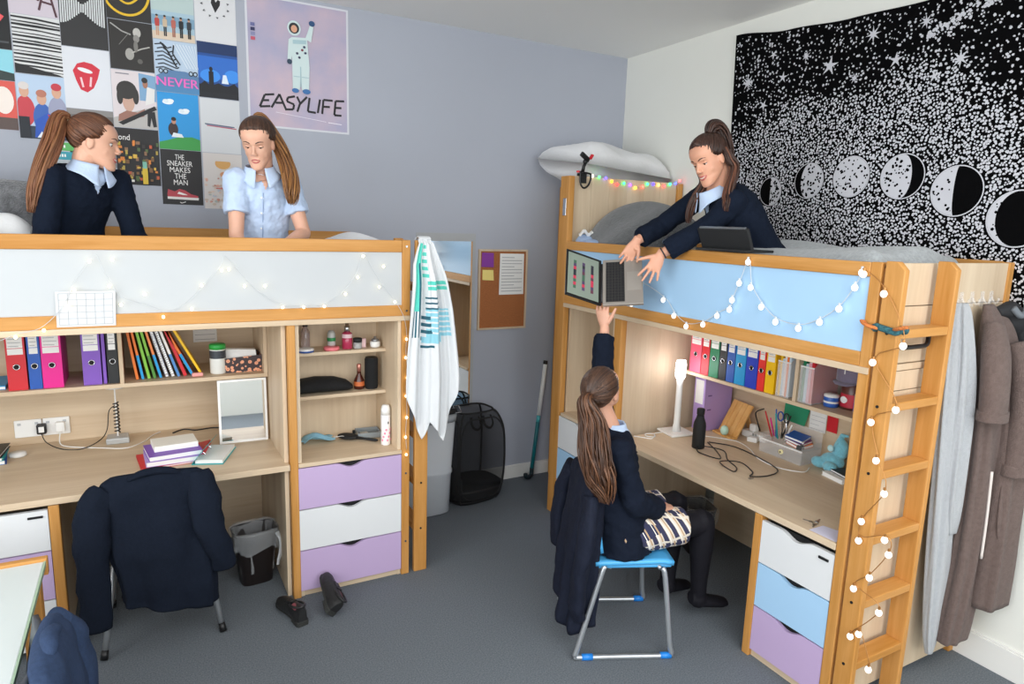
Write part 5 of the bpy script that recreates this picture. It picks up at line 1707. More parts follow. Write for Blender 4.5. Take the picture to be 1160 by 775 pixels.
# second chair in the lower left corner
chair('grey plastic chair tucked under the white table, lower left corner', (-.55, 2.03, 0), PI, SEATG, BLACK, False)
jacket('blazer', 'brighter lit navy blazer over the chair in the lower left corner', 'blazer', (-.55, 2.03, 0), PI, NAVY_LIT,
       [(.3, 0, -.285, .19, .065, .16), (.4, 0, -.285, .19, .065, .13), (.55, 0, -.28, .2, .06, .1), (.68, 0, -.275, .205, .055, .06), (.76, 0, -.27, .205, .045, .04), (.8, 0, -.265, .17, .03, .02), (.815, 0, -.265, .12, .016, .01)],
       [[(-.27, .19, .76, .05), (-.3, .235, .68, .066), (-.32, .25, .5, .064), (-.32, .24, .33, .056)], [(-.27, -.19, .76, .05), (-.3, -.23, .68, .066), (-.32, -.235, .5, .064), (-.32, -.22, .36, .056)]], 9)

# bins with liners
BINM = mat('dark_brown_plastic', '#1C1514', .45)
LINER = mat('clear_liner', '#E6E9EC', .2, alpha=.22)


def squircle(c, hx, hy, n=40, k=.5, wob=None):
    out = []
    for i in range(n):
        a = 2 * PI * i / n
        ca, sa = math.cos(a), math.sin(a)
        f = 1 + (wob(i, a) if wob else 0)
        out.append((c[0] + hx * f * math.copysign(abs(ca) ** k, ca), c[1] + hy * f * math.copysign(abs(sa) ** k, sa), c[2]))
    return out


def bin_(label, loc, rz, seed):
    t = thing('waste_bin', label, 'bin', loc, rz)
    MB(BINM).rings([squircle((0, 0, z), hx, hy) for z, hx, hy in ((0, .078, .062), (.005, .082, .066), (.29, .112, .088), (.3, .116, .092), (.298, .108, .084), (.02, .078, .062))], cap=True).build('body', t, smooth=True)
    r = random.Random(seed)
    ph = [r.uniform(0, 6) for _ in range(4)]
    w = lambda s_: (lambda i, a: s_ * (math.sin(7 * a + ph[0]) + .7 * math.sin(13 * a + ph[1]) + .5 * math.sin(19 * a + ph[2])))
    b = MB(LINER)
    rg = []
    for z, hx, hy, s_ in ((.07, .085, .066, .06), (.18, .095, .075, .04), (.29, .104, .082, .02), (.312, .114, .091, .03), (.3, .123, .1, .03), (.26, .122, .098, .045), (.22, .12, .096, .06), (.2, .118, .094, .07)):
        rg.append([(x, y, zz + (.018 * math.sin(5 * 2 * PI * i / 40 + ph[3]) if z < .23 and z > .1 and hx > .11 else 0)) for i, (x, y, zz) in enumerate(squircle((0, 0, z), hx, hy, 40, .5, w(s_)))])
    b.rings(rg, cap=False)
    b.build('liner', t, smooth=True)
    MB(mat('liner_tie', '#DDE1E4', .35, alpha=.75)).tube(crom([(.1, -.07, .28), (.115, -.09, .24), (.11, -.1, .18), (.095, -.105, .13), (.09, -.11, .11)], 6), [.016] * 18 + [.012] * 7, 8, flat=.35).build('liner_tie', t, smooth=True)
    MB(mat('crumpled_dark', '#2B2B2E', .6)).ell((.01, .01, .16), (.07, .055, .05), n=12, m=8).build('rubbish', t)
    return t


bin_('dark brown waste bin with clear liner under the left desk', (.455, 3.63, 0), .1, 1)
bin_('waste bin with clear liner under the right desk, behind the knees', (2.93, 2.84, 0), 1.2, 2)

# shoes
SHOE = mat('scuffed_black_leather', '#1E1E1F', .5, noise=(40, .25), bump=(90, .2))
SOLE = mat('dark_rubber', '#2B2C2A', .8)


def shoe(label, loc, rot, s_):
    t = thing('shoe', label, 'shoe', loc, rot=rot, group='pair of black school shoes')
    # toe towards +y, length .25
    prof = [(-.125, .026), (-.11, .034), (-.05, .033), (0, .036), (.06, .043), (.095, .041), (.118, .03), (.128, .012)]
    P = [(x, y) for y, x in prof] + [(-x * .92, y) for y, x in reversed(prof)]
    P = [(x + .006 * s_ * math.sin((y + .12) * 12), y) for x, y in P]
    MB(SOLE).prism([(x, y, 0) for x, y in P], (0, 0, .014)).build('sole', t, bevel=.004)
    MB(SOLE).prism([(x, y, -.012) for x, y in [(p, q) for p, q in P if q < -.03]], (0, 0, .014)).build('heel', t, bevel=.003)
    b = MB(SHOE)
    sec = [(-.122, .022, .068), (-.1, .031, .074), (-.055, .031, .066), (-.01, .033, .06), (.03, .038, .05), (.065, .04, .042), (.1, .036, .034), (.12, .022, .024)]
    rg = []
    for y, hw, h in sec:
        rg.append([(hw * math.cos(a) + .006 * s_ * math.sin((y + .12) * 12), y, .014 + h * max(0, math.sin(a)) ** .8) for a in [PI * k / 16 for k in range(17)]])
    b.rings(rg, closed=False, cap=False)
    b.add([rg[0][k] for k in range(17)], [tuple(range(17))]).add([rg[-1][k] for k in range(17)], [tuple(reversed(range(17)))])
    b.build('upper', t, smooth=True)
    MB(mat('insole_pink', '#8C4A52', .8)).ell((0, -.07, .066), (.024, .045, .014), n=18).build('insole', t, smooth=True)
    MB(SHOE).tube([(.0285 * math.cos(a), -.068 + .052 * math.sin(a), .078 - .012 * math.sin(a)) for a in [2 * PI * i / 28 for i in range(29)]], .006, 8, cap=False).build('collar', t, smooth=True)
    MB(SHOE).prism([(-.018, -.03, .076), (.018, -.03, .076), (.016, .03, .062), (-.016, .03, .062)], (0, 0, .005)).build('tongue', t, bevel=.002)
    for k in range(3):
        y = -.015 + .022 * k
        MB(BLACK).tube([(-.022, y, .068 - .007 * k), (0, y + .006, .078 - .007 * k), (.022, y, .068 - .007 * k)], .0022, 6).build('lace', t, smooth=True)
    return t


shoe('black school shoe standing on the carpet by the beech post', (.558, 3.19, .013), (0, 0, .28), 1)
shoe('black school shoe tipped against the plinth of the lilac drawers', (.74, 3.2, .062), (.42, .75, .2), -1)

# ------------------------------------------------------------------ things in the back corner
t = thing('laundry_hamper', 'black mesh pop-up laundry hamper standing by the back wall', 'hamper', (2.0, 4.16, 0), .12)
NET = mat('black_net', '#0D0D0E', .9, alpha=.5)
prof = [(.01, .15), (.06, .175), (.2, .195), (.4, .197), (.55, .185), (.64, .15), (.665, .12)]
HX, HY = 1.2, .95
MB(NET).rings([squircle((0, 0, z), r * HX, r * HY, 48, .62) for z, r in crom(prof, 4)], cap=False).build('net_sides', t, smooth=True)
MB(mat('black_nylon', '#0B0B0C', .7)).rings([squircle((0, 0, z), r * HX * 1.004, r * HY * 1.004, 48, .62) for z, r in crom([(.002, .13), (.01, .15), (.06, .175), (.12, .187)], 3)], cap=True).build('base', t, smooth=True)
b = MB(mat('black_nylon', '#0B0B0C', .7))
for a0 in (PI / 4, 3 * PI / 4, 5 * PI / 4, 7 * PI / 4):
    pts = []
    for z, r in crom(prof, 4):
        ca, sa = math.cos(a0), math.sin(a0)
        pts.append((r * HX * math.copysign(abs(ca) ** .62, ca), r * HY * math.copysign(abs(sa) ** .62, sa), z))
    MB(mat('black_nylon', '#0B0B0C', .7)).tube(pts, .007, 8).build('wire_edge', t, smooth=True)
for z, r in ((.665, .12), (.03, .16)):
    MB(mat('black_nylon', '#0B0B0C', .7)).tube(squircle((0, 0, z), r * HX, r * HY, 48, .62) + [squircle((0, 0, z), r * HX, r * HY, 48, .62)[0]], .007, 8, cap=False).build('wire_hoop', t, smooth=True)
# solid front panel piece and arched panel seams
b = MB(mat('black_nylon', '#0B0B0C', .7))


def hs(a, z):
    zz = sorted(crom(prof, 6))
    r = min(zz, key=lambda q: abs(q[0] - z))[1]
    ca, sa = math.cos(a), math.sin(a)
    return V((r * HX * 1.006 * math.copysign(abs(ca) ** .62, ca), r * HY * 1.006 * math.copysign(abs(sa) ** .62, sa), z))


b.grid(12, 12, lambda u, v: hs(PI * 1.02 + u * .9, .05 + v * (.36 - .2 * u)))
b.build('solid_panel', t, smooth=True)
for a0, a1 in ((PI * 1.27, PI * 1.73), (PI * .78, PI * 1.24)):
    pts = []
    for k in range(41):
        q = 2 * PI * k / 40
        u, v = .5 + .5 * math.copysign(abs(math.cos(q)) ** .5, math.cos(q)), .5 + .5 * math.copysign(abs(math.sin(q)) ** .5, math.sin(q))
        pts.append(hs(a0 + (a1 - a0) * u, .05 + .58 * v))
    MB(mat('black_nylon', '#0B0B0C', .7)).tube(pts, .006, 6, cap=False).build('panel_seam', t, smooth=True)
for s_ in (-1, 1):
    MB(mat('black_nylon', '#0B0B0C', .7)).tube(crom([(s_ * .05 - .03, -.12, .64), (s_ * .05 - .035, -.15, .585), (s_ * .05, -.165, .56), (s_ * .05 + .035, -.15, .585), (s_ * .05 + .03, -.12, .64)], 5), .009, 8, flat=.5).build('handle', t, smooth=True)

t = thing('laundry_bin', 'tall pale grey plastic laundry bin behind the left ladder', 'bin', (1.61, 4.12, 0))
PG = mat('pale_grey_plastic', '#D3D8DD', .35, trans=.15)
MB(PG).rings([squircle((0, 0, z), hx, hy, 48, .45) for z, hx, hy in ((0, .15, .15), (.01, .165, .165), (.28, .175, .175), (.29, .182, .18), (.31, .182, .18), (.32, .177, .175), (.66, .195, .19))], cap=True).build('body', t, smooth=True)
MB(mat('grey_rim', '#9FA4A9', .4)).rings([squircle((0, 0, z), hx, hy, 48, .45) for z, hx, hy in ((.655, .2, .195), (.69, .204, .2), (.7, .2, .195))], cap=True).build('lid', t, smooth=True)
o = MB(BLACKM).tube(crom([(1.560, 4.0, .715), (1.620, 3.96, .745), (1.720, 3.99, .74), (1.780, 4.03, .715), (1.700, 4.07, .712), (1.600, 4.05, .73), (1.540, 4.03, .716), (1.600, 3.97, .712), (1.740, 3.95, .725), (1.800, 3.98, .72)], 8), .018, 8, flat=.4).build('belt', smooth=True, loc=(1.660, 4.0, .705))
tag(o, 'coiled black belt lying on the pale grey laundry bin', 'belt')
MB(CHROME).tube([(1.785, 3.955, .71), (1.825, 3.955, .71), (1.825, 4.0, .745), (1.785, 4.0, .745), (1.785, 3.955, .71)], .004, 6).build('buckle', o, world=True)

t = thing('hockey_stick', 'hockey stick with white grip and teal shaft leaning in the corner', 'hockey stick', (2.6, 4.28, 0))
p0, p1 = V((.0, .02, .03)), V((.122, .068, .925))
TEALM = mat('hockey_teal', '#136B72', .3)
MB(TEALM).tube([p0, p0.lerp(p1, .3), p0.lerp(p1, .5)], [.016, .0155, .015], 10).build('shaft', t, smooth=True)
MB(mat('hockey_light_teal', '#4FB0B4', .3)).tube([p0.lerp(p1, .46), p0.lerp(p1, .52)], .0157, 10).build('shaft_band', t, smooth=True)
MB(mat('hockey_grip', '#ECECE8', .7, bump=(120, .4))).tube([p0.lerp(p1, .52), p0.lerp(p1, .975)], .0165, 10).build('grip', t, smooth=True)
MB(BLACK).tube([p0.lerp(p1, .97), p1], .017, 10).build('end_cap', t, smooth=True)
MB(mat('hockey_dark', '#15252B', .35)).tube(crom([p0 + V((.004, 0, .05)), p0 + V((0, -.002, .0)), (-.03, .0, .018), (-.06, -.005, .022), (-.068, -.008, .05)], 5), .017, 10).build('hook', t, smooth=True)

# ------------------------------------------------------------------ beach towel on the left ladder
TW = mat('towel_white', '#DADCDE', .95, bump=(200, .4), sheen=.3)
TQ = mat('towel_turquoise', '#56C9B8', .95, bump=(200, .4), sheen=.3)
TD = mat('towel_petrol', '#1D5A6B', .95, bump=(200, .4), sheen=.3)
TL = mat('towel_aqua', '#8CC7D6', .95, bump=(200, .4), sheen=.3)
LEFT = [(1.272, 1.875), (1.245, 1.80), (1.228, 1.742), (1.214, 1.557), (1.19, 1.276), (1.185, 1.13)]
RIGHT = [(1.335, 1.875), (1.36, 1.80), (1.40, 1.695), (1.444, 1.503), (1.492, 1.2), (1.5, 1.13)]


def interp(T, z):
    for (a, za), (b2, zb) in zip(T[:-1], T[1:]):
        if zb <= z <= za: return a + (b2 - a) * (za - z) / (za - zb)
    return T[-1][0] if z < T[-1][1] else T[0][0]


NU, NVt = 70, 90


def hemz(u):
    pts = [(0, 1.05), (.12, .95), (.3, .80), (.42, .9), (.55, .84), (.7, .775), (.82, .95), (.92, 1.05), (1, 1.14)]
    for (a, za), (b2, zb) in zip(pts[:-1], pts[1:]):
        if a <= u <= b2: return za + (zb - za) * (u - a) / (b2 - a)
    return 1.1


def tw(u, v):
    k = max(0, (v - .62) / .38)
    z = 1.882 - .83 * v + (hemz(u) - 1.052) * k * k * (3 - 2 * k)
    l, r = interp(LEFT, z), interp(RIGHT, z)
    x = l + (r - l) * u
    f = min(1, v * 3 + .15)
    y = 3.318 - .012 - f * (.022 + .022 * math.sin(2 * PI * (2.3 * u + .12 * v)) + .012 * math.sin(2 * PI * 5.2 * u + 3 * v)) - .03 * math.sin(PI * u) * f
    if v < .03: y += .02
    return V((x, y, z))


b = MB(TW)
for j in range(NVt):
    for i in range(NU):
        u, v = (i + .5) / NU, (j + .5) / NVt
        m = TW
        if .06 < u < .24 and .03 < v < .46: m = TQ
        if .17 < u < .21 and .15 < v < .5: m = TD
        if .06 < u < .2 and .46 < v < .62 and int(u * NU) % 4 < 2: m = TD
        if .33 < u < .45 and .03 < v < .26 and j % 4 < 2: m = TQ
        if .4 < u < .95 and .26 < v < .33 and (j % 3 < 2): m = TQ
        if .36 < u < .72 and .34 < v < .46 and j % 3 == 0: m = TD
        if .36 < u < .9 and .44 < v < .62 and j % 3 < 2: m = TL
        if .28 < u < .5 and .48 < v < .68 and j % 4 < 2 and u < .2 + v * .45: m = TD
        if .3 < u < .7 and .62 < v < .66: m = TL
        b.use(m)
        b.add([tw(i / NU, j / NVt), tw((i + 1) / NU, j / NVt), tw((i + 1) / NU, (j + 1) / NVt), tw(i / NU, (j + 1) / NVt)], [(0, 1, 2, 3)])
# the far half that hangs behind the stile
b.use(TW).grid(20, 20, lambda u, v: V((1.272 + .06 * u - .03 * v + .08 * u * v, 3.368 + .01 * math.sin(8 * u), 1.882 - .5 * v)))
b.grid(20, 4, lambda u, v: V((1.272 + .063 * u, 3.31 + .058 * v, 1.876 + .012 * math.sin(PI * v))))
o = b.build('beach_towel', smooth=True, thick=.003, loc=(1.3, 3.32, 1.88))
mm = o.modifiers.new('weld', 'WELD')
mm.merge_threshold = .0008
o.modifiers.move(1, 0)
tag(o, 'white beach towel with turquoise stripes hanging on the left ladder', 'towel')

# ------------------------------------------------------------------ string lights
WIRE = mat('light_wire', '#C9CDD2', .4)
WIREC = mat('copper_wire', '#B8824A', .35, .6)
WARM = mat('warm_led', '#FFF6DC', .4, emit=('#FFE7B0', 5))
GLOBE = mat('white_globe', '#FFFFFF', .3, emit=('#FFF3E2', .75))


def string_lights(label, wire, bulbs, mw_, mb, r, cap, wr=.0012, cat='string lights', cols=None):
    o = MB(mw_).tube(crom(wire, 4), wr, 5).build('string_lights', smooth=True, loc=wire[0])
    tag(o, label, cat)
    for k, p in enumerate(bulbs):
        m = cols[k] if cols else mb
        bu = MB(m).ell(p, (r, r, r * 1.15), n=12, m=8).build('bulb', o, world=True, smooth=True)
        if cap:
            MB(mw_).tube([V(p) + V((0, 0, r)), V(p) + V((0, 0, r * 1.9))], r * .4, 6).build('bulb_socket', bu, world=True)
    return o


LBp = [(-0.466, 1.45), (-0.369, 1.474), (-0.277, 1.571), (-0.253, 1.64), (-0.192, 1.758), (-0.109, 1.765), (-0.126, 1.653), (-0.088, 1.572), (0.004, 1.616), (0.071, 1.513), (0.186, 1.544), (0.231, 1.651), (0.318, 1.718), (0.348, 1.722), (0.413, 1.644), (0.503, 1.643), (0.58, 1.54), (0.679, 1.537), (0.777, 1.538), (0.883, 1.597), (0.946, 1.68), (0.974, 1.786), (1.079, 1.733), (1.056, 1.629), (1.14, 1.55)]
LWp = [(-0.52, 1.437), (-0.46, 1.463), (-0.384, 1.482), (-0.319, 1.542), (-0.281, 1.604), (-0.248, 1.677), (-0.196, 1.75), (-0.168, 1.787), (-0.144, 1.724), (-0.113, 1.649), (-0.077, 1.598), (0.005, 1.569), (0.073, 1.539), (0.126, 1.546), (0.181, 1.584), (0.246, 1.655), (0.316, 1.742), (0.332, 1.786), (0.372, 1.742), (0.427, 1.668), (0.502, 1.596), (0.582, 1.552), (0.685, 1.54), (0.779, 1.551), (0.858, 1.597), (0.934, 1.689), (0.976, 1.794), (1.025, 1.719), (1.081, 1.633), (1.147, 1.549), (1.19, 1.47)]
# the string goes on down the cabinet post
post_l = [(1.207, 1.38), (1.203, 1.28), (1.212, 1.17), (1.206, 1.07), (1.21, .95), (1.204, .84), (1.209, .74)]
string_lights('warm fairy lights draped in peaks over the white guard panel', [(x, 3.321, z) for x, z in LWp] + [(x, 3.321, z) for x, z in post_l], [(x, 3.316, z) for x, z in LBp] + [(x - .002, 3.318, z - .03) for x, z in post_l], WIRE, WARM, .0065, False)
RBp = [(3.0, 1.548), (2.937, 1.546), (2.91, 1.662), (2.679, 1.6), (2.59, 1.528), (2.496, 1.487), (2.382, 1.513), (2.296, 1.568), (2.223, 1.607), (2.212, 1.653), (2.179, 1.734), (2.139, 1.833), (2.111, 1.721), (2.042, 1.642), (1.959, 1.587), (1.841, 1.577), (1.745, 1.617), (1.666, 1.681), (1.61, 1.77), (1.589, 1.829)]
string_lights('white globe string lights draped over the pale blue guard panel', [(2.393, y, z + .016) for y, z in RBp], [(2.386, y, z) for y, z in RBp], WIRE, GLOBE, .0125, True, .0018)
LADp = [(1.577, 1.824), (1.489, 1.759), (1.393, 1.581), (1.498, 1.5), (1.388, 1.345), (1.475, 1.274), (1.436, 1.135), (1.389, 1.021), (1.462, 0.88), (1.463, 0.8), (1.364, 0.847), (1.342, 0.798), (1.402, 0.675), (1.458, 0.6), (1.348, 0.558), (1.446, 0.4), (1.414, 0.429), (1.358, 0.311)]
string_lights('white globe string lights wound down the right bunk ladder', [(2.388, y, z + .016) for y, z in LADp], [(2.38, y, z) for y, z in LADp], WIREC, GLOBE, .0125, True, .0018)
COLp = [(2.582, 2.288), (2.635, 2.284), (2.689, 2.281), (2.738, 2.263), (2.785, 2.246), (2.839, 2.256), (2.893, 2.249), (2.938, 2.232), (3.001, 2.242), (3.038, 2.262), (3.09, 2.265), (3.136, 2.262), (3.189, 2.257), (3.238, 2.273), (3.288, 2.281), (3.322, 2.3)]


def led(h): return mat('led_' + h[1:].lower(), h, .4, emit=(h, 6))


cl = [led(h) for h in ('#FFF0E0', '#40FF60', '#5040FF', '#FFB020', '#FF3030', '#30FF70', '#8040FF', '#FFC030', '#FF5040', '#30FF80', '#4030FF', '#FFC850', '#FF4040', '#30FF90', '#4050FF', '#FF5050')]
string_lights('multicoloured fairy lights along the top of the right headboard', [(x, 3.652, z + .006) for x, z in COLp], [(x, 3.649, z) for x, z in COLp], WIRE, None, .0085, False, .0012, cols=cl)

# ------------------------------------------------------------------ hooks, towels and robe on the ladder end of the right bunk
for k, x in enumerate((2.89, 2.97, 3.05, 3.13, 3.2)):
    t = thing('wall_hook', ('clear adhesive hook, %s from the ladder in the row of five' % ('first', 'second', 'third', 'fourth', 'fifth')[k]), 'hook', (x, 1.527, 1.715), group='row of clear hooks on the bunk end')
    MB(CP).box(-.014, .014, -.004, 0, -.03, .035).build('back_plate', t, bevel=.002)
    MB(CP).tube(crom([(0, -.004, .01), (0, -.02, -.015), (0, -.03, -.01), (0, -.034, .008)], 4), .005, 8).build('hook_arm', t, smooth=True)
MB(DARK)
t = thing('ladder_hook', 'black metal hook rail behind the top ladder rung', 'hook', (2.6, 1.527, 1.565))
MB(BLACK).tube(crom([(-.14, 0, .01), (-.14, -.05, .0), (-.1, -.06, -.01), (.0, -.06, -.012), (.06, -.06, -.008), (.085, -.05, .02), (.09, -.045, .05)], 5), .009, 8).build('bar', t, smooth=True)
t = thing('hair_scarf', 'small patterned scarf knotted round the top of the ladder stile', 'scarf', (2.415, 1.47, 1.63))
b = MB(mat('scarf_teal', '#2E5E66', .9, noise=(120, .5)))
pts = []
for k in range(33):
    a = 2 * PI * k / 32
    pts.append((.028 * math.copysign(abs(math.cos(a)) ** .5, math.cos(a)), .05 * math.copysign(abs(math.sin(a)) ** .5, math.sin(a)), .006 * math.sin(3 * a)))
b.tube(pts, .013, 8, cap=False)
b.build('band', t, smooth=True)
MB(mat('scarf_orange', '#C8743A', .9, noise=(150, .4))).tube(crom([(-.03, .03, 0), (-.045, .05, .004), (-.04, .075, .01), (-.03, .09, .018)], 5), [.014] * 16, 8, flat=.5).build('tail', t, smooth=True)
MB(mat('scarf_orange', '#C8743A', .9, noise=(150, .4))).tube(crom([(-.03, -.04, .005), (-.04, -.06, .012), (-.036, -.085, .02)], 5), [.013] * 11, 8, flat=.5).build('tail', t, smooth=True)

GT = mat('pale_grey_terry', '#AAADB1', 1, noise=(80, .06), bump=(260, .6), sheen=.5)


def hang(name, label, cat, m, strips, loc):
    """cloth hanging from hooks: strips of (z, x centre, y centre, half width, half depth, fold, k)"""
    t = thing(name, label, cat, loc)
    for nm, rows, sd in strips:
        R = []
        for z, xc, yc, hw, ht, am, k in crom(rows, 6):
            R.append(drape_ring((xc, yc, z), (1, 0, 0), (0, 1, 0), hw, ht, am, 5 + (sd % 3), sd + z * 1.5, 64))
        MB(m).rings(R, cap=True).build(nm, t, smooth=True, world=True)
    return t


hang('towel', 'pale grey terry towel hanging from the hooks nearest the ladder', 'towel', GT, [
    ('front_fall', [(.70, 3.03, 1.455, .035, .012, .1, 0), (.8, 3.0, 1.45, .06, .02, .2, 0), (1.0, 2.985, 1.45, .07, .024, .25, 0), (1.3, 2.965, 1.452, .065, .024, .25, 0), (1.5, 2.94, 1.46, .05, .022, .2, 0), (1.66, 2.92, 1.475, .035, .018, .1, 0), (1.71, 2.92, 1.485, .02, .01, .05, 0)], 1),
    ('back_fall', [(.12, 3.02, 1.465, .02, .012, .1, 0), (.25, 3.0, 1.46, .05, .018, .2, 0), (.55, 2.985, 1.465, .07, .022, .25, 0), (.9, 2.95, 1.468, .07, .022, .25, 0), (1.3, 2.91, 1.475, .065, .02, .2, 0), (1.6, 2.88, 1.485, .04, .016, .15, 0), (1.71, 2.885, 1.492, .02, .01, .05, 0)], 4)], (2.95, 1.49, 1.71))
RB = mat('taupe_fleece', '#6A5B56', 1, spec=.1, noise=(60, .12), bump=(220, .6), sheen=.1)
t = hang('bathrobe', 'taupe fleece bathrobe hanging from the hooks by the right wall', 'bathrobe', RB, [
    ('robe_front', [(.19, 3.11, 1.42, .09, .035, .12, 0), (.3, 3.12, 1.42, .095, .04, .15, 0), (.6, 3.14, 1.42, .09, .045, .18, 0), (.95, 3.135, 1.42, .085, .045, .18, 0), (1.2, 3.12, 1.425, .08, .045, .15, 0), (1.45, 3.1, 1.435, .075, .04, .1, 0), (1.62, 3.1, 1.455, .06, .03, .06, 0), (1.7, 3.1, 1.48, .03, .014, .03, 0)], 2),
    ('robe_back', [(.36, 3.245, 1.37, .1, .06, .1, 0), (.6, 3.245, 1.37, .1, .06, .14, 0), (.95, 3.245, 1.38, .1, .06, .14, 0), (1.2, 3.24, 1.39, .1, .06, .12, 0), (1.45, 3.2, 1.43, .085, .045, .1, 0), (1.6, 3.17, 1.45, .07, .032, .06, 0), (1.69, 3.14, 1.48, .03, .014, .03, 0)], 6)], (3.17, 1.49, 1.71))


def soft_tube(nm, P, t, m, flat=.7, world=True, n=20):
    P = crom(P, 6)
    return MB(m).tube([p[:3] for p in P], [p[3] for p in P], n, flat=flat, up=(0, 1, 0)).build(nm, t, smooth=True, world=world)


soft_tube('sleeve', [(3.06, 1.43, 1.62, .05), (3.03, 1.395, 1.52, .068), (3.025, 1.375, 1.38, .07), (3.03, 1.37, 1.26, .066)], t, RB)
soft_tube('cuff', [(3.03, 1.37, 1.275, .074), (3.03, 1.37, 1.235, .074)], t, RB)
soft_tube('sleeve', [(3.19, 1.39, 1.55, .055), (3.2, 1.35, 1.4, .07), (3.21, 1.335, 1.2, .072), (3.215, 1.335, 1.02, .068)], t, RB)
soft_tube('cuff', [(3.215, 1.335, 1.035, .076), (3.215, 1.335, .985, .076)], t, RB)
soft_tube('belt', [(3.19, 1.355, 1.05, .02), (3.17, 1.345, .9, .022), (3.17, 1.335, .74, .022), (3.2, 1.33, .68, .022), (3.235, 1.335, .74, .022), (3.235, 1.345, .92, .02)], t, RB, .4)
soft_tube('piping', [(3.105, 1.372, 1.0, .006), (3.12, 1.37, .8, .006), (3.13, 1.37, .6, .006)], t, mat('piping_pale', '#D9CFC9', .8), 1)
t = thing('coat', 'black coat shoulder hooked beside the bathrobe at the bunk corner', 'coat', (3.23, 1.48, 1.62))
b = MB(NAVYB)
b.ell((3.27, 1.45, 1.63), (.075, .05, .06)).tube([(3.13, 1.46, 1.67), (3.2, 1.45, 1.68), (3.3, 1.44, 1.62), (3.325, 1.44, 1.5)], [.02, .04, .05, .04], 12)
vs, fs = fuse(b, .008, 3)
MB(mat('black_coat', '#202124', .8)).add(vs, fs).build('shoulders', t, smooth=True, world=True)
MB(mat('grey_lining', '#6C7278', .7)).tube(crom([(3.17, 1.42, 1.69), (3.2, 1.405, 1.66), (3.23, 1.4, 1.67), (3.25, 1.405, 1.7)], 4), .014, 8).build('collar', t, smooth=True, world=True)
# ------------------------------------------------------------------ people
from mathutils import noise as NZ
LIPM = mat('lips', '#B8605C', .45)
EYEW = mat('eye_white', '#D9D3CD', .3)
IRIS = mat('iris_brown', '#3E2A1E', .2)
LASH = mat('lashes', '#2A1C18', .7)


def skin(name, h):
    m = mat(name, h, .5, noise=(14, .05))
    b = m.node_tree.nodes['Principled BSDF']
    b.inputs['Subsurface Weight'].default_value = .12
    b.inputs['Subsurface Radius'].default_value = (.012, .005, .003)
    return m


def hframe(c, f, up=(0, 0, 1)):
    f = V(f).normalized()
    r = f.cross(V(up)).normalized()
    u = r.cross(f)
    return Matrix.Translation(V(c)) @ Matrix((r, f, u)).transposed().to_4x4()


HEADP = [(-.108, .016, .083, .05), (-.102, .027, .0885, .03), (-.092, .036, .0895, .005), (-.078, .0445, .087, -.02), (-.064, .0505, .085, -.035), (-.05, .0555, .084, -.05),
         (-.03, .0605, .0835, -.065), (-.01, .0645, .082, -.085), (.01, .0675, .081, -.097), (.03, .071, .0845, -.103), (.055, .0735, .084, -.106), (.08, .068, .071, -.1), (.1, .052, .046, -.08), (.112, .032, .015, -.055), (.117, .012, -.008, -.03)]


def head(mb, M):
    R = M.to_3x3()

    def e(c, r, n=24, m=16): mb.ell(M @ V(c), r, R, n, m)
    rg = []
    for z, a, yf, yb in crom(HEADP, 3):
        yc = min(0, yf - .02) if z > -.06 else yb + (yf - yb) * .45
        ring = []
        for k in range(40):
            t = 2 * PI * k / 40
            c, s_ = math.cos(t), math.sin(t)
            x = a * math.copysign(abs(c) ** .88, c)
            y = yc + (yf - yc) * abs(s_) ** .92 if s_ >= 0 else yc - (yc - yb) * abs(s_) ** .95
            ring.append(M @ V((x, y, z)))
        rg.append(ring)
    mb.rings(rg)
    for s_ in (-1, 1):
        e((s_ * .034, .042, -.03), (.02, .024, .026))
        e((s_ * .07, -.006, -.006), (.007, .016, .028))
        e((s_ * .009, .092, -.026), (.0075, .009, .006))
    e((0, .073, .026), (.045, .014, .012))
    mb.tube([M @ V(q) for q in ((0, .076, .02), (0, .087, -.004), (0, .0985, -.021), (0, .094, -.029))], [.007, .008, .0095, .006], 10)
    e((0, .0825, -.0525), (.018, .007, .005))
    e((0, .0825, -.0615), (.0155, .007, .0055))


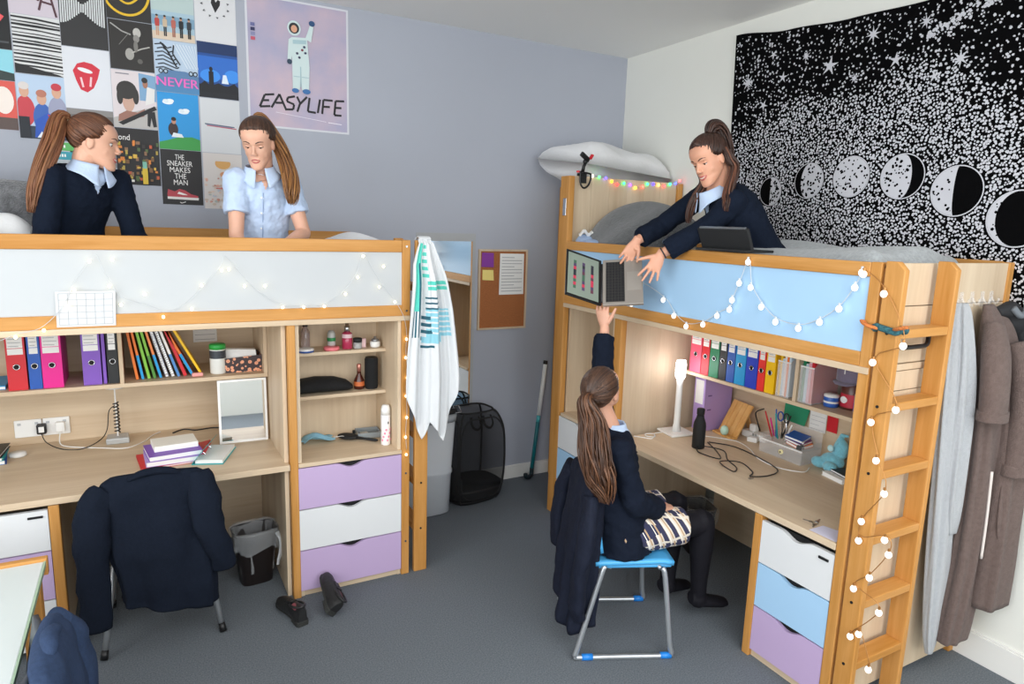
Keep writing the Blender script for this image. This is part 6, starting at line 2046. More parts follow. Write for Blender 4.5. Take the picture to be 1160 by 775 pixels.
def hand(mb, W, d, n, s_, curls, spread, thumb=(.75, .75, .1), th_curl=.3, sc=1.0):
    """W wrist, d towards the knuckles, n out of the palm, s_ thumb side; curls per finger, spread per finger"""
    d, n = V(d).normalized(), V(n)
    n = (n - d * n.dot(d)).normalized()
    s = d.cross(n)
    if s.dot(V(s_)) < 0: s = -s
    W = V(W)
    mb.loft([(W - d * .02, s * .023 * sc, n * .019 * sc), (W + d * .01, s * .025 * sc, n * .017 * sc), (W + d * .04 * sc, s * .034 * sc, n * .0145 * sc), (W + d * .075 * sc, s * .038 * sc, n * .012 * sc), (W + d * .09 * sc, s * .034 * sc, n * .008 * sc)], 18)
    mb.ell(W + d * .035 * sc + s * .018 * sc + n * .006, (.016 * sc, .016 * sc, .016 * sc), n=12, m=8)
    for k in range(4):
        off, L = (.0295, .0103, -.0095, -.0285)[k] * sc, (.070, .078, .072, .056)[k] * sc
        p = W + d * ((.082, .086, .083, .075)[k] * sc) + s * off
        dv = (d + s * spread[k]).normalized()
        ax = dv.cross(n).normalized()
        pts, rr = [p - dv * .02], [.0085]
        pts.append(p.copy())
        rr.append(.0082)
        a = 0
        for j, fr in enumerate((.45, .31, .24)):
            a += curls[k] * (.8, 1, .7)[j]
            q = dv * math.cos(a) + n * math.sin(a)
            p = p + q * L * fr
            pts.append(p.copy())
            rr.append((.0076, .0068, .0052)[j])
        c = crom([(*q, r_) for q, r_ in zip(pts, rr)], 3)
        mb.tube([q[:3] for q in c], [q[3] * sc for q in c], 10)
    p = W + d * .022 * sc + s * .02 * sc
    q = (d * thumb[0] + s * thumb[1] + n * thumb[2]).normalized()
    pts, rr = [p.copy(), p + q * .036 * sc], [.0135, .0105]
    q2 = (q + d * th_curl).normalized()
    pts += [p + q * .036 * sc + q2 * .03 * sc, p + q * .036 * sc + q2 * .054 * sc]
    rr += [.0088, .0062]
    c = crom([(*a, r_) for a, r_ in zip(pts, rr)], 3)
    mb.tube([q[:3] for q in c], [q[3] * sc for q in c], 10)


def torso_secs(P, Mid, N, sP, sN, fw_, infl=0, t0=0, t1=1):
    """(centre, u, w) sections from hips to neck base"""
    spine = crom([tuple(P), tuple(Mid), tuple(N)], 8)
    spine = [V(q) for q in spine]
    prof = [(0, .155, .115), (.12, .16, .11), (.3, .13, .092), (.42, .122, .086), (.58, .135, .094), (.72, .148, .1), (.83, .155, .09), (.92, .125, .07), (.97, .08, .06), (1, .06, .055)]
    out = []
    sP, sN = V(sP).normalized(), V(sN).normalized()
    for t, a, b in prof:
        if t < t0 or t > t1: continue
        i = t * (len(spine) - 1)
        k = min(int(i), len(spine) - 2)
        c = spine[k].lerp(spine[k + 1], i - k)
        ax = (spine[min(k + 1, len(spine) - 1)] - spine[max(k - 1, 0)]).normalized()
        u = sP.lerp(sN, t)
        u = (u - ax * u.dot(ax)).normalized()
        w = ax.cross(u)
        out.append((c, u * (a + infl), w * (b + infl)))
    return out


def limb(mb, pts, infl=0, n=16, minr=0):
    mb.ell(pts[0][:3], max(minr, pts[0][3]) + infl, n=16, m=12)
    c = crom([(*p[:3], p[3]) for p in pts], 6)
    mb.tube([q[:3] for q in c], [max(minr, q[3]) + infl for q in c], n)


def arm_pts(S, E, W, cut=1.0):
    S, E, W = V(S), V(E), V(W)
    pts = [(*S, .047), (*S.lerp(E, .4), .042), (*S.lerp(E, .85), .036), (*E, .035), (*E.lerp(W, .3), .035), (*E.lerp(W, .7), .028), (*W, .023)]
    if cut >= 1: return pts
    if cut > .5:
        k = (cut - .5) * 2
        q = E.lerp(W, k)
        pts = [p for p in pts[:4]]
        for f in (.3, .7):
            if f < k: pts.append((*E.lerp(W, f), .035 - .009 * f))
        return pts + [(*q, .035 - .012 * k)]
    k = cut * 2
    return [(*S, .047), (*S.lerp(E, k * .5), .043), (*S.lerp(E, k), .041)]


def cloth(mb, name, parent, m, voxel=.007, sm=5, wr=.004, fq=22, keep=None):
    vs, fs = fuse(mb, voxel, sm)
    o_ = MB(m).add(vs, fs)
    o = o_.build(name, parent, smooth=True, world=True)
    if wr:
        me = o.data
        mi = mw(parent)
        nn = [v.normal.copy() for v in me.vertices]
        for v, q in zip(me.vertices, nn):
            w_ = mi @ v.co
            v.co = v.co + q * (wr * (NZ.noise(w_ * fq) + .6 * NZ.noise(w_ * fq * 2.1 + V((3, 1, 7)))))
    return o, vs, fs


def bundle(mb, mats_, path, count, seed, flat=1, upv=(0, 0, 1), wave=.006, r0=.0042, tail=.0):
    """lock of hair: strands that follow path = [(x, y, z, radius)]"""
    rnd = random.Random(seed)
    C = crom(path, 5)
    n = len(C)
    fr = []
    pu = None
    for i in range(n):
        t = V(C[min(i + 1, n - 1)][:3]) - V(C[max(i - 1, 0)][:3])
        t.normalize()
        if pu is None: u, w_ = frame(t, upv)
        else:
            u = (pu - t * pu.dot(t)).normalized()
            w_ = t.cross(u)
        pu = u
        fr.append((u, w_))
    for k in range(count):
        a, rr = rnd.uniform(0, 2 * PI), math.sqrt(rnd.random())
        end = n - int(rnd.random() ** 2 * n * .3) - (0 if tail == 0 else int(rnd.random() * tail * n))
        end = max(4, end)
        ph, fq = rnd.uniform(0, 6), rnd.uniform(.25, .5)
        pts, rs = [], []
        for i in range(0, end):
            x, y, z, r = C[i]
            u, w_ = fr[i]
            wv = wave * (i / n) * math.sin(fq * i + ph)
            aa = a + .25 * math.sin(.2 * i + ph)
            pts.append(V((x, y, z)) + u * (rr * r * math.cos(aa) + wv) + w_ * (rr * r * math.sin(aa) * flat + wv * .5))
            rs.append(r0 * (1 if i < end * .75 else max(.15, 1 - (i - end * .75) / (end * .25))))
        mb.use(rnd.choice(mats_)).tube(pts, rs, 5)


def scalp(mb, M, mats_, T, seed, R_=(.0815, .101, .089), C_=(0, -.012, .036), front=.097, side=.022, back=-.068, part=0):
    rnd = random.Random(seed)

    KN = [(0, front), (.45, front - .008), (.85, front - .036), (1.15, side), (1.45, side - .012), (1.62, side - .002), (1.85, side - .03), (2.15, back + .012), (PI, back)]

    def hl(phi):
        a = abs(phi)
        for (p0, z0), (p1, z1) in zip(KN[:-1], KN[1:]):
            if p0 <= a <= p1:
                return z0 + (z1 - z0) * (a - p0) / (p1 - p0)
        return back

    C_ = V(C_)

    def d_of(p): return V(((p[0] - C_[0]) / R_[0], (p[1] - C_[1]) / R_[1], (p[2] - C_[2]) / R_[2])).normalized()

    def onE(d, k=1): return C_ + V((d[0] * R_[0], d[1] * R_[1], d[2] * R_[2])) * k
    # cap under the strands
    mb.use(mats_[0])
    nu, nv = 48, 20
    dT = d_of(T)
    cap_ring = []
    for i in range(nu):
        phi = -PI + 2 * PI * i / nu
        z = hl(phi)
        zz = max(-.98, min(.98, (z - C_[2]) / R_[2]))
        q = math.sqrt(1 - zz * zz)
        cap_ring.append(V((q * math.sin(phi), q * math.cos(phi), zz)))
    rings_ = []
    for j in range(nv + 1):
        t = j / nv
        rings_.append([M @ onE(d.slerp(dT, t * .98) if d.angle(dT) < 3.1 else d, .93 + .055 * min(1, t * 4)) for d in cap_ring])
    mb.rings(rings_, cap=True)
    for k in range(330):
        phi = -PI + 2 * PI * (k + rnd.random()) / 220 if k < 220 else rnd.uniform(-PI, PI)
        z = hl(phi) + (rnd.gauss(0, .0012) if k < 220 else abs(rnd.gauss(0, .03)))
        zz = max(-.98, min(.96, (z - C_[2]) / R_[2]))
        q = math.sqrt(1 - zz * zz)
        d = V((q * math.sin(phi), q * math.cos(phi), zz))
        if d.angle(dT) > 3.0: continue
        pts, rs = [], []
        for j in range(10):
            t = j / 9
            dd = d.slerp(dT, t)
            pts.append(M @ onE(dd, (.935 if k < 220 else .98) + (.065 if k < 220 else .02) * min(1, t * 4) + .015 * math.sin(PI * t) + rnd.uniform(-.006, .006)))
            rs.append(.0028 + .002 * math.sin(PI * min(1, t * 1.2 + .05)) if t < .8 else .0034)
        mb.use(rnd.choice(mats_)).tube(pts, rs, 5)


def face_details(o, M, bvh, lid=.8, smile=0, brow='#3A2820'):
    """eyes, brows and lips on the body o; lid 0 open .. 1 shut"""
    BR = mat('brow_' + brow[1:].lower(), brow, .8)

    def proj(x, z, off=0):
        o0 = M @ V((x, .2, z))
        d = (M.to_3x3() @ V((0, -1, 0))).normalized()
        h = bvh.ray_cast(o0, d, .25)
        p = h[0] if h[0] is not None else M @ V((x, .085, z))
        return p - d * off
    for s_ in (-1, 1):
        c = M @ V((s_ * .0295, .0595, .007))
        R = M.to_3x3()
        e = MB(EYEW).ell(c, (.0125, .0125, .0125), R, 16, 12).build('eye', o, world=True, smooth=True)
        b = MB(IRIS)
        g = R @ V((0, .93, -.35))
        b.ell(c + g.normalized() * .0105, (.0058, .0032, .0058), R, 12, 8)
        b.build('iris', e, world=True, smooth=True)
        # lid: part of a slightly larger sphere, closing downwards
        b = MB(o.data.materials[0])
        lo = math.radians(62 - 88 * lid)
        b.grid(14, 8, lambda u, v: c + R @ (V((math.sin((u - .5) * PI * .95) * math.cos(lo + (math.radians(85) - lo) * v), math.cos((u - .5) * PI * .95) * math.cos(lo + (math.radians(85) - lo) * v), math.sin(lo + (math.radians(85) - lo) * v))) * .0136))
        b.build('eyelid', o, world=True, smooth=True)
        b = MB(LASH)
        b.tube([c + R @ (V((math.sin(u) * math.cos(lo), math.cos(u) * math.cos(lo), math.sin(lo) - .03)) * .0142) for u in [(-.5 + k / 10) * PI * .8 for k in range(11)]], .0013, 5)
        b.build('eyelashes', o, world=True)
        pts = [proj(s_ * (.013 + .034 * k / 7), .0265 + .007 * math.sin(PI * (k / 7) * .85), .0008) for k in range(8)]
        MB(BR).tube(pts, [.0017, .0024, .0026, .0026, .0024, .002, .0016, .001], 6).build('eyebrow', o, world=True, smooth=True)
    w_ = .021 + .003 * smile
    for nm, z0, cv, r in (('upper_lip', -.0545, .0035, .0034), ('lower_lip', -.0615, -.0045, .0042)):
        pts, rs = [], []
        for k in range(11):
            u = k / 10 * 2 - 1
            x = u * w_
            z = z0 + (cv * (1 - u * u) if nm == 'upper_lip' else cv * (1 - u * u)) + (.006 * smile * u * u) + (-.0038 if nm == 'upper_lip' else .0035) * u * u
            pts.append(proj(x, z, -.001))
            rs.append(r * max(.25, (1 - u * u) ** .5))
        MB(LIPM).tube(pts, rs, 8).build(nm, o, world=True, smooth=True)
    if smile:
        pts = [proj(u * .017, -.0578 + .005 * smile * u * u, .0015) for u in (-1, -.6, -.2, .2, .6, 1)]
        MB(EYEW).tube(pts, [.0008, .0018, .0022, .0022, .0018, .0008], 6).build('teeth', o, world=True, smooth=True)


def dent(vs, M):
    """eye sockets"""
    Mi = M.inverted()
    d = M.to_3x3() @ V((0, -1, 0))
    for v in vs:
        q = Mi @ v
        if q.y > .03 and abs(q.z) < .05:
            a = min((q.x - .0295) ** 2 + (q.z - .007) ** 2, (q.x + .0295) ** 2 + (q.z - .007) ** 2)
            v += d * (.0075 * math.exp(-a / .0002))


def collar(parent, N, axis, f, m, name='shirt_collar', r=.062, op=.5):
    """turned-down shirt collar: two flaps round the neck, points at the front"""
    axis = V(axis).normalized()
    f = V(f)
    f = (f - axis * f.dot(axis)).normalized()
    s = f.cross(axis).normalized()
    for sg in (-1, 1):
        def fn(u, v, sg=sg):
            a = op * .35 + (PI - op * .35) * u
            dirv = f * math.cos(a) + s * (sg * math.sin(a))
            pt = .035 * math.exp(-(u / .16) ** 2)
            rr = r + .006 + v * (.02 + .022 * (1 - u)) - .004 * math.sin(PI * v)
            hgt = .03 - v * (.042 + pt + .012 * (1 - u))
            return V(N) + dirv * rr + axis * hgt + f * (.012 * (1 - u))
        b = MB(m)
        b.grid(22, 6, fn)
        b.build(name, parent, smooth=True, thick=.003, world=True)


def vpatch(parent, vs, fs, N, up, f, s, m, depth=.17, half=.07, top=.02, off=.0035, name='shirt_front'):
    N, up, f, s = V(N), V(up).normalized(), V(f).normalized(), V(s).normalized()
    up = (up - f * up.dot(f)).normalized()
    keep = []
    for q in fs:
        c = sum((vs[i] for i in q), V()) / len(q)
        d = c - N
        z, x, y = d.dot(up), d.dot(s), d.dot(f)
        if y > -.01 and -depth < z < top and abs(x) < half * (1 + z / depth): keep.append(q)
    ids = sorted({i for q in keep for i in q})
    mp = {i: k for k, i in enumerate(ids)}
    nr = {i: V() for i in ids}
    for q in keep:
        nn = (vs[q[1]] - vs[q[0]]).cross(vs[q[2]] - vs[q[0]])
        for i in q: nr[i] += nn
    b = MB(m).add([vs[i] + nr[i].normalized() * off for i in ids], [tuple(mp[i] for i in q) for q in keep])
    return b.build(name, parent, smooth=True, world=True)


def person(label, base, sk, parts, voxel, M, sm=3):
    """continuous body from the builder parts(mb); returns the object, its verts and a BVH"""
    mb = MB(sk)
    parts(mb)
    vs, fs = fuse(mb, voxel, sm)
    dent(vs, M)
    o = MB(sk).add(vs, fs).build('person', smooth=True, loc=base)
    tag(o, label, 'person')
    return o, BVHTree.FromPolygons(vs, fs)


def leg(mb, H, K, A, infl=0, foot=None, minr=0):
    H, K, A = V(H), V(K), V(A)
    limb(mb, [(*H, .08), (*H.lerp(K, .5), .068), (*H.lerp(K, .9), .053), (*K, .051), (*K.lerp(A, .3), .05), (*K.lerp(A, .75), .035), (*A, .033)], infl, 18, minr)
    if foot:
        fd = V(foot).normalized()
        u, w_ = frame(fd, (0, 0, 1))
        mb.loft([(A - fd * .045, u * (.025 + infl), w_ * (.025 + infl)), (A - fd * .01 - V((0, 0, .012)), u * (.032 + infl), w_ * (.032 + infl)), (A + fd * .07 - V((0, 0, .022)), u * (.038 + infl), w_ * (.022 + infl)), (A + fd * .13 - V((0, 0, .028)), u * (.04 + infl), w_ * (.016 + infl)), (A + fd * .165 - V((0, 0, .03)), u * (.026 + infl), w_ * (.011 + infl))], 16)


SHIRT = mat('pale_blue_shirt', '#B9CBE6', .85, bump=(120, .15), sheen=.1)
JUMP = mat('navy_knit', '#161D2B', .95, spec=.1, noise=(120, .12), bump=(350, .3))
BLZ = mat('navy_blazer_cloth', '#151B28', .95, spec=.12, noise=(90, .1), bump=(260, .25))
TIGHT = mat('black_tights', '#15141A', .7, spec=.2, noise=(30, .15))
PLAID = bpy.data.materials.new('plaid_skirt')
PLAID.use_nodes = True
_n = PLAID.node_tree
_b = _n.nodes['Principled BSDF']
_b.inputs['Roughness'].default_value = .9
_tc = _n.nodes.new('ShaderNodeTexCoord')
_mp = _n.nodes.new('ShaderNodeMapping')
_mp.inputs['Rotation'].default_value = (.5, .4, .3)
_n.links.new(_tc.outputs['Object'], _mp.inputs['Vector'])


def band(axis, freq, thr, soft=.04, off=0):
    sx = _n.nodes.new('ShaderNodeSeparateXYZ')
    _n.links.new(_mp.outputs['Vector'], sx.inputs[0])
    m1 = _n.nodes.new('ShaderNodeMath')
    m1.operation = 'MULTIPLY_ADD'
    m1.inputs[1].default_value = freq
    m1.inputs[2].default_value = off
    _n.links.new(sx.outputs[axis], m1.inputs[0])
    m2 = _n.nodes.new('ShaderNodeMath')
    m2.operation = 'FRACT'
    _n.links.new(m1.outputs[0], m2.inputs[0])
    m3 = _n.nodes.new('ShaderNodeMath')
    m3.operation = 'LESS_THAN'
    m3.inputs[1].default_value = thr
    _n.links.new(m2.outputs[0], m3.inputs[0])
    return m3.outputs[0]


def mixc(fac, a, bcol):
    mx = _n.nodes.new('ShaderNodeMix')
    mx.data_type = 'RGBA'
    _n.links.new(fac, mx.inputs['Factor'])
    if isinstance(a, str): mx.inputs['A'].default_value = lin(a)
    else: _n.links.new(a, mx.inputs['A'])
    mx.inputs['B'].default_value = lin(bcol)
    return mx.outputs['Result']


c_ = mixc(band(0, 19, .42), '#D9CDBD', '#34344E')
c_ = mixc(band(1, 19, .32, off=.3), c_, '#2D2F4C')
c_ = mixc(band(0, 19, .14, off=.25), c_, '#B89A78')
c_ = mixc(band(1, 19, .12, off=.62), c_, '#D6CBBB')
c_ = mixc(band(0, 19, .07, off=.5), c_, '#F2EDE4')
_n.links.new(c_, _b.inputs['Base Color'])


def hairmats(tag_, *cols):
    return [mat('hair_%s_%d' % (tag_, i), c, .42, spec=.4) for i, c in enumerate(cols)]


def finger_list(a): return (a, a, a, a)


# ================= first girl, upper left =================
SKA = skin('skin_a', '#D9A68C')
MA = hframe((-.152, 3.6, 2.262), (.975, -.12, -.16), (.06, .0, 1))
NA, MIDA, PA = V((-.195, 3.63, 2.15)), V((-.27, 3.69, 1.92)), V((-.27, 3.72, 1.66))
sA = V((-.8, -.6, 0))
fA = V((.6, -.8, 0))
SRA, SLA = NA + sA * .148 + V((-.005, 0, -.045)), NA - sA * .148 + V((0, 0, -.045))
ERA, ELA = V((-.36, 3.50, 1.82)), V((-.02, 3.66, 1.84))
WRA, WLA = V((-.2, 3.42, 1.70)), V((.13, 3.52, 1.72))


def pa(mb):
    head(mb, MA)
    limb(mb, [(*NA, .056), (*(MA @ V((0, -.03, -.07))), .05), (*(MA @ V((0, -.02, -.03))), .05)])
    mb.loft(torso_secs(PA, MIDA, NA, (-.85, -.5, 0), sA, fA), 24)
    for S, E, W in ((SRA, ERA, WRA), (SLA, ELA, WLA)): limb(mb, arm_pts(S, E, W))
    hand(mb, WRA, (.8, -.1, -.3), (0, .2, -1), (.3, .9, 0), (.15,) * 4, (.06, .02, -.02, -.06))
    hand(mb, WLA, (.9, -.3, -.15), (0, 0, -1), (.2, .9, 0), (.15,) * 4, (.06, .02, -.02, -.06))
    leg(mb, (-.33, 3.66, 1.665), (.02, 3.50, 1.70), (-.25, 3.46, 1.62), foot=(-.3, -.1, 0))
    leg(mb, (-.2, 3.80, 1.665), (.14, 3.92, 1.70), (-.12, 4.0, 1.62), foot=(-.3, .1, 0))


oA, bvA = person('person in a navy jumper with a long auburn ponytail, in profile on the left bunk', (-.25, 3.68, 1.58), SKA, pa, .004, MA)
face_details(oA, MA, bvA, .45, .8, '#4A3024')
mb = MB()
mb.loft(torso_secs(PA, MIDA, NA, (-.85, -.5, 0), sA, fA, .016, 0, .97), 24)
for S, E, W in ((SRA, ERA, WRA), (SLA, ELA, WLA)): limb(mb, arm_pts(S, E, W, .94), .012, minr=.038)
mb.ell(NA + V((0, 0, -.04)), (.1, .09, .05))
o, vs, fs = cloth(mb, 'jumper', oA, JUMP)
vpatch(oA, vs, fs, NA, (0, 0, 1), fA, sA, SHIRT, .11, .05)
collar(oA, NA + V((.012, -.01, .0)), (.2, -.1, 1), fA, SHIRT)
mb = MB()
leg(mb, (-.33, 3.66, 1.665), (.02, 3.50, 1.70), (-.25, 3.46, 1.62), .008)
leg(mb, (-.2, 3.80, 1.665), (.14, 3.92, 1.70), (-.12, 4.0, 1.62), .008)
mb.loft(torso_secs(PA, MIDA, NA, (-.85, -.5, 0), sA, fA, .012, 0, .3), 24)
cloth(mb, 'trousers', oA, mat('charcoal_cloth', '#22242C', .9, bump=(200, .2)))
HA = hairmats('a', '#4A2C1E', '#5E3A27', '#734A32')
mb = MB()
TA = V((0, -.104, .083))
scalp(mb, MA, HA, TA, 1)
t0 = MA @ TA
bundle(mb, hairmats('a2', '#6B432C', '#85593A', '#7A4C32'), [(*t0, .016), (*(t0 + V((-.035, -.01, -.005))), .034), (-.305, 3.56, 2.25, .043), (-.345, 3.53, 2.14, .042), (-.375, 3.51, 2.04, .034), (-.395, 3.50, 1.95, .018)], 150, 4, .9)
mb.build('hair', oA, world=True, smooth=True)
MB(mat('scrunchie_cream', '#D8C9A8', .8)).tube([t0 + MA.to_3x3() @ V((.017 * math.cos(a), -.004, .017 * math.sin(a))) for a in [2 * PI * k / 16 for k in range(17)]], .006, 8, cap=False).build('hair_tie', oA, world=True, smooth=True)

# ================= second girl, upper left =================
SKB = skin('skin_b', '#DAA88F')
MBm = hframe((.533, 3.585, 2.315), (-.38, -.83, -.40), (-.1, -.2, 1))
NB, MIDB, PB_ = V((.553, 3.645, 2.185)), V((.56, 3.71, 1.92)), V((.56, 3.74, 1.66))
sB = V((-.985, -.13, 0))
fB = V((-.13, -.985, 0))
SRB, SLB = NB + sB * .122 + V((0, 0, -.05)), NB - sB * .135 + V((0, 0, -.05))
ERB, ELB = V((.415, 3.56, 1.87)), V((.745, 3.60, 1.885))
WRB, WLB = V((.44, 3.45, 1.70)), V((.63, 3.46, 1.838))


def pb(mb):
    head(mb, MBm)
    limb(mb, [(*NB, .055), (*(MBm @ V((0, -.035, -.075))), .048), (*(MBm @ V((0, -.025, -.03))), .05)])
    mb.loft(torso_secs(PB_, MIDB, NB, sB, sB, fB), 24)
    for S, E, W in ((SRB, ERB, WRB), (SLB, ELB, WLB)): limb(mb, arm_pts(S, E, W))
    hand(mb, WRB, (.4, -.6, -.5), (.3, .2, -1), (.8, .2, 0), (.2,) * 4, (.06, .02, -.02, -.06))
    hand(mb, WLB, (-.9, -.1, -.12), (0, .1, -1), (0, -.9, .3), (.25,) * 4, (.06, .02, -.02, -.06))
    leg(mb, (.47, 3.7, 1.665), (.33, 3.47, 1.69), (.6, 3.45, 1.615), foot=(.3, 0, 0))
    leg(mb, (.65, 3.72, 1.665), (.86, 3.55, 1.69), (.68, 3.58, 1.61), foot=(-.3, 0, 0))


oB, bvB = person('person in a pale blue short-sleeved shirt looking down on the left bunk', (.56, 3.68, 1.58), SKB, pb, .004, MBm)
face_details(oB, MBm, bvB, .78, 0, '#3E2B22')
mb = MB()
mb.loft([(c, u * .9, w_) for c, u, w_ in torso_secs(PB_, MIDB, NB, sB, sB, fB, .018, 0, .96)], 24)
for S, E, W in ((SRB, ERB, WRB), (SLB, ELB, WLB)): limb(mb, arm_pts(S, E, W, .3), .016, minr=.044)
for S, E in ((SRB, ERB), (SLB, ELB)):
    q = S.lerp(E, .6)
    mb.ell(S, .054, n=16, m=12).tube([S.lerp(E, .0), S.lerp(E, .35), q], [.052, .055, .057], 16)
o, vs, fs = cloth(mb, 'shirt', oB, SHIRT, .006, 3, .005, 26)
vpatch(oB, vs, fs, NB + V((-.005, 0, .02)), (0, 0, 1), fB, sB, SKB, .11, .045, .03, .003, 'open_neck')
collar(oB, NB + V((-.008, -.012, .0)), (-.1, -.25, 1), fB, SHIRT, r=.06, op=.9)
pl_ = MB(SHIRT)
seam = []
bvs = BVHTree.FromPolygons(vs, fs)
for k in range(12):
    z = 2.08 - .025 * k
    h = bvs.ray_cast(V((.545, 3.2, z)), V((0, 1, 0)), 1)
    if h[0] is not None: seam.append(h[0])
if len(seam) > 3:
    MB(mat('shirt_seam', '#8FA3C6', .85)).tube(seam, .0025, 5).build('placket_seam', oB, world=True)
    for p in seam[1::3]:
        MB(PLASTW).ell(p + V((-.008, -.003, 0)), (.005, .002, .005), n=10, m=6).build('button', oB, world=True, smooth=True)
mb = MB()
leg(mb, (.47, 3.7, 1.665), (.33, 3.47, 1.69), (.6, 3.45, 1.615), .006)
leg(mb, (.65, 3.72, 1.665), (.86, 3.55, 1.69), (.68, 3.58, 1.61), .006)
mb.loft(torso_secs(PB_, MIDB, NB, sB, sB, fB, .01, 0, .25), 24)
cloth(mb, 'trousers', oB, mat('charcoal_cloth', '#22242C', .9, bump=(200, .2)))
HB = hairmats('b', '#38251C', '#462F23', '#53382A')
mb = MB()
TB = V((.02, -.085, .098))
scalp(mb, MBm, HB, TB, 2, side=.03, front=.092)
t0 = MBm @ TB
bundle(mb, hairmats('b2', '#6E4A2E', '#8A5E38', '#A0703F'), [(*t0, .018), (*(t0 + V((.03, 0, .0))), .032), (.635, 3.62, 2.32, .04), (.665, 3.57, 2.22, .044), (.672, 3.515, 2.13, .045), (.668, 3.485, 2.07, .038), (.66, 3.47, 2.03, .02)], 150, 6, .8, wave=.012)
mb.build('hair', oB, world=True, smooth=True)
MB(CHROME).tube([NB + V((-.004, 0, .012)) + V((.058 * math.sin(a), -.064 * math.cos(a) - .002, -.03 * math.cos(a) ** 2 if math.cos(a) > 0 else 0)) for a in [2 * PI * k / 40 for k in range(41)]], .0012, 5, cap=False).build('necklace', oB, world=True)

# ================= third girl, kneeling on the right bunk =================
SKC = skin('skin_c', '#D59C80')
MC = hframe((2.448, 2.49, 2.303), (-.86, -.08, -.42), (-.05, .16, 1))
NC, MIDC, PC = V((2.54, 2.51, 2.158)), V((2.69, 2.44, 1.98)), V((2.82, 2.38, 1.73))
sC = V((.33, .93, .12)).normalized()     # her right side, away from the camera
fC = V((-.75, .3, -.55)).normalized()
SRC, SLC = NC + sC * .15 + V((.01, 0, -.02)), NC - sC * .15 + V((.02, 0, -.035))
ERC, ELC = V((2.45, 2.80, 1.985)), V((2.455, 2.47, 1.985))
WRC, WLC = V((2.285, 2.80, 1.902)), V((2.285, 2.605, 1.842))


def pc(mb):
    head(mb, MC)
    limb(mb, [(*NC, .055), (*(MC @ V((0, -.04, -.07))), .049), (*(MC @ V((0, -.03, -.03))), .05)])
    mb.loft(torso_secs(PC, MIDC, NC, (.3, .95, 0), sC, fC), 24)
    for S, E, W in ((SRC, ERC, WRC), (SLC, ELC, WLC)): limb(mb, arm_pts(S, E, W))
    # right hand pinches the top edge of the laptop
    hand(mb, WRC, (-.25, .3, -.75), (-.55, -.35, -.3), (-.6, -.75, .1), (.25, .3, .35, .4), (.1, .03, -.04, -.12), (.75, .6, .5), .5)
    # left hand spread open in front of the keyboard
    hand(mb, WLC, (-.42, .14, -.88), (.55, .6, .1), (-.45, .6, .3), (.1, .06, .06, .1), (.32, .12, -.12, -.36), (.6, .85, .05), .15)
    leg(mb, (2.82, 2.3, 1.69), (2.56, 2.22, 1.64), (2.95, 2.12, 1.62), foot=(.3, -.05, 0))
    leg(mb, (2.86, 2.48, 1.69), (2.66, 2.62, 1.64), (3.05, 2.56, 1.62), foot=(.3, 0, 0))


oC, bvC = person('person in a navy jumper leaning over the blue rail with both hands at the laptop', (2.8, 2.4, 1.58), SKC, pc, .0032, MC)
face_details(oC, MC, bvC, .75, 1.3, '#33221B')
mb = MB()
mb.loft(torso_secs(PC, MIDC, NC, (.3, .95, 0), sC, fC, .02, 0, .97), 24)
for S, E, W in ((SRC, ERC, WRC), (SLC, ELC, WLC)): limb(mb, arm_pts(S, E, W, .93), .016, minr=.038)
mb.ell(NC + V((.03, 0, -.03)), (.09, .1, .06))
o, vs, fs = cloth(mb, 'jumper', oC, JUMP, .006, 4, .005, 20)
vpatch(oC, vs, fs, NC + V((-.01, 0, .01)), (-.5, .2, .8), fC, sC, SHIRT, .12, .05)
collar(oC, NC + V((-.022, .008, -.002)), (-.45, .1, .85), fC, SHIRT, r=.056)
mb = MB()
leg(mb, (2.82, 2.3, 1.69), (2.56, 2.22, 1.64), (2.95, 2.12, 1.62), .006)
leg(mb, (2.86, 2.48, 1.69), (2.66, 2.62, 1.64), (3.05, 2.56, 1.62), .006)
mb.loft(torso_secs(PC, MIDC, NC, (.3, .95, 0), sC, fC, .012, 0, .3), 24)
cloth(mb, 'trousers', oC, mat('charcoal_cloth', '#22242C', .9, bump=(200, .2)))
HC = hairmats('c', '#2E1D17', '#3A251D', '#472E24')
HC2 = hairmats('c2', '#4A2E22', '#6A4230', '#3A251D')
mb = MB()
TC = V((.0, -.062, .112))
scalp(mb, MC, HC, TC, 3, back=-.09)
t0 = MC @ TC
upc = MC.to_3x3() @ V((0, -.4, 1))
bundle(mb, HC, [(*t0, .02), (*(t0 + V((.015, 0, .03))), .034), (*(t0 + V((.05, -.01, .03))), .034), (*(t0 + V((.085, -.02, -.03))), .036), (*(t0 + V((.1, -.03, -.12))), .036), (*(t0 + V((.1, -.035, -.22))), .024)], 110, 7)


def hc(x, y, z): return tuple(MC @ V((x, y, z)))


bundle(mb, HC2, [(*hc(.072, -.02, .03), .016), (*hc(.082, -.01, -.03), .024), (*hc(.084, .0, -.1), .026), (2.465, 2.585, 2.12, .026), (2.45, 2.60, 2.06, .02), (2.445, 2.60, 2.0, .012)], 60, 8, .8, wave=.008)
bundle(mb, HC2, [(*hc(-.074, -.045, .03), .014), (*hc(-.084, -.04, -.03), .028), (*hc(-.09, -.04, -.08), .03), (2.485, 2.385, 2.15, .03), (2.46, 2.365, 2.105, .026), (2.45, 2.36, 2.06, .014)], 70, 9, .8, wave=.008)
mb.build('hair', oC, world=True, smooth=True)
dl = (WLC - ELC).normalized()
u_, w_ = frame(dl, (0, 0, 1))
MB(mat('dark_band', '#2B2B30', .5)).tube([WLC - dl * .012 + (u_ * math.cos(a) + w_ * math.sin(a)) * .0275 for a in [2 * PI * k / 24 for k in range(25)]], .0035, 6, cap=False).build('bracelet', oC, world=True, smooth=True)

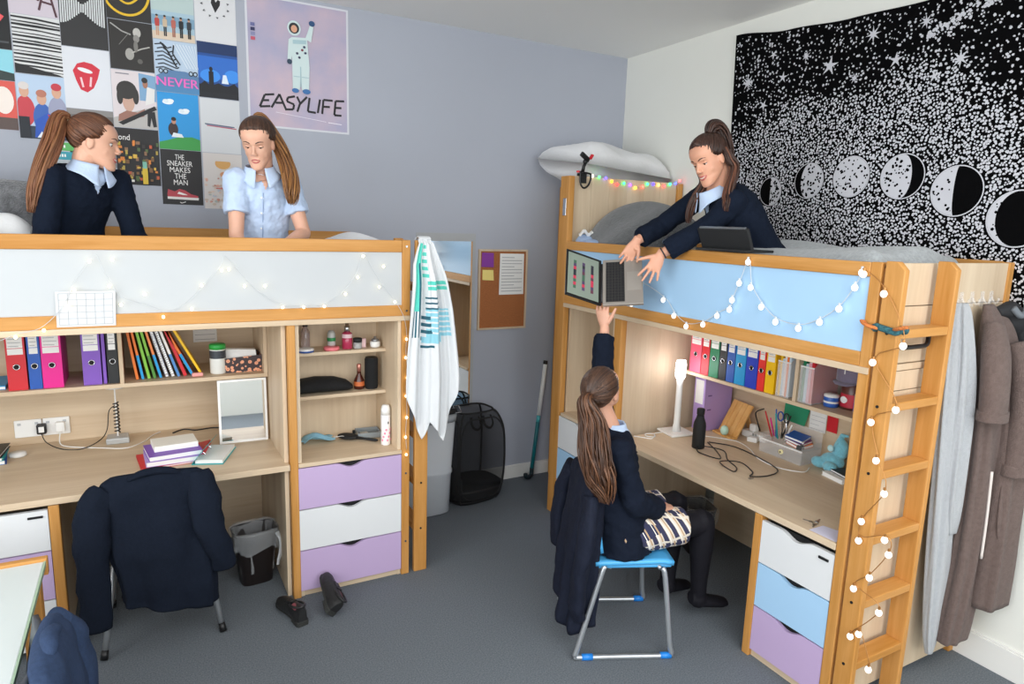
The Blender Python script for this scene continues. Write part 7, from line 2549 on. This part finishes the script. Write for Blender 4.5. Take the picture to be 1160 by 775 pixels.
# ================= fourth girl, seated on the blue chair =================
SKD = skin('skin_d', '#D4A087')
MD = hframe((1.832, 2.42, 1.222), (.80, .32, .42), (-.25, -.15, 1))
ND, MIDD, PD = V((1.868, 2.41, 1.045)), V((1.895, 2.395, .78)), V((1.95, 2.385, .565))
fD = V((.92, -.38, 0)).normalized()
sD = V((-.30, -.95, -.08)).normalized()   # her right side, towards the camera
SRD, SLD = ND + sD * .155 + V((.0, 0, -.05)), ND - sD * .14 + V((.02, 0, -.01))
ERD, WRD = V((1.90, 2.225, .74)), V((2.09, 2.275, .655))
ELD, WLD = V((2.00, 2.66, 1.23)), V((2.075, 2.757, 1.458))
KR, AR = V((2.33, 2.22, .565)), V((2.385, 2.26, .13))
KL, AL = V((2.36, 2.44, .57)), V((2.33, 2.43, .13))
HR, HL = V((1.94, 2.31, .55)), V((1.97, 2.48, .55))


def pd(mb):
    head(mb, MD)
    limb(mb, [(*ND, .056), (*(MD @ V((0, -.035, -.075))), .05), (*(MD @ V((0, -.025, -.03))), .05)])
    mb.loft(torso_secs(PD, MIDD, ND, (-.38, -.92, 0), sD, fD), 24)
    limb(mb, arm_pts(SRD, ERD, WRD))
    limb(mb, arm_pts(SLD, ELD, WLD))
    hand(mb, WRD, (.88, .22, -.1), (.05, .1, -1), (.1, .95, .2), (.28, .32, .36, .4), (.06, .02, -.03, -.08), (.8, .6, .1), .3)
    # raised hand: fingers behind the laptop edge, palm up
    hand(mb, WLD, (-.12, .16, .95), (.35, .3, .6), (.55, -.6, 0.2), (.55, .5, .45, .4), (.12, .04, -.04, -.14), (.7, .7, .1), .3)
    leg(mb, HR, KR, AR, foot=(.95, -.2, -.1))
    leg(mb, HL, KL, AL, foot=(.9, .1, -.1))


oD, bvD = person('person in blazer and plaid skirt on the blue chair, arm raised to the laptop', (1.95, 2.40, 0), SKD, pd, .0034, MD)
oD.data.materials.append(TIGHT)
for q in oD.data.polygons:
    if q.center.z < .44: q.material_index = 1
face_details(oD, MD, bvD, .35, .3, '#3A2820')
mb = MB()
mb.loft(torso_secs(PD, MIDD, ND, (-.38, -.92, 0), sD, fD, .026, 0, .97), 24)
limb(mb, arm_pts(SRD, ERD, WRD, .93), .018, minr=.042)
limb(mb, arm_pts(SLD, ELD, WLD, .9), .016, minr=.04)
mb.ell(SRD + V((0, 0, .005)), (.07, .065, .055)).ell(SLD + V((0, 0, .005)), (.07, .065, .055)).ell(ND + V((-.01, 0, -.03)), (.085, .1, .05))
mb.loft([((1.95, 2.385, .468), V((-.38, -.92, 0)) * .198, V((.92, -.38, 0)) * .165), ((1.95, 2.385, .5), V((-.38, -.92, 0)) * .195, V((.92, -.38, 0)) * .16), ((1.935, 2.39, .6), V((-.38, -.92, 0)) * .183, V((.92, -.38, 0)) * .142), ((1.905, 2.395, .72), V((-.38, -.92, 0)) * .16, V((.92, -.38, 0)) * .12)], 28)
o, vs, fs = cloth(mb, 'blazer', oD, BLZ, .0065, 4, .009, 15)
vpatch(oD, vs, fs, ND + V((.02, 0, .0)), (0, 0, 1), fD, sD, SHIRT, .16, .06)
collar(oD, ND + V((.012, 0, -.004)), (.0, 0, 1), fD, SHIRT, r=.05)
# blazer collar and lapels
for sg in (-1, 1):
    def lf(u, v, sg=sg):
        a = PI - u * PI * .86
        dv = fD * math.cos(a) - sD * sg * math.sin(a)
        return ND + V((.004, 0, 0)) + dv * (.07 + .034 * v + .03 * u) + V((0, 0, .03 - .042 * v - .16 * max(0, u - .45)))
    MB(BLZ).grid(20, 5, lf).build('lapel', oD, smooth=True, thick=.005, world=True)
mb = MB()
leg(mb, HR, KR, AR, .007, foot=(.95, -.2, -.1))
leg(mb, HL, KL, AL, .007, foot=(.9, .1, -.1))
for A_ in (AR, AL): mb.ell(A_ - V((0, 0, .005)), (.046, .046, .05))
cloth(mb, 'tights', oD, TIGHT, .005, 1, 0)
mb = MB()
for H, K in ((HR, KR), (HL, KL)):
    mb.tube([H - (K - H) * .15, H.lerp(K, .2), H.lerp(K, .45), H.lerp(K, .72)], [.1, .098, .094, .09], 20)
mb.loft([((1.97, 2.38, .5), V((-.38, -.92, 0)) * .165, V((.92, -.38, 0)) * .13), ((1.96, 2.38, .62), V((-.38, -.92, 0)) * .16, V((.92, -.38, 0)) * .12)], 28)
mid = HR.lerp(HL, .5)
mb.ell(mid.lerp(KR.lerp(KL, .5), .45) + V((0, 0, .02)), (.12, .13, .06))
cloth(mb, 'skirt', oD, PLAID, .007, 4, .003)
HD = hairmats('d', '#36241B', '#442E22', '#523829')
mb = MB()
TD_ = V((0, -.108, .055))
scalp(mb, MD, HD, TD_, 4)
t0 = MD @ TD_
bundle(mb, hairmats('d2', '#523625', '#68452F', '#40291D'), [(*t0, .018), (*(t0 + V((-.035, -.02, -.02))), .034), (1.715, 2.33, 1.11, .062), (1.705, 2.285, 1.0, .074), (1.712, 2.255, .9, .07), (1.725, 2.235, .83, .05), (1.735, 2.225, .77, .022)] , 260, 12, .75, wave=.022)
mb.build('hair', oD, world=True, smooth=True)

# ------------------------------------------------------------------ the laptop passed between them
H0, H1, B0, B1, S0, S1 = (V(q) for q in ((2.158, 2.923, 1.787), (2.045, 2.751, 1.569), (2.319, 2.79, 1.808), (2.206, 2.618, 1.59), (1.963, 2.973, 1.849), (1.85, 2.801, 1.631)))
t = thing('laptop', 'open silver laptop held up between the seated and the kneeling girl', 'laptop', tuple((H0 + H1) / 2))
ALU = mat('space_grey_aluminium', '#A49C94', .35, .5)
KEYS = mat('key_black', '#17171A', .5)


def lp(o_, a, b2, n, u, v, k=0): return o_ + a * u + b2 * v + n * k


hb, vb = B0 - H0, H1 - H0
nb = hb.cross(vb).normalized()
if nb.dot(V((-.5, -.5, .6))) < 0: nb = -nb


def slab_(m, o_, a, b2, n, u0, u1, v0, v1, k0, k1):
    return MB(m).prism([lp(o_, a, b2, n, u, v, k0) for u, v in ((u0, v0), (u1, v0), (u1, v1), (u0, v1))], n * (k1 - k0))


bs = slab_(ALU, H0, hb, vb, nb, .02, 1, 0, 1, -.008, .008).build('base', t, world=True, bevel=.003)
slab_(mat('key_well', '#3A3734', .5), H0, hb, vb, nb, .1, .56, .06, .94, .0078, .0086).build('key_well', bs, world=True)
kb = MB(KEYS)
for i in range(6):
    for j in range(14):
        u0, v0 = .11 + i * .0745, .07 + j * .0618
        if i == 5 and 4 <= j <= 8:
            if j == 4:
                kb.prism([lp(H0, hb, vb, nb, u, v, .0084) for u, v in ((u0, v0), (u0 + .062, v0), (u0 + .062, v0 + .30), (u0, v0 + .30))], nb * .0014)
            continue
        kb.prism([lp(H0, hb, vb, nb, u, v, .0084) for u, v in ((u0, v0), (u0 + .062, v0), (u0 + .062, v0 + .052), (u0, v0 + .052))], nb * .0014)
kb.build('keyboard', bs, world=True)
slab_(mat('trackpad', '#ABA39B', .3, .4), H0, hb, vb, nb, .62, .96, .3, .7, .0078, .0085).build('trackpad', bs, world=True)
hs_, vs_ = S0 - H0, H1 - H0
ns = hs_.cross(vs_).normalized()
if ns.dot(nb) < 0 and ns.dot(V((0, -1, 0))) < 0: ns = -ns
if ns.dot(V((.3, -.8, .2))) < 0: ns = -ns
ld = slab_(mat('screen_bezel', '#121214', .3), H0, hs_, vs_, ns, .02, 1, 0, 1, -.006, .002).build('lid', t, world=True, bevel=.002)
SCRN = mat('screen_page', '#7F8A7E', .3, emit=('#8E9A8C', .1))
slab_(SCRN, H0, hs_, vs_, ns, .1, .95, .05, .95, .0018, .0026).build('screen', ld, world=True)
rk = random.Random(2)
colr = [mat('thumb_' + c[1:], c, .4, emit=(c, .3)) for c in ('#2A2A33', '#5A3040', '#B03048', '#3A5A48', '#4A3A58')]
for cidx, u in enumerate((.28, .52, .76)):
    sb = MB()
    for j in range(9):
        v = .2 + .068 * j
        sb.use(colr[rk.randrange(5)]).prism([lp(H0, hs_, vs_, ns, uu, vv, .0026) for uu, vv in ((u - .035, v), (u + .04, v), (u + .04, v + .068), (u - .035, v + .068))], ns * .0004)
    sb.build('screen_column', ld, world=True)
MB(KEYS).tube([H0.lerp(H1, .08), H0.lerp(H1, .92)], .006, 10).build('hinge', t, world=True, smooth=True)

# ------------------------------------------------------------------ small things on the left bunk
t = thing('phone', 'black phone propped on the left bunk rail between the two girls', 'phone', (.26, 3.5, 1.84))
b = MB(BLACK)
b.obox(E3(.5, 0, .1), .15, .075, .009)
b.build('body', t, bevel=.003)
MB(mat('cream_case', '#E9E0CF', .5)).obox(Matrix.Translation((-.05, -.03, -.02)) @ E3(.3, 0, .4), .06, .05, .03).build('stand', t, bevel=.004)
pillow('cushion', 'grey fur cushion behind the girl at the left picture edge', 'cushion', (-.68, 4.0, 1.86), (.32, .28, .13), E3(PI / 2 - .35, 0, .1), FURL, 8, pw=2.2)
b = MB(FAB_W)
b.grid(30, 20, lambda u, v: V((-.93 + .52 * u, 3.39 + .5 * v, 1.59 + .44 * (math.sin(PI * (u * .45 + .2)) * math.sin(PI * min(1, v * .6 + .25))) ** .8 * (1 - u * u * .32) + .022 * math.sin(13 * u + 5 * v) + .016 * math.sin(17 * v - 6 * u))))
tag(b.build('duvet', smooth=True, loc=(-.65, 3.65, 1.6)), 'rumpled white duvet at the left picture edge of the bunk', 'duvet')
pillow('pillow', 'white pillow corner showing above the rail at the towel end', 'pillow', (1.05, 3.75, 1.775), (.15, .27, .1), E3(.1, -.25, .3), FAB_W, 12, pw=2.4)
